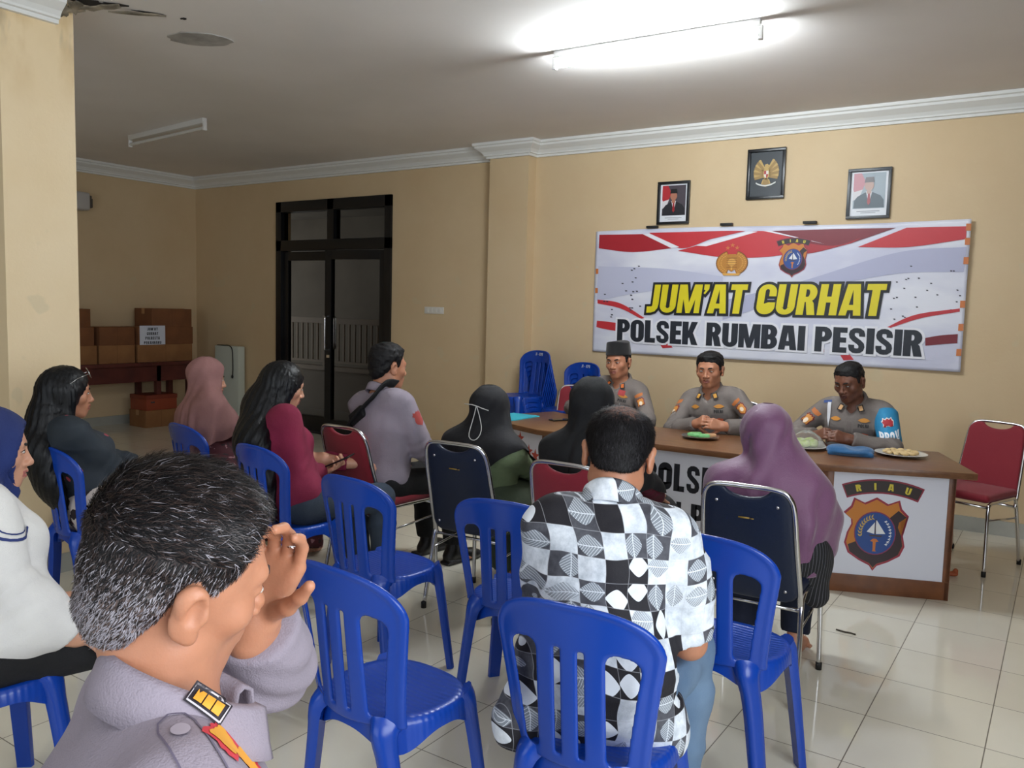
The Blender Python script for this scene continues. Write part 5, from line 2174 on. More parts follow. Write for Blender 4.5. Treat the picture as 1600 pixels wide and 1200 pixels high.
        for j, (ln, r) in enumerate(((0.042, 0.0135), (0.034, 0.0105), (0.028, 0.0088))):
            p2 = p + dr * ln * q
            S.cone(p, p2, r * q, r * 0.86 * q, k=0.006)
            dr = unit(dr + d * 0.30 + n * 0.12)
            p = p2

    def head_ops(s, S, neck=True, detail=True):
        h, hs, R = s.h, s.hs, s.Rh
        E = lambda c, r, k=0.02, mode='u', RR=None: S.ell(h(*c), np.array(r) * hs * np.array((s.hw if r[0] > 0.02 else 1.0, 1, 1)), R=R if RR is None else RR, k=k * hs, mode=mode)
        Cn = lambda a, b, ra, rb=None, k=0.015, mode='u': S.cone(h(*a), h(*b), ra * hs, (ra if rb is None else rb) * hs, k=k * hs, mode=mode)
        jw = 0.93 if s.fem else 1.0
        E((0, -0.012, 0.034), (0.0745, 0.0945, 0.083))
        E((0, 0.020, -0.026), (0.0625 * jw, 0.064, 0.083), 0.03)
        Cn((-0.044 * jw, 0.004, -0.062), (0.044 * jw, 0.004, -0.062), 0.019, k=0.03)
        E((0, 0.064, -0.095), (0.024 * jw, 0.019, 0.019), 0.022)
        for x in (1, -1):
            E((0.041 * x, 0.054, -0.020), (0.023, 0.022, 0.022), 0.022)
            Cn((0.046 * x * jw, 0.0, -0.066), (0.014 * x, 0.062, -0.096), 0.016, 0.014, 0.02)
        E((0, 0.068, -0.060), (0.031, 0.025, 0.030), 0.02)
        if detail:
            Cn((-0.036, 0.074, 0.026), (0.036, 0.074, 0.026), 0.0105, k=0.018)
            for x in (1, -1):
                E((0.031 * x, 0.100, 0.006), (0.020, 0.018, 0.011), 0.014, 's')
                E((0.031 * x, 0.0735, 0.006), (0.0150, 0.0125, 0.0100), 0.004)
            Cn((0, 0.079, 0.016), (0, 0.099, -0.027), 0.0080, 0.0115, 0.010)
            E((0, 0.101, -0.030), (0.0135, 0.0115, 0.0105), 0.007)
            for x in (1, -1):
                E((0.0145 * x, 0.093, -0.034), (0.0090, 0.0105, 0.0078), 0.006)
                Cn((0.021 * x, 0.083, -0.058), (0.0, 0.0935, -0.0555), 0.0045, 0.0062, 0.006)
                Cn((0.019 * x, 0.082, -0.067), (0.0, 0.0905, -0.0695), 0.0048, 0.0068, 0.006)
            S.cone(h(-0.023, 0.0935, -0.0622), h(0.023, 0.0935, -0.0622), 0.0032 * hs, k=0.003, mode='s')
            for x in (1, -1):
                RR = R @ RZ(-18 * x) @ RX(-8)
                E((0.0795 * x, -0.012, -0.004), (0.0085, 0.0185, 0.0325), 0.008, RR=RR)
                E((0.083 * x, -0.016, 0.012), (0.0095, 0.0165, 0.0200), 0.006, RR=RR)
                E((0.0895 * x, -0.009, 0.003), (0.0085, 0.0105, 0.0170), 0.005, 's', RR=RR)
                E((0.0780 * x, -0.004, -0.030), (0.008, 0.010, 0.011), 0.006)
                E((0.0830 * x, 0.003, -0.003), (0.0055, 0.005, 0.008), 0.005)
        if neck:
            r = 0.050 if s.fem else 0.057
            S.cone(s.Nk - s.T[:, 2] * 0.03, h(0, -0.022, -0.055), r * 1.05, r * 0.98 * hs, k=0.03)

    # ---------------- finished meshes
    def body(s, vox=0.0095, fine=0.0045, legs=True, arms=True, hands=True, feet=True):
        S = SDF()
        s.torso_ops(S, -0.004)
        if arms:
            for sd in s.arm:
                s.arm_ops(S, 0.0, sd, t1=2.0)
        if legs:
            for sd in (1, -1):
                s.leg_ops(S, 0.0, sd)
                if feet:
                    A = s.leg[sd][2]
                    out = np.array((0.03 * sd, 0, 0))
                    S.cone(A + np.array((0, -0.035, -0.05)), A + np.array((0, 0.09, -0.052)) + out, 0.032, 0.026, k=0.03)
                    for i, o_ in enumerate((-0.028, -0.012, 0.003, 0.017, 0.03)):
                        p = A + np.array((0, 0.10 - 0.012 * i * 0.9, -0.06)) + out + np.array((o_ * sd, 0, 0))
                        S.cone(p, p + np.array((0.004 * sd, 0.045 - 0.004 * i, -0.004)), 0.0125 - 0.001 * i, 0.011 - 0.001 * i, k=0.006)
        s.head_ops(S)
        if hands:
            for sd in s.hand:
                s.hand_ops(S, sd)
        r = 0.125 * s.hs
        fb = [(s.C - r, s.C + r, fine)]
        if hands:
            for sd in s.hand:
                W = s.arm[sd][2] + s.hand[sd][0] * 0.07
                fb.append((W - 0.11, W + 0.11, fine))
        me = S.mesh('body', vox, fb)
        smooth_mesh(me, 1, 0.4)
        for m_ in s.skinm:
            me.materials.append(m_)
        c = (centers(me) - s.C) @ s.Rh / s.hs
        lips = (np.abs(c[:, 2] + 0.0625) < 0.0125 - 0.18 * np.abs(c[:, 0])) & (np.abs(c[:, 0]) < 0.024) & (c[:, 1] > 0.078) & (c[:, 1] < 0.0985)
        me.polygons.foreach_set('material_index', lips.astype(np.int32))
        return link_mesh('body', me, None, s.e)

    def face_parts(s, brow=(22, 18, 18), open_=1.0, lash=True):
        for x in (1, -1):
            o = MB().sphere(s.h(0.031 * x, 0.0785, 0.0052), np.array((0.0118, 0.0095, 0.0052 * open_)) * s.hs, 12, 8, s.Rh).build('eye', M_EYE, s.e, smooth=True)
            MB().sphere(s.h(0.0305 * x, 0.0830, 0.0048), np.array((0.0056, 0.0056, 0.0050 * open_)) * s.hs, 10, 8, s.Rh).build('iris', M_IRIS, o, smooth=True)
            MB().tube([s.h(a * x, y, z) for a, y, z in ((0.013, 0.0875, 0.0225), (0.024, 0.0875, 0.0275), (0.036, 0.0825, 0.0285), (0.047, 0.0690, 0.0235))], 0.0042 * s.hs, 7, scales=[0.8, 1.1, 1.0, 0.4]).build('eyebrow', mat('brow_%d' % brow[0], brow, 0.7), s.e, smooth=True)
            if lash:
                MB().tube([s.h(a * x, y, z) for a, y, z in ((0.018, 0.0815, 0.0065), (0.026, 0.0865, 0.0105), (0.036, 0.0845, 0.0102), (0.044, 0.0765, 0.0060))], 0.0016 * s.hs, 6).build('eyelash', M_IRIS, o, smooth=True)

    def short_hair(s, m=None, thick=0.009, top=0.008, line=None, name='hair', vox=0.005, noise=0.0035, crown_bald=0.0):
        pts = line or [(-0.12, -0.075), (-0.085, -0.072), (-0.055, -0.045), (-0.028, -0.012), (-0.020, 0.03), (0.004, 0.034), (0.010, 0.002), (0.026, 0.004), (0.034, 0.036), (0.055, 0.056), (0.072, 0.068), (0.09, 0.066), (0.13, 0.062)]
        px, pz = [p[0] for p in pts], [p[1] for p in pts]
        C, R, hs, hwid = s.C, s.Rh, s.hs, s.hw
        wr = wrinkle(noise, 210, 4)

        def fn(P):
            q = (P - C) @ R / hs * np.array((1 / hwid, 1, 1))

            def el(c, r):
                w = q - np.array(c)
                r = np.array(r)
                k0 = np.linalg.norm(w / r, axis=-1)
                k1 = np.linalg.norm(w / (r * r), axis=-1) + 1e-9
                return k0 * (k0 - 1) / k1
            hl = np.interp(q[..., 1], px, pz) + 0.013 * np.clip((np.abs(q[..., 0]) - 0.028) / 0.03, 0, 1) * np.clip((q[..., 1] - 0.036) / 0.02, 0, 1)
            tp = 0.25 + 0.75 * np.clip((q[..., 2] - hl) / 0.035, 0, 1)
            tk = (thick + top * np.clip((q[..., 2] - 0.03) / 0.07, 0, 1)) * tp + 0.006 * np.exp(-((q[..., 2] - 0.008) / 0.026) ** 2) * np.exp(-((q[..., 1] - 0.022) / 0.016) ** 2)
            d = el((0, -0.012, 0.034), (0.0745, 0.0945, 0.081)) - tk
            d2 = el((0, -0.050, -0.030), (0.056, 0.048, 0.062)) - thick * 0.8 * tp
            d = smin(d, d2, 0.03)
            d = smax(d, hl - q[..., 2], 0.006)
            return (d + wr(q * 1.0)) * hs
        r = 0.14 * hs
        S = SDF().fn(C - r, C + r, fn, 0.0)
        me = S.mesh(name, vox)
        smooth_mesh(me, 1, 0.3)
        return link_mesh(name, me, m or M_HAIR, s.e)

    def long_hair(s, length=0.45, m=None, side=0.0, vox=0.007, width=1.0):
        C, R, hs = s.C, s.Rh, s.hs
        S = SDF()
        S.ell(s.h(0, -0.016, 0.036), np.array((0.089, 0.106, 0.094)) * hs, R=R, k=0.0)
        S.cone(s.h(0, -0.055, 0.0), s.h(0, -0.075, -0.13), 0.078 * hs, 0.082 * hs * width, k=0.05)
        f = s.T[:, 1]
        top = s.h(0, -0.075, -0.13)
        z0 = 0.40
        pts = [top, s.t(side * 0.3, -0.125, z0 - 0.07), s.t(side * 0.7, -0.150, z0 - 0.07 - length * 0.45), s.t(side, -0.150, z0 - 0.07 - length * 0.85)]
        for i, (ra, rb, fl) in enumerate(((0.084 * hs, 0.090, 1.25), (0.090, 0.088, 1.7), (0.088, 0.055, 2.1))):
            S.cone(pts[i], pts[i + 1], ra * width, rb * width, k=0.05, flat=(f, fl))
        for x in (1, -1):
            S.ell(s.h(0.080 * x, -0.012, 0.0), np.array((0.016, 0.036, 0.048)) * hs, R=R, k=0.03)
            S.cone(s.h(0.062 * x, 0.02, 0.01), s.h(0.072 * x, -0.01, -0.13), 0.026 * hs, 0.032 * hs, k=0.03)
            S.cone(s.h(0.072 * x, -0.01, -0.12), s.h(0.075 * x, -0.02, -0.13) + np.array((0.02 * x, 0.02, -0.10)), 0.032 * hs, 0.022, k=0.03)
        S.ell(s.h(0, 0.105, -0.030), np.array((0.053, 0.075, 0.094)) * hs, R=R, k=0.012, mode='s')
        lo, hi = S.bounds()

        def strands(P):
            q = (P - C) @ R
            a = np.arctan2(q[..., 0], -q[..., 1] + 0.02)
            return 0.0022 * np.sin(a * 34 + 5 * np.sin(q[..., 2] * 9)) + 0.0014 * np.sin(a * 71 + 3 * np.sin(q[..., 2] * 14 + 1))
        S.fn(lo, hi, strands, 0, 'd')
        me = S.mesh('hair', vox)
        smooth_mesh(me, 1, 0.3)
        return link_mesh('hair', me, m or M_LONGHAIR, s.e)

    def shirt(s, m, sleeve=1.93, e=0.014, amp=0.004, seed=1, hem=-0.10, name='shirt', vox=0.009, flare=0.004, neck=0.066, collar=True, collar_m=None, fine=(), cuff=0.0, open_front=True, collar_h=1.0, extra=None):
        S = SDF()
        s.torso_ops(S, e)
        for sd in s.arm:
            s.arm_ops(S, e * 0.95, sd, t1=sleeve, flare=flare)
        if extra:
            extra(S)
        lo, hi = S.bounds()
        S.fn(lo - 0.01, hi + 0.01, wrinkle(amp, 30, seed), 0, 'd')
        S.fn(lo - 0.01, hi + 0.01, crease(-amp * 0.8, 11, seed + 50), 0, 'd')
        # folds across the bent elbows and under the arms
        for sd in s.arm:
            A, E, W = s.arm[sd]

            def fold(P, E=E, u=unit(W - E), v=unit(E - A)):
                q = P - E
                r = np.linalg.norm(q, axis=-1)
                t = q @ unit(u + v)
                return 0.006 * np.sin(t * 140) * np.exp(-(r / 0.085) ** 2)
            S.fn(E - 0.14, E + 0.14, fold, 0, 'd')
            end = A + (E - A) * sleeve if sleeve <= 1 else E + (W - E) * (sleeve - 1)
            dr = unit(E - A) if sleeve <= 1 else unit(W - E)
            c = end + dr * (0.06)
            S.box(c, (0.13, 0.13, 0.06), R=frame_z(dr), rnd=0.002, k=0.004, mode='s')
        # neckline
        nz = s.T[:, 2]
        S.cone(s.Nk + nz * 0.0, s.Nk + nz * 0.09, neck, neck * 1.1, k=0.012, mode='s')
        if open_front:
            S.cone(s.t(0, 0.10, 0.40), s.t(0, 0.03, 0.46), 0.022, 0.05, k=0.012, mode='s')
        # bottom hem
        S.box(s.t(0, 0, hem - 0.2), (0.4, 0.4, 0.2 * s.ts), R=s.T, rnd=0.002, k=0.004, mode='s')
        me = S.mesh(name, vox, fine)
        smooth_mesh(me, 1, 0.35)
        o = link_mesh(name, me, m, s.e)
        s.parts[name] = o
        V = verts(me)
        s.bvh = BVHTree.FromPolygons([Vector(v) for v in V.astype(float)], [tuple(p.vertices) for p in me.polygons])
        if collar:
            s.collar(collar_m or m, collar_h)
        return o

    def collar(s, m, hh=1.0, r=0.062, name='collar', points=True, lift=0.022):
        """turned-down shirt collar: a folded band round the neck, open at the front"""
        vs, fs = [], []
        n = 40
        prof = [(0.000, 0.000), (0.003, 0.020), (0.004, 0.036), (0.010, 0.041), (0.014, 0.037), (0.020, 0.016), (0.024, -0.004)]
        T = s.T
        ctr = s.Nk + T[:, 2] * lift + T[:, 1] * 0.004
        ax = unit(0.55 * T[:, 2] + 0.45 * unit(s.C - s.Nk))
        y = unit(T[:, 1] - ax * np.dot(T[:, 1], ax))
        x = np.cross(y, ax)
        for i in range(n + 1):
            a = math.radians(-158 + 316 * i / n)
            bk = 0.5 + 0.5 * math.cos(a)
            fr = 1 - bk
            for j, (dr, dz) in enumerate(prof):
                rr_ = r * (1 - 0.10 * fr) + dr * (1 + 0.4 * fr * (points and j > 3))
                z = dz * hh * (1 - 0.25 * fr) - 0.052 * fr - (0.022 * fr ** 3 if (j > 4 and points) else 0)
                p = ctr + x * math.sin(a) * rr_ * 1.0 - y * math.cos(a) * rr_ * 1.02 + ax * z
                vs.append(p)
        k = len(prof)
        for i in range(n):
            for j in range(k - 1):
                fs.append((i * k + j, i * k + j + 1, (i + 1) * k + j + 1, (i + 1) * k + j))
        o = MB().add(vs, fs).build(name, m, s.e, smooth=True)
        md = o.modifiers.new('cloth', 'SOLIDIFY')
        md.thickness, md.offset = 0.004, 1
        s.parts[name] = o
        return o

    def trousers(s, m, t1=1.93, e=0.016, amp=0.005, seed=2, name='trousers', vox=0.011, flare=0.012):
        S = SDF()
        S.ell(s.t(0, 0.0, 0.01), (0.172 * s.b + e * 0.6, 0.126 + e * 0.6, 0.12), R=s.T, k=0.04)
        for sd in (1, -1):
            s.leg_ops(S, e, sd, t1=t1, flare=flare)
        lo, hi = S.bounds()
        S.fn(lo, hi, wrinkle(amp, 26, seed), 0, 'd')
        S.fn(lo, hi, crease(-amp * 0.7, 11, seed + 30), 0, 'd')
        for sd in (1, -1):
            hip, K, A = s.leg[sd]
            end = K + (A - K) * (t1 - 1)
            dr = unit(A - K)
            S.box(end + dr * 0.07, (0.12, 0.12, 0.07), R=frame_z(dr), rnd=0.002, k=0.004, mode='s')
        S.box(s.t(0, 0, 0.06 + 0.1), (0.3, 0.3, 0.1 * s.ts), R=s.T, rnd=0.002, k=0.004, mode='s')
        me = S.mesh(name, vox)
        smooth_mesh(me, 1, 0.35)
        o = link_mesh(name, me, m, s.e)
        s.parts[name] = o
        return o

    def shoes(s, m):
        for sd in (1, -1):
            A = s.leg[sd][2]
            out = np.array((0.03 * sd, 0, 0))
            S = SDF()
            S.cone(A + np.array((0, -0.035, -0.045)), A + np.array((0, 0.11, -0.05)) + out, 0.040, 0.036, k=0.03)
            S.ell(A + np.array((0, 0.13, -0.055)) + out, (0.042, 0.06, 0.03), k=0.02)
            S.cone(A + np.array((0, -0.01, -0.02)), A + np.array((0, -0.005, 0.02)), 0.042, 0.042, k=0.02)
            S.box(A + np.array((0, 0.05, -0.075)) + out * 0.5, (0.043, 0.14, 0.010), rnd=0.008, k=0.006)
            S.box(A + np.array((0, 0.05, -0.105)), (0.3, 0.3, 0.0205), rnd=0.001, k=0.001, mode='s')
            me = S.mesh('shoe', 0.007)
            smooth_mesh(me, 1)
            link_mesh('shoe', me, m, s.e)

    def skirt(s, m, name='skirt', e=0.03, amp=0.008, r=0.15, bottom=0.06, fold=0.010):
        """long skirt over seated legs"""
        S = SDF()
        S.ell(s.t(0, 0.0, 0.01), (0.18 + e * 0.5, 0.135 + e * 0.5, 0.13), R=s.T, k=0.06)
        K = (s.leg[1][1] + s.leg[-1][1]) / 2
        A = (s.leg[1][2] + s.leg[-1][2]) / 2
        for sd in (1, -1):
            hip, k_, a_ = s.leg[sd]
            S.cone(hip, k_, 0.09 + e, 0.07 + e, k=0.09)
            S.cone(k_, a_ + np.array((0.02 * sd, 0, 0.0)), 0.07 + e, 0.08 + e, k=0.09)
        S.box(np.array((0, A[1], bottom - 0.2)), (0.6, 0.8, 0.2), rnd=0.002, k=0.004, mode='s')
        lo, hi = S.bounds()

        def f(P):
            a = np.arctan2(P[..., 0] - A[0], P[..., 1] - A[1] + 0.2)
            return fold * np.sin(a * 17) * np.clip((0.6 - P[..., 2]) / 0.5, 0, 1)
        S.fn(lo, hi, f, 0, 'd')
        S.fn(lo, hi, wrinkle(amp, 22, 9), 0, 'd')
        me = S.mesh(name, 0.011)
        smooth_mesh(me, 1)
        return link_mesh(name, me, m, s.e)

    def hijab(s, m, drape=(), amp=0.004, fold=0.006, nf=13, vox=0.008, face=1.0, name='hijab', chest=0.36, cw=1.0, seed=5, low=None, under=True, fine=(), k=0.06):
        """cloth over head, neck and shoulders, open at the face; drape: extra (a, b, ra, rb, flatten) cones in local space"""
        C, R, hs = s.C, s.Rh, s.hs
        S = SDF()
        S.ell(s.h(0, -0.012, 0.032), np.array((0.089, 0.109, 0.097)) * hs, R=R, k=0)
        S.ell(s.h(0, 0.004, -0.050), np.array((0.081, 0.088, 0.088)) * hs, R=R, k=0.03)
        S.cone(s.h(0, -0.010, -0.07), s.t(0, 0.0, 0.40), 0.086 * hs, 0.105 * cw, k=0.05)
        f = s.T[:, 1]
        S.cone(s.t(0, 0.0, 0.40), s.t(0, 0.0, chest - 0.08), 0.115 * cw, 0.20 * cw, k=0.06, flat=(f, 1.45))
        for d_ in drape:
            a, b, ra, rb = d_[:4]
            S.cone(a, b, ra, rb, k=k, flat=(d_[5] if len(d_) > 5 else f, d_[4]) if len(d_) > 4 and d_[4] else None)
        lo, hi = S.bounds()
        S.ell(s.h(0, 0.150, -0.018), np.array((0.058 * face, 0.10, 0.088 * face)) * hs, R=R, k=0.012, mode='s')

        def ff(P):
            q = P - C
            a = np.arctan2(q @ s.T[:, 0], -(q @ s.T[:, 1]))
            z = -(q[..., 2])
            g = np.clip((z - 0.02) / 0.16, 0, 1)
            return fold * g * (np.sin(a * nf + 3 * np.sin(z * 6 + seed)) + 0.5 * np.sin(a * nf * 1.9 + z * 11))
        S.fn(lo, hi, ff, 0, 'd')
        S.fn(lo, hi, wrinkle(amp, 24, seed), 0, 'd')
        if low is not None:
            S.box(np.array((0, 0, low - 0.3)), (1, 1, 0.3), rnd=0.002, k=0.004, mode='s')
        me = S.mesh(name, vox, fine)
        smooth_mesh(me, 1)
        o = link_mesh(name, me, m, s.e)
        s.parts[name] = o
        return o

    def pick(s, px, py, trees):
        """first point of the garments met by the line of sight through a picture point, in the person's own space, and the direction back"""
        o = s.L((0, 0, CAM_H))
        d = unit(s.R0.T @ ray(px, py))
        best = None
        for t in trees:
            hit = t.ray_cast(Vector(o), Vector(d), 20)
            if hit[0] is not None and (best is None or hit[3] < best[1]):
                best = (np.array(hit[0]), hit[3], np.array(hit[1]))
        return best, d

    def around(s, deg, z, lift=0.006):
        """point on the garment at an angle round the spine (0 = back, + = right side)"""
        a = math.radians(deg)
        d = s.T @ np.array((math.sin(a), -math.cos(a), 0))
        o = s.t(0, 0, z)
        hit = s.bvh.ray_cast(Vector(o + d * 0.5), Vector(-d), 0.6)
        return (np.array(hit[0]) if hit[0] is not None else o + d * 0.15) + d * lift

    def drape(s, m, over, hem, ease=0.011, fold=0.012, nf=14, face=1.0, name='hijab', cling=0.22, seed=1, wide=0.0, neck=None, tent=None):
        """cloth hung over head and shoulders: it follows the widest body below it and falls to hem(angle); angle 0 front, 90 right, 180 back"""
        V = np.concatenate([verts(o.data).astype(float) for o in over])
        gold = np.arange(6000)
        ph, cz_ = gold * 2.399963, 1 - 2 * (gold + 0.5) / 6000
        sph = np.stack([np.sqrt(1 - cz_ ** 2) * np.cos(ph), np.sqrt(1 - cz_ ** 2) * np.sin(ph), cz_], -1) * np.array((0.080 * s.hw, 0.101, 0.090)) + np.array((0, -0.012, 0.034))
        sph = sph * s.hs @ s.Rh.T + s.C
        V = np.concatenate([V, sph])
        zt = sph[:, 2].max() + 0.007
        nth, dz = 120, 0.01
        hems = np.array([hem(a) for a in np.linspace(-180, 180, nth, endpoint=False)])
        zb = hems.min() - 0.03
        nz = int((zt - zb) / dz) + 2
        zs = zt - dz * np.arange(nz)
        ax0, ax1 = s.h(0, -0.01, 0), s.t(0, -0.005, 0.30)
        w = np.clip((ax0[2] - 0.06 - zs) / max(ax0[2] - 0.06 - ax1[2], 0.05), 0, 1)[:, None]
        axis = ax0[None, :2] * (1 - w) + ax1[None, :2] * w
        V = V[(V[:, 2] > zb) & (V[:, 2] < zt)]
        zi = np.clip(np.round((zt - V[:, 2]) / dz).astype(int), 0, nz - 1)
        d = V[:, :2] - axis[zi]
        r = np.hypot(d[:, 0], d[:, 1])
        ti = np.round((np.degrees(np.arctan2(d[:, 0], d[:, 1])) + 180) / 360 * nth).astype(int) % nth
        G = np.zeros((nz, nth))
        np.maximum.at(G, (zi, ti), r)

        def blur(A, n, ax):
            for _ in range(n):
                if ax == 1:
                    A = 0.5 * A + 0.25 * (np.roll(A, 1, 1) + np.roll(A, -1, 1))
                else:
                    P_ = np.pad(A, ((1, 1), (0, 0)), mode='edge')
                    A = 0.5 * A + 0.25 * (P_[:-2] + P_[2:])
            return A
        for _ in range(4):
            nb = np.maximum(np.maximum(np.roll(G, 1, 1), np.roll(G, -1, 1)), 0)
            G = np.where(G <= 0.001, nb * 0.985, G)
        G = np.maximum(G, blur(G, 6, 1)) + ease
        Rr = G.copy()
        chin = s.C[2] - 0.09 * s.hs
        nk = np.array([0.95 if neck is None else neck(a) for a in np.linspace(-180, 180, nth, endpoint=False)])
        for i in range(1, nz):
            c = nk if zs[i] > chin - 0.05 else cling
            Rr[i] = np.maximum(Rr[i], Rr[i - 1] - c * dz)
        if tent is not None:
            # cloth pulled straight from the head to the shoulder and elbow: the outer envelope of each fall line
            for j, a in enumerate(np.linspace(-180, 180, nth, endpoint=False)):
                w_ = tent(a)
                if w_ <= 0:
                    continue
                i0 = int((zt - s.C[2]) / dz)
                i1 = min(nz - 1, int((zt - hems[j]) / dz))
                hull = []
                for i in range(i0, i1 + 1):
                    while len(hull) > 1 and (hull[-1][1] - hull[-2][1]) * (i - hull[-2][0]) <= (Rr[i, j] - hull[-2][1]) * (hull[-1][0] - hull[-2][0]):
                        hull.pop()
                    hull.append((i, Rr[i, j]))
                env = np.interp(np.arange(i0, i1 + 1), [p[0] for p in hull], [p[1] for p in hull])
                Rr[i0:i1 + 1, j] = Rr[i0:i1 + 1, j] * (1 - w_) + env * w_
        Rr = blur(blur(Rr, 10, 1), 5, 0)
        Rr = np.maximum(Rr, G - ease * 0.35)
        Rr = blur(blur(Rr, 3, 1), 2, 0)
        nr = 110
        th = np.radians(np.linspace(-180, 180, nth, endpoint=False))
        r_ = np.random.default_rng(seed)
        p1, p2, p3 = r_.uniform(0, 6, 3)
        pts = np.zeros((nr, nth, 3))
        for j in range(nth):
            t = np.linspace(0, 1, nr)
            z = zt - 0.002 + (hems[j] - zt) * t ** 1.45
            fi = np.clip((zt - z) / dz, 0, nz - 1.001)
            rad = np.interp(fi, np.arange(nz), Rr[:, j])
            g = np.clip((chin - 0.01 - z) / 0.22, 0, 1)
            rad = rad + g * (fold * (np.sin(th[j] * nf + p1 + 2.2 * np.sin(z * 7 + p2)) + 0.6 * np.sin(th[j] * nf * 1.7 + p3 + 9 * z)) + wide * g) + 0.0025 * np.sin(th[j] * 9 + z * 40) * np.clip((zt - z) / 0.08, 0, 1)
            rad = np.where(zt - z < 0.055, np.minimum(rad, 0.105 * np.sqrt(np.clip((zt - z) / 0.055, 0.0005, 1)) + 0.0), rad)
            axx = np.stack([np.interp(fi, np.arange(nz), axis[:, k_]) for k_ in (0, 1)], -1)
            pts[:, j, 0] = axx[:, 0] + rad * math.sin(th[j])
            pts[:, j, 1] = axx[:, 1] + rad * math.cos(th[j])
            pts[:, j, 2] = z
        q = (pts - s.C) @ s.Rh / s.hs
        ex, ez = q[..., 0] / (0.056 * face), (q[..., 2] + 0.016) / (0.086 * face)
        e = np.sqrt(ex ** 2 + ez ** 2)
        fr = q[..., 1] > 0.03
        sn = fr & (e > 0.82) & (e < 1.18)
        q2 = q.copy()
        q2[..., 0] = np.where(sn, q[..., 0] / e, q[..., 0])
        q2[..., 2] = np.where(sn, (ez / e) * 0.086 * face - 0.016, q[..., 2])
        q2[..., 1] = np.where(sn, q[..., 1] - 0.012, q[..., 1])
        pts = q2 * s.hs @ s.Rh.T + s.C
        fs = []
        for i in range(nr - 1):
            for j in range(nth):
                k_ = (j + 1) % nth
                cells = ((i, j), (i, k_), (i + 1, k_), (i + 1, j))
                if all(fr[c] for c in cells) and np.mean([min(e[c], 2) for c in cells]) < 0.985:
                    continue
                fs.append(tuple(a * nth + b for a, b in cells))
        me = MB().add(pts.reshape(-1, 3), fs).mesh(name)
        smooth_mesh(me, 2, 0.4)
        o = link_mesh(name, me, m, s.e)
        md = o.modifiers.new('cloth', 'SOLIDIFY')
        md.thickness, md.offset = 0.003, 1
        s.parts[name] = o
        s.bvh = BVHTree.FromPolygons([Vector(v) for v in verts(me).astype(float)], [tuple(p.vertices) for p in me.polygons])
        return o

    # ---------------- flat cloth patches laid on the shirt
    def patch(s, name, polys, c, n, up, rgb, lift=0.002, parent='shirt', rough=0.7, sub=0.02):
        """polys in metres about c (local); projected along -n onto the garment"""
        n = unit(n)
        u = unit(np.array(up, float) - n * np.dot(up, n))
        r_ = np.cross(u, n)
        c = np.array(c, float)

        def fn(a, b):
            o = Vector(c + r_ * a + u * b + n * 0.12)
            hit = s.bvh.ray_cast(o, Vector(-n), 0.3)
            if hit[0] is None:
                return Vector(c + r_ * a + u * b)
            return hit[0] + Vector(n) * lift
        me = tri_mesh([subdiv(p, sub) for p in polys], fn, name, sub)
        return link_mesh(name, me, mat('patch_%d_%d_%d' % tuple(rgb), rgb, rough), s.parts[parent])

    def words(s, name, txt, c, n, up, h, rgb, lift=0.003, parent='shirt', ws=1.0):
        wid, polys = text_polys(txt, 0.1)
        s.patch(name, [[((a - wid / 2) * h * ws, (b - 0.5) * h) for a, b in p] for p in polys], c, n, up, rgb, lift, parent)


def frame_z(d):
    d = unit(d)
    a = np.array((1.0, 0, 0)) if abs(d[0]) < 0.9 else np.array((0, 1.0, 0))
    x = unit(np.cross(a, d))
    return np.stack([x, np.cross(d, x), d], 1)


def rect(w, h):
    return [(-w / 2, -h / 2), (w / 2, -h / 2), (w / 2, h / 2), (-w / 2, h / 2)]


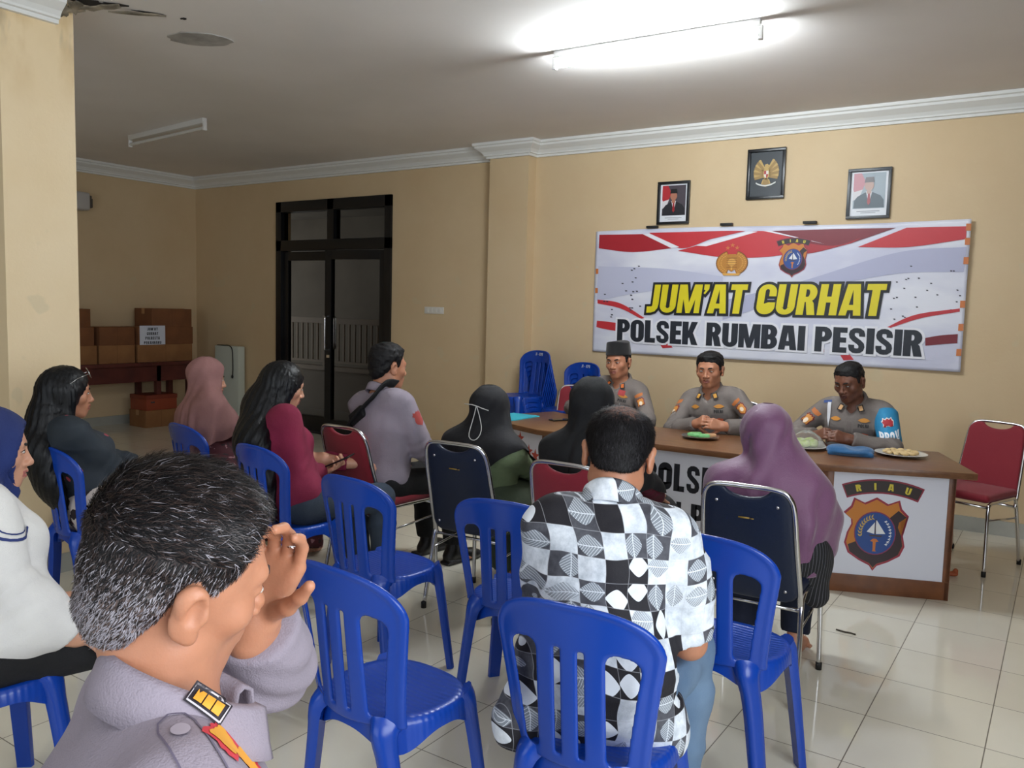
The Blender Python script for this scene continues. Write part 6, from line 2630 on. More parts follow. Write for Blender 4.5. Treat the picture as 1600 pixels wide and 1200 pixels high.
def strands(P, cap, line, n, mats, pick_mat, flow, length, keep=None, lift0=0.30, width=0.00042):
    """short hairs growing from a hair cap, as one mesh under it"""
    me = cap.data
    me.calc_loop_triangles()
    tri = np.empty(len(me.loop_triangles) * 3, np.int32)
    me.loop_triangles.foreach_get('vertices', tri)
    tri = tri.reshape(-1, 3)
    V = verts(me).astype(float)
    a_, b_, c_ = V[tri[:, 0]], V[tri[:, 1]], V[tri[:, 2]]
    nr = np.cross(b_ - a_, c_ - a_)
    ar = np.linalg.norm(nr, axis=1)
    nr = nr / (ar[:, None] + 1e-12)
    hd = lambda X: (X - P.C) @ P.Rh / P.hs * np.array((1 / P.hw, 1, 1))
    q = hd((a_ + b_ + c_) / 3)
    cr = (q - np.array((0, -0.012, 0.034))) / np.array((0.0745, 0.0945, 0.081))
    out = (np.linalg.norm(cr, axis=1) > 1.0) & (q[:, 2] > np.interp(q[:, 1], [p[0] for p in line], [p[1] for p in line]) - 0.004)
    ar = np.where(out, ar, 0)
    if keep is not None:
        ar = ar * keep(q)
    pick = rng.choice(len(tri), n, p=ar / ar.sum())
    w1, w2 = rng.random(n), rng.random(n)
    f = w1 + w2 > 1
    w1[f], w2[f] = 1 - w1[f], 1 - w2[f]
    P0 = a_[pick] + (b_ - a_)[pick] * w1[:, None] + (c_ - a_)[pick] * w2[:, None]
    Nn = nr[pick]
    ql = hd(P0)
    fl = flow(ql) + rng.normal(0, 0.28, (n, 3))
    fl = fl @ P.Rh.T
    fl -= Nn * (fl * Nn).sum(1)[:, None]
    fl /= np.linalg.norm(fl, axis=1)[:, None] + 1e-9
    ln = length(ql) * rng.uniform(0.7, 1.25, n)
    lift = (lift0 + 0.12 * rng.normal(size=n))[:, None]
    P1 = P0 + (fl * 0.6 + Nn * lift) * ln[:, None] * 0.55
    P2 = P1 + (fl + Nn * lift * 0.15) * ln[:, None] * 0.5
    sd = np.cross(fl, Nn)
    wd = (width * (1 + 0.5 * rng.random(n)))[:, None]
    VV = np.stack([P0 - sd * wd, P0 + sd * wd, P1 - sd * wd * 0.8, P1 + sd * wd * 0.8, P2], 1).reshape(-1, 3)
    idx = np.arange(n) * 5
    loops = np.stack([idx, idx + 1, idx + 3, idx + 2, idx + 2, idx + 3, idx + 4], 1).ravel()
    hm = bpy.data.meshes.new('hair_strands')
    hm.vertices.add(len(VV))
    hm.vertices.foreach_set('co', VV.astype(np.float32).ravel())
    hm.loops.add(len(loops))
    hm.loops.foreach_set('vertex_index', loops.astype(np.int32))
    hm.polygons.add(n * 2)
    hm.polygons.foreach_set('loop_start', np.stack([np.arange(n) * 7, np.arange(n) * 7 + 4], 1).ravel().astype(np.int32))
    hm.update(calc_edges=True)
    for m_ in mats:
        hm.materials.append(m_)
    hm.polygons.foreach_set('material_index', np.repeat(pick_mat(ql), 2).astype(np.int32))
    o = bpy.data.objects.new('hair_strands', hm)
    COL.objects.link(o)
    o.parent = cap
    o['kind'] = 'stuff'
    return o
# ------------------------------------------------------------------ cloths
C_GREY = cloth('uniform_grey', (122, 113, 108), 0.82, (112, 104, 99))
C_MAUVE = cloth('uniform_mauve_grey', (150, 140, 152), 0.82, (140, 131, 142))
C_BLACKTR = cloth('black_trousers', (20, 20, 23), 0.85)
C_BLACK = cloth('black_cloth', (17, 18, 21), 0.85)
C_SHOE = mat('black_shoe_leather', (18, 17, 17), 0.35)
C_PINK = cloth('dusty_pink_cloth', (150, 108, 104), 0.85, (140, 99, 96))
C_MAGENTA = cloth('magenta_knit', (132, 26, 62), 0.85, (118, 22, 54))
C_PURPLE = cloth('mauve_satin', (124, 80, 114), 0.5, (114, 72, 106), sheen=0.3)
C_NAVYH = cloth('navy_hijab_cloth', (24, 44, 104), 0.8, (20, 36, 90))
C_WHITE = cloth('white_shirt_cloth', (226, 224, 220), 0.8, (216, 214, 212))
C_GREEN = cloth('sage_green_cloth', (122, 138, 102), 0.8, (98, 114, 80), fold=0.8)
C_GREEN2 = cloth('dark_sage_skirt', (74, 86, 66), 0.85, (62, 73, 56), fold=0.6)
C_MAROON = cloth('maroon_cloth', (96, 22, 44), 0.85)
C_DARKSH = cloth('dark_slate_blouse', (38, 46, 54), 0.8, (30, 37, 45))
C_DENIM = cloth('faded_denim', (118, 144, 172), 0.9, (96, 124, 156), weave=600, bump=0.25)
C_DENIM2 = cloth('dark_denim', (62, 74, 88), 0.9, (48, 58, 72), weave=600, bump=0.25)
C_STRAP = cloth('black_sling_cloth', (16, 17, 20), 0.8)


def blotch(name, base, cols, scale, thr=0.55):
    k = N(name)
    co = k.coord()
    c = lin(base)
    for i, (rgb, t) in enumerate(cols):
        f = k.math('GREATER_THAN', k.noise(scale * (1 + 0.35 * i), 2, k.scaled(co, (1 + 0.2 * i, 1, 1.1)), 0.4), t)
        c = k.mix(f, c, lin(rgb))
    k.l(c, k.b.inputs['Base Color'])
    k.b.inputs['Roughness'].default_value = 0.8
    return k.m


C_FLORALM = blotch('maroon_floral', (70, 18, 30), [((150, 110, 116), 0.60), ((38, 20, 26), 0.62)], 22)
C_FLORALW = blotch('white_black_floral', (204, 192, 184), [((36, 26, 28), 0.54), ((96, 50, 52), 0.68)], 16)
C_FLORALD = blotch('dark_pink_floral', (36, 44, 52), [((176, 70, 84), 0.73)], 9)


def pinstripe():
    k = N('black_pinstripe')
    s_ = k.n('ShaderNodeSeparateXYZ')
    k.l(k.coord(), s_.inputs[0])
    f = k.math('LESS_THAN', k.math('FRACT', k.math('MULTIPLY', k.math('ADD', s_.outputs[0], k.math('MULTIPLY', s_.outputs[1], 0.6)), 60)), 0.14)
    k.l(k.mix(f, lin((22, 22, 26)), lin((92, 92, 98))), k.b.inputs['Base Color'])
    k.b.inputs['Roughness'].default_value = 0.8
    return k.m


def leaf_shirt():
    k = N('black_white_leaf_print')
    sp = k.n('ShaderNodeSeparateXYZ')
    co = k.coord()
    wob = k.noise(3.0, 2, co)
    k.l(co, sp.inputs[0])
    S = 0.066
    ang = k.math('ADD', sp.outputs[0], k.math('MULTIPLY', sp.outputs[1], 0.75))
    gx = k.math('ADD', k.math('DIVIDE', ang, S), k.math('MULTIPLY', wob, 1.5))
    gz = k.math('ADD', k.math('DIVIDE', sp.outputs[2], S * 0.95), k.math('MULTIPLY', k.noise(2.4, 2, k.scaled(co, (1.3, 1, 0.8))), 1.5))
    fx, fz = k.math('FLOOR', gx), k.math('FLOOR', gz)
    u0 = k.math('SUBTRACT', k.math('FRACT', gx), 0.5)
    v0 = k.math('SUBTRACT', k.math('FRACT', gz), 0.5)
    par0 = k.math('ABSOLUTE', k.math('MODULO', k.math('ADD', fx, fz), 2))
    cb = k.n('ShaderNodeCombineXYZ')
    k.l(fx, cb.inputs[0])
    k.l(fz, cb.inputs[1])
    wn = k.n('ShaderNodeTexWhiteNoise', noise_dimensions='2D')
    k.l(cb.outputs[0], wn.inputs['Vector'])
    sc = k.n('ShaderNodeSeparateColor')
    k.l(wn.outputs[1], sc.inputs[0])
    ra, rb, rc = sc.outputs[0], sc.outputs[1], sc.outputs[2]
    par = k.math('ABSOLUTE', k.math('SUBTRACT', par0, k.math('GREATER_THAN', k.math('FRACT', k.math('MULTIPLY', rb, 7.3)), 0.82)))
    sw = k.math('GREATER_THAN', rb, 0.5)
    inv = k.math('SUBTRACT', 1.0, sw)
    u = k.math('ADD', k.math('MULTIPLY', u0, sw), k.math('MULTIPLY', v0, inv))
    v = k.math('ADD', k.math('MULTIPLY', v0, sw), k.math('MULTIPLY', u0, inv))
    off = k.math('MULTIPLY', k.math('SUBTRACT', rc, 0.5), 0.5)
    u = k.math('ADD', u, off)
    prof = k.math('MULTIPLY', 0.42, k.math('SUBTRACT', 1.0, k.math('POWER', k.math('ABSOLUTE', k.math('MULTIPLY', v, 1.9)), 1.6)))
    au = k.math('ABSOLUTE', u)
    leaf = k.math('LESS_THAN', au, prof)
    vein = k.math('LESS_THAN', au, 0.018)
    side = k.math('LESS_THAN', k.math('FRACT', k.math('ADD', k.math('MULTIPLY', v, 9.0), k.math('MULTIPLY', au, 7.0))), 0.2)
    veins = k.math('MULTIPLY', leaf, k.math('MAXIMUM', vein, side))
    edge = k.math('MULTIPLY', leaf, k.math('GREATER_THAN', au, k.math('SUBTRACT', prof, 0.04)))
    tone = k.ramp(k.noise(26, 5, co, 0.65), 0.38, 0.66)
    white, pale, mid, dark, black = lin((232, 238, 246)), lin((168, 178, 188)), lin((120, 124, 132)), lin((62, 62, 70)), lin((24, 22, 30))
    light = k.mix(k.math('MULTIPLY', tone, 0.75), white, pale)
    lleaf = k.mix(k.math('MULTIPLY', leaf, 0.8), light, k.mix(tone, mid, pale))
    lleaf = k.mix(veins, lleaf, white)
    light = k.mix(k.math('GREATER_THAN', ra, 0.55), light, lleaf)
    lblack = k.mix(leaf, black, white)
    light = k.mix(k.math('GREATER_THAN', ra, 0.82), light, lblack)
    grey = k.mix(tone, dark, lin((88, 90, 98)))
    grey = k.mix(k.math('MULTIPLY', veins, 0.9), k.mix(k.math('MULTIPLY', leaf, 0.55), grey, pale), white)
    blk = k.mix(leaf, black, k.mix(k.math('MULTIPLY', tone, 0.4), white, pale))
    dk_ = k.mix(k.math('GREATER_THAN', ra, 0.40), k.mix(k.math('GREATER_THAN', ra, 0.2), black, blk), grey)
    c = k.mix(par, dk_, light)
    line = k.math('GREATER_THAN', k.math('MAXIMUM', k.math('ABSOLUTE', u0), k.math('ABSOLUTE', v0)), 0.486)
    c = k.mix(k.math('MULTIPLY', line, 0.4), c, lin((190, 192, 200)))
    k.l(c, k.b.inputs['Base Color'])
    k.b.inputs['Roughness'].default_value = 0.75
    k.bump(k.math('ADD', k.math('MULTIPLY', k.noise(500, 2, co), 0.1), k.math('MULTIPLY', k.noise(14, 4, co, 0.65), 0.5)), 0.5, 0.012)
    return k.m


def wpt(px, py, Y):
    return on_y(px, py, Y)


def at(px, py, d):
    return np.array([0, 0, CAM_H]) + ray(px, py) * d


GOLD, ORANGE, REDB, DARKB = (206, 140, 56), (214, 120, 46), (150, 44, 40), (40, 34, 36)


def officer_marks(P, front_words=('', 'POLRI'), rank=ORANGE, ribbons=True, left_patch=True, right_patch=None, yoff=0.0):
    """collar ranks, name tape, badges and sleeve patches of a uniform shirt"""
    T = P.T
    f, up, x = T[:, 1], T[:, 2], T[:, 0]
    g = f * 0.92 + up * 0.25
    for sd in (1, -1):
        c = P.t(0.060 * sd, 0.075, 0.418)
        P.patch('collar_rank_ground', [rect(0.034, 0.046)], c, unit(f * 0.8 + up * 0.55), up + x * -0.35 * sd, (34, 28, 28), 0.012)
        P.patch('collar_rank', [rect(0.022, 0.032)], c, unit(f * 0.8 + up * 0.55), up + x * -0.35 * sd, rank, 0.014)
        P.patch('pocket_flap', [[(-0.055, 0.012), (0.055, 0.012), (0.055, -0.018), (0, -0.032), (-0.055, -0.018)]], P.t(0.082 * sd, 0.1, 0.285), g, up, (98, 90, 87), 0.003)
        txt = front_words[0] if sd > 0 else front_words[1]
        if txt:
            P.words('name_tape', txt, P.t(0.082 * sd, 0.1, 0.318), g, up, 0.021, (30, 28, 30), 0.004)
    P.patch('button_placket', [rect(0.028, 0.30)], P.t(0, 0.1, 0.2), f, up, (108, 99, 95), 0.002)
    for sd, rgb in ((1, GOLD), (-1, GOLD)):
        c = P.t(0.085 * sd, 0.1, 0.352)
        P.patch('brevet_badge', [[(-0.035, 0.0), (-0.016, 0.012), (0, 0.016), (0.016, 0.012), (0.035, 0.0), (0.012, -0.012), (-0.012, -0.012)]], c, g, up, rgb, 0.005)
    if ribbons:
        P.patch('ribbon_bar', [[(-0.022, -0.009), (0.022, -0.009), (0.028, 0.004), (0.0, 0.011), (-0.028, 0.004)]], P.t(-0.085, 0.1, 0.262), g, up, (176, 78, 46), 0.006)
        P.patch('ribbon_bar', [disc(0, 0, 0.014, 0.012)], P.t(0.085, 0.1, 0.262), g, up, (186, 96, 70), 0.006)
    for sd, kind in ((-1, left_patch), (1, right_patch)):
        if not kind:
            continue
        A, E, W = P.arm[sd]
        c = A + (E - A) * 0.22
        n = unit(x * sd * 0.35 + f * 0.9)
        u2 = unit(A - E)
        P.patch('sleeve_arc', [[(-0.030, 0.036), (0.030, 0.036), (0.033, 0.052), (0, 0.058), (-0.033, 0.052)]], c, n, u2, (190, 110, 54), 0.004)
        P.patch('sleeve_patch_rim', [[(a * 0.032, b_ * 0.038) for a, b_ in shield_polys()]], c - u2 * 0.008, n, u2, (120, 30, 34), 0.004)
        P.patch('sleeve_patch', [[(a * 0.026, b_ * 0.032) for a, b_ in shield_polys()]], c - u2 * 0.008, n, u2, (206, 138, 60), 0.0055)
        P.patch('sleeve_patch_disc', [disc(0, 0, 0.013)], c - u2 * 0.008, n, u2, (232, 214, 190), 0.007)


def hem_of(P, *keys):
    """hem heights by angle, given as (angle, z relative to the neck) pairs"""
    ks = sorted(keys)
    xs = [k_[0] for k_ in ks]
    xs = [xs[-1] - 360] + xs + [xs[0] + 360]
    ys = [ks[-1][1]] + [k_[1] for k_ in ks] + [ks[0][1]]

    def f(a):
        t = np.interp(a, xs, ys)
        return P.Nk[2] + t + 0.012 * math.sin(math.radians(a) * 7)
    return f


# ------------------------------------------------------------------ officers behind the desk
def seated_officer(loc, yaw, label, head, look, sk, wr, wl, hs=1.0, hd_r=None, hd_l=None, curl=40, shirt_m=None, build=1.0, pn_r=(0.1, 0.15, -1), pn_l=(-0.1, 0.15, -1)):
    P = Person(loc, yaw, label, head, look=look, skinm=sk, hs=hs, build=build)
    P.set_arm(1, wr, pole=(1, -0.25, -0.45), hd=hd_r, pn=pn_r, curl=curl)
    P.set_arm(-1, wl, pole=(1, -0.25, -0.45), hd=hd_l, pn=pn_l, curl=curl)
    P.body()
    P.face_parts()
    P.shirt(shirt_m or C_GREY, sleeve=1.93, seed=int(abs(loc[0] * 100)))
    P.trousers(C_BLACKTR)
    P.shoes(C_SHOE)
    return P


H1 = seated_officer((-2.84, 5.68, 0), 178, 'officer in grey uniform and black cap seated behind the desk at left', wpt(966, 566, 5.62), (2, 4, 3), SKIN_TAN,
                    (-2.98, 5.37, 0.755), (-2.70, 5.37, 0.755), hd_r=(0.5, -0.8, 0), hd_l=(-0.5, -0.8, 0), hs=1.03)
officer_marks(H1, ('', 'POLRI'), rank=(214, 110, 40))
H1.patch('chest_emblem', [rect(0.05, 0.042)], H1.t(-0.07, 0.1, 0.375), unit(H1.T[:, 1] * 0.9 + H1.T[:, 2] * 0.4), H1.T[:, 2], (176, 60, 62), 0.008)
H1.short_hair(thick=0.005, top=0.0)
# stiff black cap, a little higher in front
S = SDF()
R = H1.Rh


def capfn(P):
    q = (P - H1.C) @ R / H1.hs
    z = q[..., 2]
    t = np.clip((z - 0.05) / 0.12, 0, 1)
    rx, ry = 0.0845 - 0.012 * t, 0.104 - 0.016 * t
    d = (np.sqrt((q[..., 0] / (rx * 1.09)) ** 2 + ((q[..., 1] + 0.012) / ry) ** 2) - 1) * 0.09
    top = 0.156 + 0.10 * q[..., 1] * 0.25 - 0.012 * np.abs(q[..., 0] / 0.08) ** 2
    return smax(smax(d, z - top, 0.006), 0.050 + 0.16 * q[..., 1] * 0.5 - z, 0.004) * H1.hs


S.fn(H1.C - 0.17, H1.C + 0.17, capfn, 0)
me = S.mesh('cap', 0.005)
smooth_mesh(me, 1, 0.3)
link_mesh('cap', me, mat('black_velvet', (14, 14, 16), 0.9, sheen=0.2), H1.e)

H2 = seated_officer((-2.00, 5.64, 0), 176, 'bare headed officer with clasped hands at the middle of the desk', wpt(1109, 579, 5.52), (8, 5, 2), SKIN_TAN,
                    (-2.035, 5.285, 0.765), (-1.845, 5.275, 0.765), hd_r=(0.66, -0.62, 0.38), hd_l=(-0.72, -0.62, 0.22), curl=42, pn_r=(0.8, 0.5, -0.3), pn_l=(-0.7, 0.6, -0.3))
officer_marks(H2, ('', 'POLRI'), rank=(206, 150, 60), right_patch=True)
H2.short_hair(thick=0.005, top=0.017)

H3 = seated_officer((-1.10, 5.64, 0), 178, 'officer with light blue armband looking down at the right of the desk', wpt(1327, 597, 5.50), (-16, 20, 2), SKIN_DEEP,
                    (-1.265, 5.30, 0.765), (-1.07, 5.29, 0.765), hd_r=(0.66, -0.62, 0.30), hd_l=(-0.72, -0.62, 0.22), curl=46, build=1.06, pn_r=(0.8, 0.5, -0.3), pn_l=(-0.7, 0.6, -0.3))
officer_marks(H3, ('', 'POLRI'), rank=(206, 160, 110), left_patch=False, right_patch=True)
H3.short_hair(thick=0.003, top=0.010)
A, E, W = H3.arm[-1]
S = SDF()
S.cone(A + (E - A) * 0.02, A + (E - A) * 0.82, 0.0745, 0.0665, k=0)
S.fn(A - 0.2, E + 0.2, wrinkle(0.003, 30, 3), 0, 'd')
S.box(A - unit(E - A) * 0.055, (0.15, 0.15, 0.06), R=frame_z(E - A), rnd=0.002, k=0.003, mode='s')
S.box(A + (E - A) * 0.82 + unit(E - A) * 0.06, (0.15, 0.15, 0.06), R=frame_z(E - A), rnd=0.002, k=0.003, mode='s')
me = S.mesh('armband', 0.007)
smooth_mesh(me, 1)
ab = link_mesh('armband', me, cloth('sky_blue_armband', (40, 136, 182), 0.7), H3.e)
H3.parts['armband'] = ab
keep = H3.bvh
H3.bvh = BVHTree.FromPolygons([Vector(v) for v in verts(me).astype(float)], [tuple(p.vertices) for p in me.polygons])
n = unit(H3.T[:, 1] * 0.95 - H3.T[:, 0] * 0.30)
u2 = unit(A - E)
c = A + (E - A) * 0.20
H3.patch('armband_shield_rim', [[(a * 0.036, b_ * 0.047) for a, b_ in shield_polys()]], c, n, u2, (232, 226, 224), 0.002, 'armband')
H3.patch('armband_shield', [[(a * 0.031, b_ * 0.041) for a, b_ in shield_polys()]], c, n, u2, (172, 44, 52), 0.003, 'armband')
H3.patch('armband_shield_disc', [disc(0, -0.008, 0.014)], c, n, u2, (196, 206, 214), 0.004, 'armband')
H3.words('armband_lettering', 'PROV', A + (E - A) * 0.50, n, u2, 0.050, (238, 240, 244), 0.003, 'armband', 0.85)
H3.bvh = keep
g = unit(H3.T[:, 1] * 0.92 + H3.T[:, 2] * 0.25)
H3.patch('lanyard', [[(-0.012, 0.10), (0.010, 0.10), (0.012, 0.0), (0.004, -0.06), (-0.008, 0.0)]], H3.t(0.135, 0.09, 0.35), g, H3.T[:, 2], (222, 222, 226), 0.008)
H3.patch('shoulder_flash', [rect(0.05, 0.02)], H3.t(0.15, 0.03, 0.42), unit(H3.T[:, 2] + 0.4 * H3.T[:, 1]), H3.T[:, 1], (40, 70, 130), 0.004)

# ------------------------------------------------------------------ audience, back rows
# policeman with the sling bag, seen from behind
H8 = Person((-3.11, 3.40, 0), -8, 'young policeman in mauve grey uniform with black sling seated by the glass door', wpt(607, 574, 3.47), look=(-12, 4, 0), skinm=SKIN_TAN, hs=1.02, build=1.04)
H8.set_arm(1, wpt(688, 722, 3.72), pole=(0.7, -0.3, -0.9), hd=(0.1, 1, 0.1), pn=(-0.6, 0, -0.6), curl=30)
H8.set_arm(-1, (-3.22, 3.76, 0.63), pole=(0.7, -0.3, -0.9), hd=(0.5, 1, 0), curl=30)
H8.body()
H8.face_parts()
H8.short_hair(thick=0.010, top=0.014)
H8.shirt(C_MAUVE, sleeve=1.9, e=0.018, seed=8, amp=0.005, hem=-0.06)
H8.trousers(C_BLACKTR)
H8.shoes(C_SHOE)
T = H8.T
pts = [H8.t(0.085, 0.03, 0.475), H8.t(0.080, -0.035, 0.475)]
for a_, z in ((32, 0.415), (14, 0.39), (-6, 0.36), (-26, 0.325), (-48, 0.285), (-70, 0.24), (-92, 0.19), (-112, 0.13)):
    pts.append(H8.around(a_, z, 0.007))
pp = bez(pts, 5)
MB().sweep(pp, [(-0.040, -0.005), (0.040, -0.005), (0.042, 0.0), (0.040, 0.005), (-0.040, 0.005), (-0.042, 0.0)], up=-T[:, 1]).build('sling_strap', C_STRAP, H8.e, smooth=True)
S = SDF().box(H8.around(-24, 0.325, 0.008), (0.062, 0.016, 0.036), R=T @ RY(-28), rnd=0.012, k=0)
link_mesh('sling_buckle_pad', S.mesh('sling_pad', 0.006), C_STRAP, H8.e)
A, E, W = H8.arm[1]
n = unit(T[:, 0] * 1.0 + T[:, 1] * 0.15)
H8.patch('sleeve_patch', [[(a * 0.033, b_ * 0.044) for a, b_ in shield_polys()]], A + (E - A) * 0.3, n, unit(A - E), (150, 56, 50), 0.004)

# woman in the dusty pink hijab
H10 = Person((-3.93, 2.95, 0), -10, 'woman in dusty pink hijab and maroon floral dress at the far left', wpt(324, 592, 2.95), look=(-22, 8, 0), fem=True, hs=0.95, skinm=SKIN_LIGHT)
H10.set_arm(1, H10.o + H10.R0 @ np.array((0.08, 0.30, 0.62)), hd=(-0.5, 1, 0))
H10.set_arm(-1, H10.o + H10.R0 @ np.array((-0.08, 0.30, 0.62)), hd=(0.5, 1, 0))
b10 = H10.body()
H10.face_parts()
H10.shirt(C_FLORALM, sleeve=1.9, seed=3, e=0.012, collar=False, name='dress_top')
H10.skirt(C_FLORALM)
H10.drape(C_PINK, [b10, H10.parts['dress_top']], hem_of(H10, (0, -0.26), (55, -0.16), (95, -0.18), (150, -0.33), (180, -0.37), (-90, -0.32)), fold=0.011, nf=10, tent=lambda a: 0.5 if abs(a) > 60 else 0.0)

# woman in magenta with long hair and a phone
H9 = Person((-3.12, 2.80, 0), -10, 'woman with long black hair and magenta top holding a phone', wpt(445, 603, 2.86), look=(-20, 16, 0), fem=True, hs=0.98, skinm=SKIN_LIGHT, nko=(0, -0.015, -0.04))
H9.set_arm(1, wpt(506, 738, 2.97), pole=(0.5, -0.5, -1), hd=wpt(540, 724, 3.0) - wpt(506, 738, 2.97), pn=(-0.25, -0.2, 1), curl=30, thumb=0.2)
H9.set_arm(-1, H9.o + H9.R0 @ np.array((0.0, 0.36, 0.66)), pole=(0.5, -0.5, -1), hd=(0.7, 1, 0), curl=35)
H9.body()
H9.face_parts()
H9.long_hair(0.40, side=-0.02, width=1.22)
H9.shirt(C_MAGENTA, sleeve=1.88, e=0.016, seed=5, collar=False, hem=-0.12, amp=0.005)
H9.trousers(C_DENIM2)
H9.shoes(C_SHOE)
d, n, _, _ = H9.hand[1]
W = H9.arm[1][2]
pc = H9.R0 @ (W + d * 0.115 + n * 0.026) + H9.o
ph = empty('mobile_phone', pc, 0, 'dark mobile phone held by the woman in the magenta top', 'phone')
wd, wn_ = H9.R0 @ d, H9.R0 @ n
X = np.cross(wd, wn_)
mm = Matrix(((X[0], wd[0], wn_[0], pc[0]), (X[1], wd[1], wn_[1], pc[1]), (X[2], wd[2], wn_[2], pc[2]), (0, 0, 0, 1)))
ph.matrix_world = mm
MB().box((-0.037, -0.075, -0.004), (0.037, 0.075, 0.004)).build('phone_case', mat('black_phone_plastic', (14, 15, 17), 0.35), ph, bevel=0.003)
MB().box((-0.033, -0.07, 0.004), (0.033, 0.07, 0.0047)).build('screen', mat('dark_glass_screen', (8, 9, 11), 0.08), ph)

# woman in dark dress by the pillar, glasses pushed up into her hair
H11 = Person((-3.72, 2.16, 0), -10, 'woman in dark dress with glasses on her long black hair, beside the pillar', wpt(106, 614, 2.03), look=(-16, 4, 0), fem=True, hs=0.98, skinm=SKIN_TAN, hy=-0.04)
H11.set_arm(1, H11.o + H11.R0 @ np.array((0.03, 0.20, 0.60)), pole=(0.2, -1, -0.8), hd=(-0.8, 1, 0))
H11.set_arm(-1, H11.o + H11.R0 @ np.array((-0.08, 0.32, 0.62)), pole=(0.4, -0.5, -1), hd=(0.4, 1, 0))
H11.body()
H11.face_parts()
H11.long_hair(0.30, width=1.05)
H11.shirt(C_FLORALD, sleeve=1.6, e=0.018, seed=6, collar=False, hem=-0.05, amp=0.005)
H11.skirt(C_FLORALW)
b = MB()
for x in (1, -1):
    ring_ = [H11.h(0.033 * x + 0.026 * math.cos(a), 0.082 - 0.010 * math.sin(a), 0.100 + 0.020 * math.sin(a)) for a in np.linspace(0, 2 * math.pi, 17)[:-1]]
    b.tube(ring_, 0.0016, 6, closed=True)
    b.tube([H11.h(0.06 * x, 0.078, 0.098), H11.h(0.088 * x, 0.03, 0.075), H11.h(0.092 * x, -0.02, 0.03)], 0.0016, 6)
b.tube([H11.h(-0.008, 0.084, 0.103), H11.h(0.008, 0.084, 0.103)], 0.0016, 6)
b.build('glasses', mat('silver_wire', (200, 200, 196), 0.25, 1.0), H11.e, smooth=True)

# woman in navy hijab at the left edge
H12 = Person((-2.50, 1.12, 0), -14, 'woman in navy hijab and white shirt at the left edge', wpt(-14, 704, 1.16), look=(-14, 6, 0), fem=True, hs=1.0, skinm=SKIN_LIGHT, build=1.12)
H12.set_arm(1, (-2.27, 1.22, 0.545), pole=(0.35, -1, -0.5), hd=(0.1, 1, -0.2), curl=30)
H12.set_arm(-1, H12.o + H12.R0 @ np.array((-0.20, 0.10, 0.60)), pole=(0.8, -0.8, -0.6), hd=(0.3, 0.8, -0.3))
b12 = H12.body()
H12.face_parts()
H12.shirt(C_WHITE, sleeve=1.93, e=0.020, seed=12, collar=False, amp=0.006, hem=-0.16,
          extra=lambda S: S.cone(H12.t(0.13, 0.06, 0.03), H12.L(wpt(88, 1010, 1.36)), 0.115, 0.065, k=0.06))
H12.trousers(cloth('black_skirt_trousers', (20, 20, 24), 0.85), e=0.03)
H12.shoes(C_SHOE)
keep12 = H12.bvh
H12.drape(C_NAVYH, [b12], hem_of(H12, (0, -0.20), (90, -0.035), (140, -0.05), (180, -0.09), (-90, -0.04)), fold=0.005, nf=9, cling=0.6)
H12.bvh = keep12
arcs = sum([strip_quads(strip([(0.07 * math.cos(a), 0.05 * math.sin(a)) for a in np.linspace(3.4, 6.0, 10)], 0.008), 0), strip_quads(strip([(0.052 * math.cos(a), 0.034 * math.sin(a)) for a in np.linspace(3.4, 6.0, 10)], 0.004), 0)], [])
hit, d = H12.pick(24, 816, [H12.bvh])
if hit is not None:
    H12.patch('shoulder_print', arcs, hit[0], unit(unit(hit[2] if np.dot(hit[2], d) < 0 else -hit[2]) - 0.5 * d), H12.R0.T @ np.array((0, 0, 1.0)), (30, 48, 110), 0.003, sub=0.01)

# woman in green with black hijab and a mask cord
H7 = Person((-2.39, 3.39, 0), 0, 'woman in black hijab with white mask cord and sage green dress', wpt(766, 642, 3.37), look=(-6, 12, 0), fem=True, hs=0.98, skinm=SKIN_LIGHT, build=1.05)
H7.set_arm(1, H7.o + H7.R0 @ np.array((0.10, 0.34, 0.60)), pole=(0.5, -0.5, -1), hd=(-0.4, 1, 0))
H7.set_arm(-1, H7.o + H7.R0 @ np.array((-0.10, 0.34, 0.60)), pole=(0.5, -0.5, -1), hd=(0.4, 1, 0))
b7 = H7.body()
H7.face_parts()
H7.shirt(C_GREEN, sleeve=1.9, e=0.012, seed=7, collar=False, name='dress_top', amp=0.007)
H7.skirt(C_GREEN2, e=0.05)
H7.drape(cloth('black_hijab_cloth', (19, 19, 24), 0.8), [b7, H7.parts['dress_top']], hem_of(H7, (0, -0.25), (50, -0.10), (95, -0.005), (130, -0.10), (155, -0.19), (180, -0.24), (-90, -0.25), (-130, -0.26)), fold=0.006, nf=9, tent=lambda a: 0.6 if abs(a) > 50 else 0.0)


def onto(P, c, n, lift):
    hit = P.bvh.ray_cast(Vector(c + unit(n) * 0.3), Vector(-unit(n)), 0.5)
    return np.array(hit[0]) + unit(n) * lift if hit[0] is not None else c


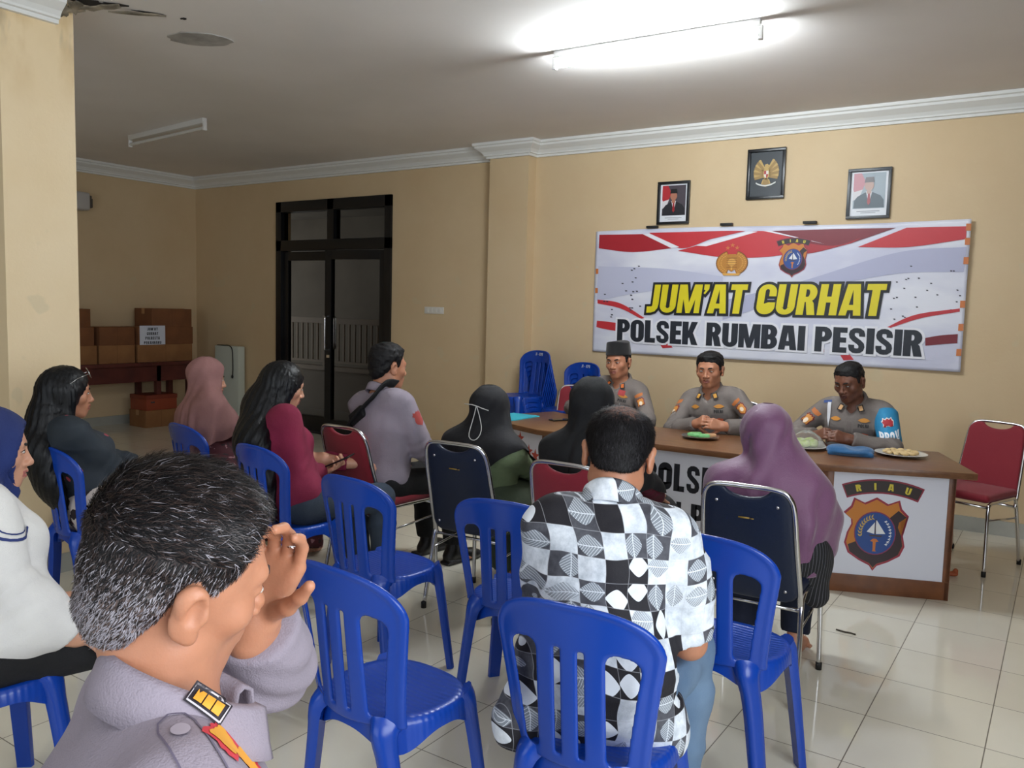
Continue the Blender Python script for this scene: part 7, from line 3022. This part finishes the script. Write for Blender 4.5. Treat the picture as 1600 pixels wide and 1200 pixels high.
bn = unit(np.array((0.30, -1, 0.05)))
rx_ = unit(np.cross(bn, (0, 0, 1)))
cord = []
c0 = H7.h(-0.0, -0.09, 0.005)
for a, zz in ((-0.075, 0.014), (-0.03, 0.014), (0.0, 0.010)):
    cord.append(onto(H7, c0 - rx_ * a + np.array((0, 0, zz)), bn, 0.0085))
loop = []
for t in np.linspace(0, 2 * math.pi, 26):
    w = 0.036 * math.sin(t) * (0.55 - 0.45 * math.cos(t)) * 1.3
    loop.append(onto(H7, c0 - rx_ * w + np.array((0, 0, 0.01 - 0.165 * (0.5 - 0.5 * math.cos(t)))), bn, 0.0085))
b = MB()
b.tube(cord, 0.0024, 6)
b.tube(loop, 0.0024, 6)
b.tube([onto(H7, c0 - rx_ * a + np.array((0, 0, 0.010 - 0.01 * i)), bn, 0.0085) for i, a in enumerate((0.0, 0.03, 0.06))], 0.0024, 6)
b.build('mask_cord', mat('white_elastic', (206, 204, 200), 0.7), H7.e, smooth=True)

# woman in black hijab straight in front of the capped officer
H6 = Person((-1.72, 3.30, 0), 2, 'woman in black hijab and maroon sleeves seated before the desk', wpt(926, 634, 3.26), look=(0, 2, 0), fem=True, hs=1.0, skinm=SKIN_LIGHT, build=1.04)
H6.set_arm(1, H6.o + H6.R0 @ np.array((0.16, 0.34, 0.60)), pole=(1.0, -0.4, -0.8), hd=(-0.4, 1, 0))
H6.set_arm(-1, H6.o + H6.R0 @ np.array((-0.12, 0.34, 0.60)), pole=(0.9, -0.4, -0.8), hd=(0.4, 1, 0))
b6 = H6.body()
H6.face_parts()
H6.shirt(C_MAROON, sleeve=1.93, e=0.012, seed=9, collar=False, name='tunic')
H6.skirt(C_BLACK)
H6.drape(C_BLACK, [b6, H6.parts['tunic']], hem_of(H6, (0, -0.3), (60, -0.22), (95, -0.20), (150, -0.34), (180, -0.38), (-90, -0.28)), fold=0.007, nf=10, tent=lambda a: 0.4 if abs(a) > 60 else 0.0)

# woman in the purple hijab, satin falling over the right of her chair
H4 = Person((-0.985, 3.40, 0), 10, 'woman in purple satin hijab seated in front of the desk at right', wpt(1197, 680, 3.40), look=(14, 8, 0), fem=True, hs=1.0, skinm=SKIN_TAN, build=1.04, feet_y=0.30)
H4.set_arm(1, H4.o + H4.R0 @ np.array((0.17, 0.27, 0.62)), pole=(0.8, -0.3, -0.7), hd=(-0.4, 1, 0))
H4.set_arm(-1, H4.o + H4.R0 @ np.array((-0.10, 0.34, 0.60)), pole=(0.7, -0.4, -1), hd=(0.4, 1, 0))
b4 = H4.body()
H4.face_parts()
M_PIN = pinstripe()
H4.shirt(M_PIN, sleeve=1.93, e=0.012, seed=4, collar=False, name='dress_top', amp=0.006)
S = SDF()
S.cone(H4.t(0.10, -0.02, 0.0), H4.t(0.17, 0.02, -0.02), 0.125, 0.095, k=0.05)
S.cone(H4.t(0.165, -0.03, 0.05), H4.t(0.195, 0.0, -0.21), 0.075, 0.055, k=0.05)
S.fn(H4.t(0, 0, 0) - 0.4, H4.t(0, 0, 0) + 0.4, wrinkle(0.008, 26, 6), 0, 'd')
me = S.mesh('tunic_tail', 0.009)
smooth_mesh(me, 1)
link_mesh('tunic_tail', me, M_PIN, H4.e)
H4.trousers(cloth('navy_trousers', (24, 32, 54), 0.85), t1=1.97, e=0.02)
H4.drape(C_PURPLE, [b4, H4.parts['dress_top']], hem_of(H4, (0, -0.30), (45, -0.30), (80, -0.36), (105, -0.39), (122, -0.42), (140, -0.48), (152, -0.42), (165, -0.26), (180, -0.20), (-130, -0.18), (-90, -0.12), (-50, -0.2)), fold=0.011, nf=9, ease=0.016, wide=0.02, neck=lambda a: 0.95 if -150 < a < 20 else 0.12,
         tent=lambda a: 0.0 if -165 < a < 30 else 0.95)

# ------------------------------------------------------------------ man in the leaf print shirt
H5 = Person((-0.955, 1.875, 0), 16, 'man in black and white leaf print shirt seen from behind on a plastic chair', wpt(966, 712, 1.99), look=(8, 22, 4), skinm=SKIN_TAN, hs=1.0, build=1.0, knees=0.19, feet_y=0.34)
kR = wpt(1085, 1118, 2.23)
H5.set_arm(1, H5.o + H5.R0 @ np.array((0.15, 0.32, 0.62)), pole=(0.25, -0.2, -1), hd=(-0.35, 1, -0.15), curl=30)
H5.set_arm(-1, H5.o + H5.R0 @ np.array((-0.10, 0.36, 0.62)), pole=(0.15, -0.1, -1), hd=(0.3, 1, -0.15), curl=30)
H5.body(fine=0.004)
H5.face_parts()
M_LEAF = leaf_shirt()


def tails(S):
    S.cone(H5.t(-0.11, -0.05, 0.04), H5.t(-0.175, -0.05, -0.10), 0.10, 0.085, k=0.05)
    S.cone(H5.t(0.10, 0.0, 0.04), H5.t(0.15, 0.03, -0.08), 0.10, 0.09, k=0.05)
    S.ell(H5.t(0, -0.03, 0.08), (0.195, 0.14, 0.20), R=H5.T, k=0.05)


H5.shirt(M_LEAF, sleeve=0.93, e=0.022, seed=15, amp=0.007, hem=-0.15, flare=0.012, extra=tails, fine=(), vox=0.0085, neck=0.064, collar_h=1.25)
H5.trousers(C_DENIM, e=0.022, amp=0.008)
H5.shoes(C_SHOE)

# thinning crown: hair cap with a sparse spot at the whorl
k = N('thinning_black_hair')
co = k.coord()
cr = H5.h(0.004, -0.062, 0.098)
vs_ = k.n('ShaderNodeVectorMath', operation='DISTANCE')
k.l(co, vs_.inputs[0])
vs_.inputs[1].default_value = tuple(cr)
near = k.math('SUBTRACT', 1.0, k.ramp(vs_.outputs['Value'], 0.022, 0.066))
strand = k.noise(1.0, 3, k.scaled(co, (170, 170, 45)), 0.6)
f = k.math('MULTIPLY', near, k.ramp(strand, 0.30, 0.62))
base = k.mix(k.ramp(strand, 0.4, 0.7), lin((15, 14, 16)), lin((44, 43, 47)))
k.l(k.mix(f, base, lin((122, 78, 60))), k.b.inputs['Base Color'])
k.b.inputs['Roughness'].default_value = 0.75
k.bump(strand, 0.6, 0.004)
LINE5 = [(-0.12, -0.062), (-0.085, -0.060), (-0.055, -0.040), (-0.030, -0.008), (-0.022, 0.03), (0.004, 0.034), (0.010, 0.002), (0.026, 0.004), (0.034, 0.036), (0.055, 0.056), (0.072, 0.068), (0.13, 0.062)]
hc5 = H5.short_hair(m=k.m, thick=0.006, top=0.009, vox=0.0045, noise=0.0012, line=LINE5)
WH = np.array((0.004, -0.062, 0.105))


def flow5(q):
    d = q - WH
    d = d / (np.linalg.norm(d, axis=1)[:, None] + 1e-6)
    side = np.where(q[:, 2:3] < 0.06, np.array((0.0, -0.15, -1.0)), np.array((0.0, 0.0, 0.0)))
    return d * 0.9 + side + np.array((0.15, 0.1, 0))


strands(H5, hc5, LINE5, 16000, [mat('hair_strand_black', (16, 14, 16), 0.6, spec=0.25), mat('hair_strand_soft_black', (34, 32, 35), 0.6, spec=0.25)],
        lambda q: (rng.random(len(q)) < 0.3).astype(int), flow5, lambda q: 0.012 + 0.012 * np.clip((q[:, 2] - 0.0) / 0.08, 0, 1),
        keep=lambda q: np.clip((np.linalg.norm(q - WH, axis=1) - 0.022) / 0.055, 0.03, 1), lift0=0.16, width=0.00055)

# ------------------------------------------------------------------ nearest policeman, hand raised to his face
H13 = Person((-0.822, 0.468, 0), -27, 'nearest grey haired policeman in mauve grey uniform raising a hand to his face', at(281, 896, 0.965), look=(10, 14, 13), skinm=SKIN_TAN, hs=1.01, build=1.20, hy=-0.03, nko=(0.033, 0.058, -0.016))
Ew = at(420, 1036, 1.20)
Ww = at(398, 968, 1.10)
H13.set_arm(-1, Ww, pole=(0.2, 0.6, -0.6), hd=at(450, 840, 1.10) - Ww, pn=at(330, 880, 1.0) - at(420, 880, 1.12), curl=[28, 34, 42, 52], thumb=0.3)
H13.arm[-1][1] = H13.L(Ew)
H13.arm[-1][2] = H13.L(Ww)
H13.set_arm(1, H13.o + H13.R0 @ np.array((0.20, 0.33, 0.63)), pole=(0.9, -0.5, -0.9), hd=(0, 1, 0), curl=30)
H13.body(vox=0.008, fine=0.003)
H13.face_parts((40, 34, 34), lash=False)
H13.shirt(C_MAUVE, sleeve=1.86, e=0.020, seed=23, amp=0.004, vox=0.007, neck=0.074, collar=False)
H13.collar(C_MAUVE, 1.2, r=0.076)
H13.trousers(C_BLACKTR)
H13.shoes(C_SHOE)
T = H13.T
cn = unit(T[:, 0] * 0.55 + T[:, 2] * 0.75 - T[:, 1] * 0.12)
# shoulder strap with button, badges and collar rank, laid on the cloth
shirt_tree = H13.bvh
ev = H13.parts['collar'].evaluated_get(bpy.context.evaluated_depsgraph_get()).to_mesh()
collar_tree = BVHTree.FromPolygons([v.co.copy() for v in ev.vertices], [tuple(p.vertices) for p in ev.polygons])


def ragged(w, h, n=9, j=0.12):
    r_ = random.Random(9)
    out = []
    for i in range(4 * n):
        a = 2 * math.pi * i / (4 * n)
        q = 1 + r_.uniform(-j, j)
        x, y = math.cos(a), math.sin(a)
        sc_ = 1 / max(abs(x), abs(y))
        out.append((w / 2 * x * sc_ * q, h / 2 * y * sc_ * q))
    return out


def put13(px, py, ux, uy, specs, trees, parent):
    """patches centred where the cloth shows at (px, py); (ux, uy) is their up direction in the picture"""
    hit, d = H13.pick(px, py, trees)
    if hit is None:
        return
    n = unit(hit[2] if np.dot(hit[2], d) < 0 else -hit[2])
    n = unit(0.35 * n - d)
    u = H13.R0.T @ (AX[0] * ux + AX[1] * uy)
    u = unit(u - n * np.dot(u, n))
    for nm, polys, rgb, lift in specs:
        keep_, H13.bvh = H13.bvh, trees[0]
        H13.patch(nm, polys, hit[0], n, u, rgb, lift, parent, sub=0.008)
        H13.bvh = keep_


loopq = strip_quads(strip([(0.019, -0.07), (0.019, 0.02), (0.014, 0.034), (0, 0.041), (-0.014, 0.034), (-0.019, 0.02), (-0.019, -0.07)], 0.002), 0)
put13(290, 1150, -0.35, -0.95, [('shoulder_strap_seam', loopq, (104, 96, 116), 0.0025), ('strap_button', [disc(0, 0.012, 0.0095)], (178, 170, 184), 0.004)], [shirt_tree], 'shirt')
put13(352, 1158, -0.5, -0.85, [('sleeve_arc_rim', [ragged(0.040, 0.048)], (206, 52, 66), 0.003), ('sleeve_arc', [ragged(0.028, 0.036, 9, 0.06)], (234, 166, 48), 0.0045)], [shirt_tree], 'shirt')
put13(386, 1194, -0.5, -0.85, [('sleeve_badge_rim', [ragged(0.044, 0.052)], (206, 52, 66), 0.003), ('sleeve_badge', [ragged(0.030, 0.040, 9, 0.06)], (230, 158, 46), 0.0045)], [shirt_tree], 'shirt')
rk = [('rank_ground', [rect(0.026, 0.048)], (36, 30, 38), 0.003), ('rank_border', strip_quads(strip([(-0.0105, -0.0215), (-0.0105, 0.0215), (0.0105, 0.0215), (0.0105, -0.0215), (-0.0105, -0.0215)], 0.002), 0), (190, 184, 190), 0.005),
      ('rank_bars', [[(x, y + yy) for x, y in rect(0.014, 0.0100)] for yy in (-0.0115, 0.0, 0.0115)], (234, 160, 50), 0.0065)]
put13(326, 1098, -0.86, -0.5, rk, [collar_tree], 'collar')

# silver ring on the raised hand
d, n, _, _ = H13.hand[-1]
lat = np.cross(n, d) * -1
rp = H13.arm[-1][2] + d * 0.112 + lat * 0.012 + n * 0.004
ring_ = [rp + lat * 0.0112 * math.cos(a) + n * 0.0112 * math.sin(a) for a in np.linspace(0, 2 * math.pi, 17)[:-1]]
MB().tube(ring_, 0.0028, 8, closed=True).build('ring', mat('bright_silver', (230, 230, 232), 0.15, 1.0), H13.e, smooth=True)

# salt and pepper hair: a thin base plus thousands of short strands
k = N('grizzled_hair_base')
co = k.coord()
vs_ = k.n('ShaderNodeVectorMath', operation='DOT_PRODUCT')
mp = k.n('ShaderNodeVectorMath', operation='SUBTRACT')
k.l(co, mp.inputs[0])
mp.inputs[1].default_value = tuple(H13.C)
k.l(mp.outputs[0], vs_.inputs[0])
vs_.inputs[1].default_value = tuple(H13.Rh[:, 2] - 0.25 * H13.Rh[:, 1])
hz = k.ramp(vs_.outputs['Value'], -0.05, 0.075)
nn = k.noise(1.0, 4, k.scaled(co, (240, 240, 90)), 0.7)
low = k.mix(k.ramp(nn, 0.38, 0.62), lin((122, 108, 108)), lin((166, 142, 132)))
hi_ = k.mix(k.ramp(nn, 0.4, 0.7), lin((24, 20, 22)), lin((66, 52, 50)))
k.l(k.mix(k.ramp(hz, 0.15, 0.75), low, hi_), k.b.inputs['Base Color'])
k.b.inputs['Roughness'].default_value = 0.6
k.bump(nn, 0.4, 0.003)
LINE13 = [(-0.12, -0.085), (-0.085, -0.084), (-0.055, -0.066), (-0.034, -0.022), (-0.024, 0.018), (-0.008, 0.028), (0.004, 0.018), (0.014, 0.014), (0.024, 0.030), (0.036, 0.036), (0.046, 0.052), (0.056, 0.074), (0.066, 0.078), (0.078, 0.075), (0.09, 0.070), (0.13, 0.064)]
hb_ = H13.short_hair(m=k.m, thick=0.0045, top=0.013, line=LINE13, vox=0.004, noise=0.0018)
def flow13(q):
    top = np.clip((q[:, 2] - 0.035) / 0.06, 0, 1)[:, None]
    return np.where(top > 0.35, np.array((0.35, 0.85, 0.1)), np.array((0.0, -0.35, -0.95)))


def grey13(q):
    n = len(q)
    gp = 0.64 - 0.60 * np.clip((q[:, 2] - q[:, 1] * 0.25 + 0.02) / 0.085, 0, 1)
    u = rng.random(n)
    return np.where(u < gp, 2, np.where(u < gp + 0.28, 1, 0))


strands(H13, hb_, LINE13, 26000, [mat('hair_strand_black', (16, 14, 16), 0.38), mat('hair_strand_brown', (52, 38, 34), 0.4), mat('hair_strand_grey', (146, 141, 148), 0.45)], grey13, flow13,
        lambda q: 0.009 + 0.016 * np.clip((q[:, 2] - 0.035) / 0.06, 0, 1))
